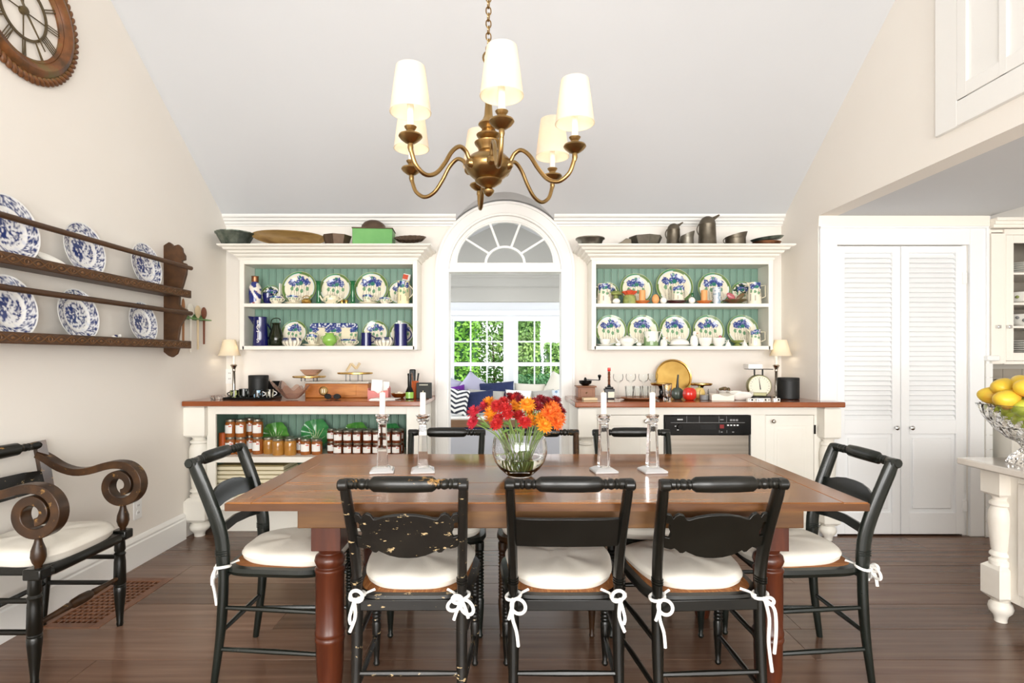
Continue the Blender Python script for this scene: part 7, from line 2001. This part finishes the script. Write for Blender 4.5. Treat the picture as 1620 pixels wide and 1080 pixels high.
# pink card holder with papers
t = thing('card_holder', 'pink paper holder on the counter beside the oak box', 'holder', (wx(600, 4.10), 4.10, CT))
mb = MB().box(-0.075, 0.075, -0.045, 0.045, 0, 0.006).box(-0.075, -0.071, -0.045, 0.045, 0.006, 0.075).box(0.071, 0.075, -0.045, 0.045, 0.006, 0.075).box(-0.071, 0.071, 0.041, 0.045, 0.006, 0.085)
mb.prism([(-0.071, 0.006), (0.071, 0.006), (0.071, 0.06), (0.03, 0.055), (0.0, 0.035), (-0.03, 0.055), (-0.071, 0.06)], -0.045, -0.041); mb.build('tray', 'paper_pink', t)
for dx, dy_, hh, ww in ((-0.02, -0.02, 0.13, 0.04), (0.02, 0.01, 0.115, 0.045)):
    tag(MB().box(-ww, ww, -0.002, 0.002, 0, hh).build('note_card', 'paper', None, (wx(600, 4.10) + dx, 4.10 + dy_, CT + 0.0062), (R(-6), R(3), 0)), 'white card standing in the front of the pink holder' if dx < 0 else 'white card standing in the back of the pink holder', 'card')
for k in range(3): tag(MB().box(-0.09, 0.09, -0.06, 0.06, 0, 0.003).build('paper_sheet', 'paper', None, (wx(606, 3.95) + 0.01 * k, 3.95, CT + k * 0.0031), (0, 0, R(6 - 8 * k))), 'loose white paper lying before the pink holder', 'paper', 'papers before the pink holder')
t = thing('leaf_dish', 'gold leaf-shaped dish with small eggs', 'dish', (wx(631, 4.12), 4.12, CT))
MB().lathe([(0.001, 0.004), (0.03, 0.0), (0.05, 0.016), (0.06, 0.034), (0.056, 0.034), (0.03, 0.008), (0.001, 0.008)], 30, closed=False, sy=0.7).build('dish', 'brass_bright', t)
for i, (dx, dy_) in enumerate(((-0.018, 0.0), (0.019, -0.005), (0.0, 0.018))): tag(MB().ball((0, 0, 0.014), 0.018, 0.014, 0.014).build('speckled_egg', 'china_cream', None, (wx(631, 4.12) + dx, 4.12 + dy_, CT + 0.010 + 0.004 * i)), 'small cream egg in the gold leaf dish', 'egg', 'eggs in the gold dish')
t = thing('olive_bottle', 'slim dark bottle with lime green label', 'bottle', (wx(648, 3.98), 3.98, CT))
MB().lathe([(0.001, 0), (0.028, 0), (0.029, 0.006), (0.029, 0.055), (0.020, 0.075), (0.014, 0.09), (0.014, 0.17), (0.016, 0.172), (0.015, 0.185), (0.001, 0.185)], 22, closed=False).build('glass_body', 'gloss_black', t); MB().lathe([(0.0295, 0.008), (0.0295, 0.052)], 22, closed=False).build('label', 'jar_glass_green', t)
tag(MB().box(-0.024, 0.024, -0.010, 0.010, 0, 0.21).build('cordless_phone', 'gloss_black', None, (wx(652, 4.22), 4.22, CT), (R(-6), 0, 0), bevel=0.008), 'tall black handset standing behind the slim bottle', 'phone')
t = thing('brush_pot', 'red-brown fluted pot holding two brushes', 'pot', (wx(656, 4.13), 4.13, CT)); MB().lathe([(0.001, 0), (0.022, 0), (0.032, 0.03), (0.026, 0.10), (0.030, 0.125), (0.026, 0.125), (0.02, 0.09), (0.001, 0.01)], 30, closed=False, flute=(8, 0.06)).build('pot', 'terracotta', t)
for i, (dx, m, lb) in enumerate(((-0.010, 'copper', 'copper-coloured brush leaning in the red-brown pot'), (0.012, 'gloss_black', 'black brush leaning out of the red-brown pot'))):
    tag(MB().tube([(0, 0, 0), (dx * 2.0, 0, 0.17)], [0.004, 0.006], 7).build('brush', m, None, (wx(656, 4.13) + dx * 0.4, 4.13, CT + 0.012)), lb, 'brush')
t = thing('dark_box', 'flat dark green box with a line of gold lettering, standing by the arch', 'box', (wx(671, 4.06), 4.06, CT)); MB().box(-0.055, 0.055, -0.02, 0.02, 0, 0.115).build('box_body', 'charcoal', t, bevel=0.003)
for i in range(7): MB().box(-0.032 + i * 0.0092, -0.026 + i * 0.0092, -0.0206, -0.0199, 0.096, 0.104).build('letter_stroke', 'dial', t)

# ================================================================ jars and cabbage plates on the open shelves
def jar_set(r, h, jam, label=True):
    body = MB().lathe([(0.001, 0), (r * 0.93, 0), (r, 0.005), (r, h * 0.74), (r * 0.92, h * 0.82), (r * 0.86, h * 0.85), (r * 0.86, h * 0.88)], 20).mesh('jam_jar', jam)
    lid = MB().lathe([(r * 0.93, h * 0.86), (r * 0.95, h * 0.87), (r * 0.95, h * 0.985), (r * 0.9, h), (0.001, h)], 20).mesh('lid', 'jar_lid')
    lb = MB(); n = 8; vs = []
    for i in range(n + 1):
        a = R(-90 - 50 + 100 * i / n); vs += [((r + 0.0007) * math.cos(a), (r + 0.0007) * math.sin(a), h * 0.22), ((r + 0.0007) * math.cos(a), (r + 0.0007) * math.sin(a), h * 0.68)]
    lab = lb.add(vs, [(2 * i, 2 * i + 2, 2 * i + 3, 2 * i + 1) for i in range(n)]).mesh('paper_label', 'paper', fix=False)
    lb = MB(); vs = []
    for i in range(4):
        a = R(-90 + 14 + 30 * i / 3); vs += [((r + 0.0012) * math.cos(a), (r + 0.0012) * math.sin(a), h * 0.58), ((r + 0.0012) * math.cos(a), (r + 0.0012) * math.sin(a), h * 0.64)]
    corner = lb.add(vs, [(2 * i, 2 * i + 2, 2 * i + 3, 2 * i + 1) for i in range(3)]).mesh('label_print', 'coral', fix=False)
    return body, lid, lab if label else None, corner if label else None
def jar(ms, x, y_, z, lb, grp, rz=0.0):
    o = put('jam_jar', ms[0], None, (x, y_, z), (0, 0, R(rz))); tag(o, lb, 'jar', grp)
    put('lid', ms[1], o)
    if ms[2]: put('paper_label', ms[2], o); put('label_print', ms[3], o)
SZ = ZS1
JT = jar_set(0.037, 0.125, 'jam_amber'); JH = jar_set(0.042, 0.118, 'jam_honey', False); JD = jar_set(0.034, 0.088, 'jam_dark'); JL = jar_set(0.038, 0.112, 'jam_amber')
rgj = random.Random(12)
for row in range(2):
    for px, D in ((365, 4.00), (381.5, 4.00), (395, 4.085), (408, 4.01)):
        jar(JT, wx(px, D), D, SZ + row * 0.1255, 'tall amber jam jar in the %s tier of the four-wide stack' % ('lower', 'upper')[row], '%s tier of tall amber jars' % ('lower', 'upper')[row], rgj.uniform(-12, 12))
for px, D in ((426, 4.03), (440.5, 3.97), (459.5, 3.97)): jar(JH, wx(px, D), D, SZ, 'unlabelled honey-coloured jar before the cabbage plates', 'honey jars')
for px, D in ((441, 4.115), (458, 4.11), (474, 4.06)): jar(JL, wx(px, D), D, SZ, 'amber jar standing behind the honey-coloured jars', 'amber jars behind the honey jars')
for px, D in ((484, 3.99), (501.5, 3.99)): jar(JL, wx(px, D), D, SZ, 'labelled amber jar before the larger cabbage plate', 'labelled jars before the cabbage plate', rgj.uniform(-8, 8))
for row in range(2):
    xs = [wx(535, 3.96) + 0.0695 * i for i in range(7)]
    for x in xs: jar(JD, x, 3.96, SZ + row * 0.0885, 'small dark jam jar in the front row of the long block, %s tier' % ('lower', 'upper')[row], 'front row of small dark jars, %s tier' % ('lower', 'upper')[row], rgj.uniform(-10, 10))
    for x in [wx(526, 4.06) + 0.0705 * i for i in range(8)]: jar(JD, x, 4.045, SZ + row * 0.0885, 'small dark jam jar behind the front row of the long block, %s tier' % ('lower', 'upper')[row], 'second row of small dark jars, %s tier' % ('lower', 'upper')[row], rgj.uniform(-10, 10))
t = thing('terracotta_pot', 'orange glazed cylinder pot at the end of the jam shelf', 'pot', (-2.043, 4.02, SZ)); MB().lathe([(0.001, 0), (0.026, 0), (0.0285, 0.05), (0.028, 0.14), (0.0285, 0.15), (0.025, 0.15), (0.023, 0.02), (0.001, 0.012)], 26, closed=False).build('pot', 'terracotta', t)
def cabbage(px, r_px, lb, mat, D=4.215):
    r = wl(r_px, D)
    t = thing('cabbage_plate', lb, 'plate', (wx(px, D), D, SZ + 0.002))
    mb = MB(); vs, fs = [], []; seg, rings = 60, 8
    for side in (0, 1):
        for i in range(rings + 1):
            q = i / rings
            for j in range(seg):
                a = 2 * PI * j / seg
                rr = r * q * (1 + 0.045 * math.cos(a * 5 + 0.6) * q + 0.02 * math.cos(a * 11) * q)
                vs.append((rr * math.cos(a), -(0.020 * q * q + 0.006 * math.sin(a * 7) * q) + 0.006 * side, rr * math.sin(a)))
    off = (rings + 1) * seg
    for i in range(rings):
        for j in range(seg):
            k = (j + 1) % seg; a, b_, c, d = i * seg + j, i * seg + k, (i + 1) * seg + k, (i + 1) * seg + j
            fs.append((a, b_, c, d)); fs.append((off + d, off + c, off + b_, off + a))
    for j in range(seg):
        k = (j + 1) % seg; fs.append((rings * seg + j, rings * seg + k, off + rings * seg + k, off + rings * seg + j))
    lf = mb.add(vs, fs).build('leaf_body', mat, t, (0, 0, r), (R(-12), 0, 0))
    for a in (90, 55, 125, 25, 155, 72, 108):
        ln = r * (0.9 if a in (90, 55, 125) else 0.7)
        b0 = Vector((0, 0, -r * 0.55))
        pts = [(b0.x + (math.cos(R(a)) * ln) * q, -0.0045 - 0.020 * ((b0.z + math.sin(R(a)) * ln * 1.25 * q) / r) ** 2 - 0.018 * (math.cos(R(a)) * ln * q / r) ** 2, b0.z + math.sin(R(a)) * ln * 1.25 * q) for q in [i / 6 for i in range(7)]]
        MB().tube(pts, [0.0036 - 0.0004 * i for i in range(7)], 5).build('vein', 'cabbage_vein', lf)
cabbage(437, 21, 'light green cabbage-leaf plate behind the honey jars', 'cabbage'); cabbage(500, 23.5, 'deep green cabbage-leaf plate with pale veins beside the small dark jars', 'cabbage_b')
cabbage(564, 21, 'green cabbage-leaf plate peeking over the middle of the long jar block', 'cabbage'); cabbage(618, 20, 'green cabbage-leaf plate peeking over the end of the long jar block', 'cabbage_b')
for k in range(7):
    o = MB().box(-0.245, 0.245, -0.14, 0.14, 0, 0.024).build('flat_box', 'paper_cream', None, (wx(408, 4.08), 4.08, ZB1 - 0.002 + k * 0.0305), bevel=0.004)
    tag(o, 'flat cream box in the stack under the jam shelf', 'box', 'stack of flat cream boxes')
    MB().box(-0.235, 0.235, -0.12, 0.12, 0.024, 0.0303).build('lid_recess', 'box_gap', o)  # inset slab coloured darker as gap shade

# ================================================================ on the dishwasher counter
g = thing('coffee_grinder', 'wooden box coffee grinder with black iron bowl and crank', 'coffee grinder', (wx(926, 4.08), 4.08, CR))
MB().box(-0.062, 0.062, -0.062, 0.062, 0.01, 0.085).build('box_body', 'walnut', g, bevel=0.002); MB().box(-0.072, 0.072, -0.072, 0.072, 0, 0.01).build('base', 'walnut', g, bevel=0.003); MB().box(-0.072, 0.072, -0.072, 0.072, 0.085, 0.095).build('top_board', 'walnut', g, bevel=0.003)
d = MB().box(-0.044, 0.044, -0.0655, -0.061, 0.018, 0.074).build('drawer', 'walnut', g, bevel=0.001); MB().ball((0, -0.070, 0.046), 0.006).build('knob', 'brass', d)
MB().lathe([(0.02, 0.095), (0.045, 0.112), (0.048, 0.132), (0.043, 0.132), (0.018, 0.105)], 24).build('iron_bowl', 'gloss_black', g); MB().lathe([(0.012, 0.12), (0.010, 0.145), (0.004, 0.155)], 12).build('spindle', 'gloss_black', g)
cr_ = MB().tube([(0, 0, 0.140), (0.06, 0, 0.136), (0.104, 0, 0.134)], 0.0035, 6).build('crank', 'gloss_black', g); MB().lathe([(0.006, 0.134), (0.007, 0.15), (0.013, 0.162), (0.012, 0.172), (0.004, 0.176)], 12).build('crank_knob', 'gloss_black', cr_, (0.104, 0, 0))
tag(MB().box(-0.05, 0.05, -0.03, 0.03, 0, 0.018).build('wood_block', 'spoon_light', None, (wx(933, 3.92), 3.92, CR), (0, 0, R(5)), bevel=0.003), 'flat pale wood block before the coffee grinder', 'block')
t = thing('liqueur_bottle', 'squat black bottle with cream label and tall beaded neck, red capped', 'bottle', (wx(963.5, 4.05), 4.05, CR))
MB().box(-0.037, 0.037, -0.025, 0.025, 0, 0.075).box(-0.028, 0.028, -0.02, 0.02, 0.075, 0.088).lathe([(0.014, 0.086), (0.012, 0.10)], 12).build('glass_body', 'gloss_black', t, bevel=0.004); MB().box(-0.012, 0.034, -0.0258, -0.0245, 0.01, 0.052).build('label', 'dial', t)
np_ = []
z = 0.10
for k in range(8): np_ += [(0.007, z), (0.011 if k % 2 else 0.013, z + 0.006), (0.007, z + 0.0115)]; z += 0.0125
MB().lathe(np_, 14).build('beaded_neck', 'copper', t); MB().lathe([(0.010, z), (0.012, z + 0.006), (0.011, z + 0.026), (0.004, z + 0.028)], 12).build('red_cap', 'pumpkin_red', t)
# tray of glasses
GD = 3.97
t = thing('wooden_tray', 'long oval wooden tray under the drinking glasses', 'tray', (wx(1011, GD), GD, CR)); MB().lathe([(0.001, 0.0), (0.10, 0.0), (0.135, 0.012), (0.133, 0.018), (0.10, 0.007), (0.001, 0.007)], 40, closed=False, sy=0.75).build('tray', 'walnut', t)
tum = MB().lathe([(0.001, 0), (0.022, 0), (0.024, 0.004), (0.030, 0.09), (0.0285, 0.09), (0.0225, 0.008), (0.001, 0.008)], 20, closed=False).mesh('tumbler', 'thin_glass')
stm = MB().lathe([(0.001, 0), (0.030, 0), (0.030, 0.003), (0.006, 0.008), (0.0035, 0.02), (0.0035, 0.10), (0.008, 0.108), (0.032, 0.13), (0.038, 0.155), (0.034, 0.178), (0.0325, 0.178), (0.036, 0.155), (0.030, 0.131), (0.001, 0.111)], 24, closed=False).mesh('wine_glass', 'thin_glass')
for dx in (-0.093, -0.031, 0.031, 0.093): tag(put('tumbler', tum, None, (wx(1011, GD) + dx * 0.85, GD - 0.040, CR + 0.0085)), 'clear straight tumbler in the front of the wooden tray', 'tumbler', 'tumblers on the wooden tray')
for dx in (-0.06, 0.0, 0.06): tag(put('tumbler', tum, None, (wx(1011, GD) + dx, GD + 0.02, CR + 0.0075)), 'clear straight tumbler in the back of the wooden tray', 'tumbler', 'rear tumblers on the wooden tray')
for px, D in ((978, 4.15), (998, 4.20), (1018, 4.16), (1033, 4.27)): tag(put('wine_glass', stm, None, (wx(px, D), D, CR)), 'clear stemmed glass standing behind the wooden tray', 'glass', 'stemmed glasses behind the tray')
bt = thing('brass_tray', 'round brass tray leaning against the wall behind the pumpkins', 'tray', (wx(1064, 4.36), 4.345, CR + 0.005))
rb = wl(28.5, 4.36)
MB().lathe([(0.001, 0), (rb * 0.90, 0), (rb * 0.93, 0.010), (rb, 0.014), (rb, 0.010), (rb * 0.94, 0.004), (rb * 0.9, -0.004), (0.001, -0.004)], 48, 'y', closed=False).xf(Matrix.Rotation(PI, 4, 'Z')).build('dish', 'brass_bright', bt, (0, 0, rb * 0.995), (R(-10), 0, 0))
def pan_stand(px, D, r, h, lb, nm='brass_pan', foot=True):
    t = thing(nm, lb, 'stand', (wx(px, D), D, CR))
    MB().lathe([(0.001, h), (r * 0.9, h), (r, h + 0.010), (r, h + 0.016), (r * 0.95, h + 0.016), (r * 0.88, h + 0.006), (0.001, h + 0.005)], 32, closed=False).build('pan', 'brass_bright', t)
    MB().lathe([(0.04, 0), (0.03, 0.012), (0.012, 0.022), (0.016, h * 0.5), (0.011, h * 0.7), (0.02, h * 0.9), (0.03, h)], 16).build('pedestal', 'gloss_black', t)
pan_stand(1046, 4.12, 0.078, 0.095, 'flat brass pan on a black pedestal beside the glasses')
pan_stand(1109, 4.20, 0.082, 0.090, 'brass pan on a black pedestal behind the yellow pumpkin')
tag(MB().box(-0.03, 0.03, -0.02, 0.02, 0, 0.010).build('green_sponge', 'green_glaze', None, (wx(1107, 4.2), 4.18, CR + 0.0962), (0, 0, R(12)), bevel=0.003), 'small green object lying on the brass pan', 'object')
o = tag(MB().lathe([(0.001, 0), (0.026, 0), (0.027, 0.01), (0.026, 0.03), (0.034, 0.115), (0.032, 0.115), (0.023, 0.03), (0.001, 0.014)], 12, closed=False).build('faceted_tumbler', 'glass', None, (wx(1055.5, 3.86), 3.86, CR)), 'heavy clear faceted tumbler standing alone before the pumpkins', 'tumbler')
def pumpkin(px, D, r, h, mat, lb, stem_h, stem_m):
    t = thing('pumpkin', lb, 'pumpkin', (wx(px, D), D, CR))
    prof = [(0.001, h * 0.06), (r * 0.5, 0.0), (r * 0.86, h * 0.16), (r, h * 0.45), (r * 0.9, h * 0.78), (r * 0.55, h * 0.98), (r * 0.2, h), (0.001, h * 0.9)]
    pr_ = [(p[0], p[2]) for p in spline([(a, 0, b_) for a, b_ in prof], 3)]
    MB().lathe([(max(a, 0.0005), b_) for a, b_ in pr_], 48, closed=False, flute=(8, 0.045)).build('flesh', mat, t)
    MB().tube([(0, 0, h * 0.9), (0.002, 0, h + stem_h * 0.5), (0.006, 0, h + stem_h)], [0.012, 0.007, 0.006], 8).build('stem', stem_m, t)
pumpkin(1071.5, 4.02, 0.043, 0.082, 'pumpkin_green', 'dark green pumpkin with tall black stem', 0.095, 'gloss_black')
pumpkin(1091, 3.93, 0.047, 0.088, 'pumpkin_red', 'glossy red pumpkin on the counter', 0.012, 'moss_green')
pumpkin(1106, 4.06, 0.042, 0.080, 'pumpkin_yellow', 'pale yellow pumpkin behind the red one', 0.012, 'moss_green')
for px, D, lb in ((1114, 3.93, 'small squat glass jar with grey contents by the pumpkins'), (1127, 4.07, 'small squat glass jar with grey contents behind the cream cloth')):
    t = thing('glass_jar', lb, 'jar', (wx(px, D), D, CR)); MB().lathe([(0.028, 0.002), (0.029, 0.035)], 20).build('contents', 'mark_grey', t); MB().lathe([(0.001, 0), (0.030, 0), (0.032, 0.004), (0.032, 0.06), (0.028, 0.066), (0.030, 0.072), (0.028, 0.072)], 20, closed=False).build('glass_wall', 'thin_glass', t)
# folded cloth, nut basket, wavy dish
mb = MB(); vs, fs = [], []
n = 16
for i in range(n + 1):
    for j in range(n + 1):
        u, v_ = i / n, j / n
        vs.append(((u - 0.5) * 0.15, (v_ - 0.5) * 0.13, 0.042 + 0.008 * math.sin(u * 7 + v_ * 3) - 0.03 * max(0, (abs(u - 0.5) - 0.4)) * 10 * 0.1))
for i in range(n):
    for j in range(n): a = i * (n + 1) + j; fs.append((a, a + n + 1, a + n + 2, a + 1))
k0 = len(vs); vs += [(x, y_, 0.0) for x, y_, z in vs]
fs += [tuple(q + k0 for q in reversed(f)) for f in list(fs)]
rim = [i * (n + 1) for i in range(n + 1)] + [n * (n + 1) + j for j in range(1, n + 1)] + [i * (n + 1) + n for i in range(n - 1, -1, -1)] + [j for j in range(n - 1, 0, -1)]
for a, b_ in zip(rim, rim[1:] + rim[:1]): fs.append((a, b_, b_ + k0, a + k0))
tag(mb.add(vs, fs).build('folded_cloth', 'cushion', None, (wx(1142, 3.88), 3.90, CR), (0, 0, R(-8)), bevel=0.004), 'folded cream napkins beside the wavy white dish', 'cloth')
t = thing('nut_bowl', 'small white bowl heaped with brown nuts', 'bowl', (wx(1147, 4.12), 4.12, CR)); MB().lathe([(0.001, 0.0), (0.03, 0), (0.045, 0.03), (0.055, 0.058), (0.052, 0.058), (0.03, 0.02), (0.001, 0.02)], 26, closed=False).build('bowl', 'china_white', t)
nutm = MB().ball((0, 0, 0), 0.013, 0.011, 0.011, 10, 7).mesh('nut', 'leaf_brown')
for i in range(12):
    a = i * 2.4; rr = 0.010 * math.sqrt(i) * 1.05
    tag(put('nut', nutm, None, (wx(1147, 4.12) + rr * math.cos(a), 4.12 + rr * math.sin(a), CR + 0.062 + 0.012 * (1 - i / 12)), (a, 0, a)), 'brown nut heaped in the small white bowl', 'nut', 'nuts in the white bowl')
t = thing('wavy_dish', 'white square dish with wavy rim beside the scale', 'dish', (wx(1172, 3.93), 3.95, CR))
mb = MB(); vs, fs = [], []; seg, rings = 56, 8
for side in (0, 1):
    for i in range(rings + 1):
        q = i / rings
        for j in range(seg):
            a = 2 * PI * j / seg; c, s = math.cos(a), math.sin(a); sq = 2 / 4.0
            x = math.copysign(abs(c) ** sq, c); y_ = math.copysign(abs(s) ** sq, s)
            vs.append((x * (0.045 + 0.038 * q), y_ * (0.035 + 0.03 * q), 0.004 * side + 0.046 * q ** 1.5 * (1 + 0.25 * math.cos(a * 4))))
off = (rings + 1) * seg
for i in range(rings):
    for j in range(seg):
        k = (j + 1) % seg; a, b_, c, d = i * seg + j, i * seg + k, (i + 1) * seg + k, (i + 1) * seg + j
        fs.append((a, b_, c, d)); fs.append((off + d, off + c, off + b_, off + a))
for j in range(seg):
    k = (j + 1) % seg; fs.append((rings * seg + j, rings * seg + k, off + rings * seg + k, off + rings * seg + j))
fs.append(tuple(reversed(range(seg)))); fs.append(tuple(off + j for j in range(seg)))
mb.add(vs, fs).build('dish', 'china_white', t)
# kitchen scale
KD = 4.10
sc = thing('kitchen_scale', 'old olive kitchen scale with round dial and flat platform', 'scale', (wx(1200, KD), KD, CR), R(-12))
MB().box(-0.075, 0.075, -0.06, 0.06, 0, 0.018).build('base', 'gloss_black', sc, bevel=0.006)
MB().lathe([(0.078, -0.02), (0.083, -0.012), (0.083, 0.045), (0.07, 0.055)], 36, 'y').build('drum', 'scale_metal', sc, (0, -0.02, 0.092))
MB().box(-0.05, 0.05, -0.045, 0.04, 0.016, 0.05).build('pedestal', 'scale_metal', sc, bevel=0.008)
dl = MB().lathe([(0.001, -0.003), (0.072, -0.003), (0.074, 0)], 36, 'y', closed=False).build('dial', 'dial', sc, (0, -0.0405, 0.092))
for i in range(24):
    a = 2 * PI * i / 24; r0 = 0.060 if i % 2 else 0.055
    MB().tube([(r0 * math.cos(a), -0.0035, r0 * math.sin(a)), (0.067 * math.cos(a), -0.0035, 0.067 * math.sin(a))], 0.0009, 4).build('tick', 'ink', dl)
MB().tube([(0.004, -0.0055, -0.025), (-0.007, -0.0055, 0.055)], [0.004, 0.001], 6).build('needle', 'ink', dl)
for dx in (-0.028, 0.028): MB().tube([(dx, 0.0, 0.165), (dx, 0.0, 0.213)], 0.006, 6).build('upright', 'gloss_black', sc)
MB().box(-0.085, 0.085, -0.07, 0.07, 0.212, 0.218).build('platform', 'gloss_black', sc, bevel=0.002)
tag(MB().box(-0.052, 0.052, -0.045, 0.045, 0, 0.034).build('white_box', 'paper', None, (wx(1191, KD), KD, CR + 0.218), bevel=0.002), 'small white box lying on the scale platform', 'box')
smart_speaker(1247, 4.03, 16, 34, CR, 'black cylindrical speaker at the closet end of the counter')
# lettered cubes: white with dark marks
cm = MB().box(-0.0105, 0.0105, -0.0105, 0.0105, 0, 0.021).mesh('letter_cube', 'china_white', smooth=False)
for i in range(10):
    if i == 7: continue
    o = put('letter_cube', cm, None, (wx(1184, 3.82) + i * 0.0225, 3.82, CR), (0, 0, R(random.Random(i).uniform(-9, 9))))
    tag(o, 'tiny white letter cube in the row before the scale', 'cube', 'row of letter cubes')
    pat = [[(-0.005, 0.005, 0.012, 0.015)], [(-0.006, 0.006, 0.004, 0.017)], [(-0.005, -0.002, 0.004, 0.017), (0.001, 0.005, 0.004, 0.017)], [(-0.005, 0.005, 0.004, 0.007), (-0.005, -0.002, 0.007, 0.017)]][i % 4]
    for a, b_, c, d in pat: MB().box(a, b_, -0.0112, -0.0104, c, d).build('dark_mark', 'ink', o)
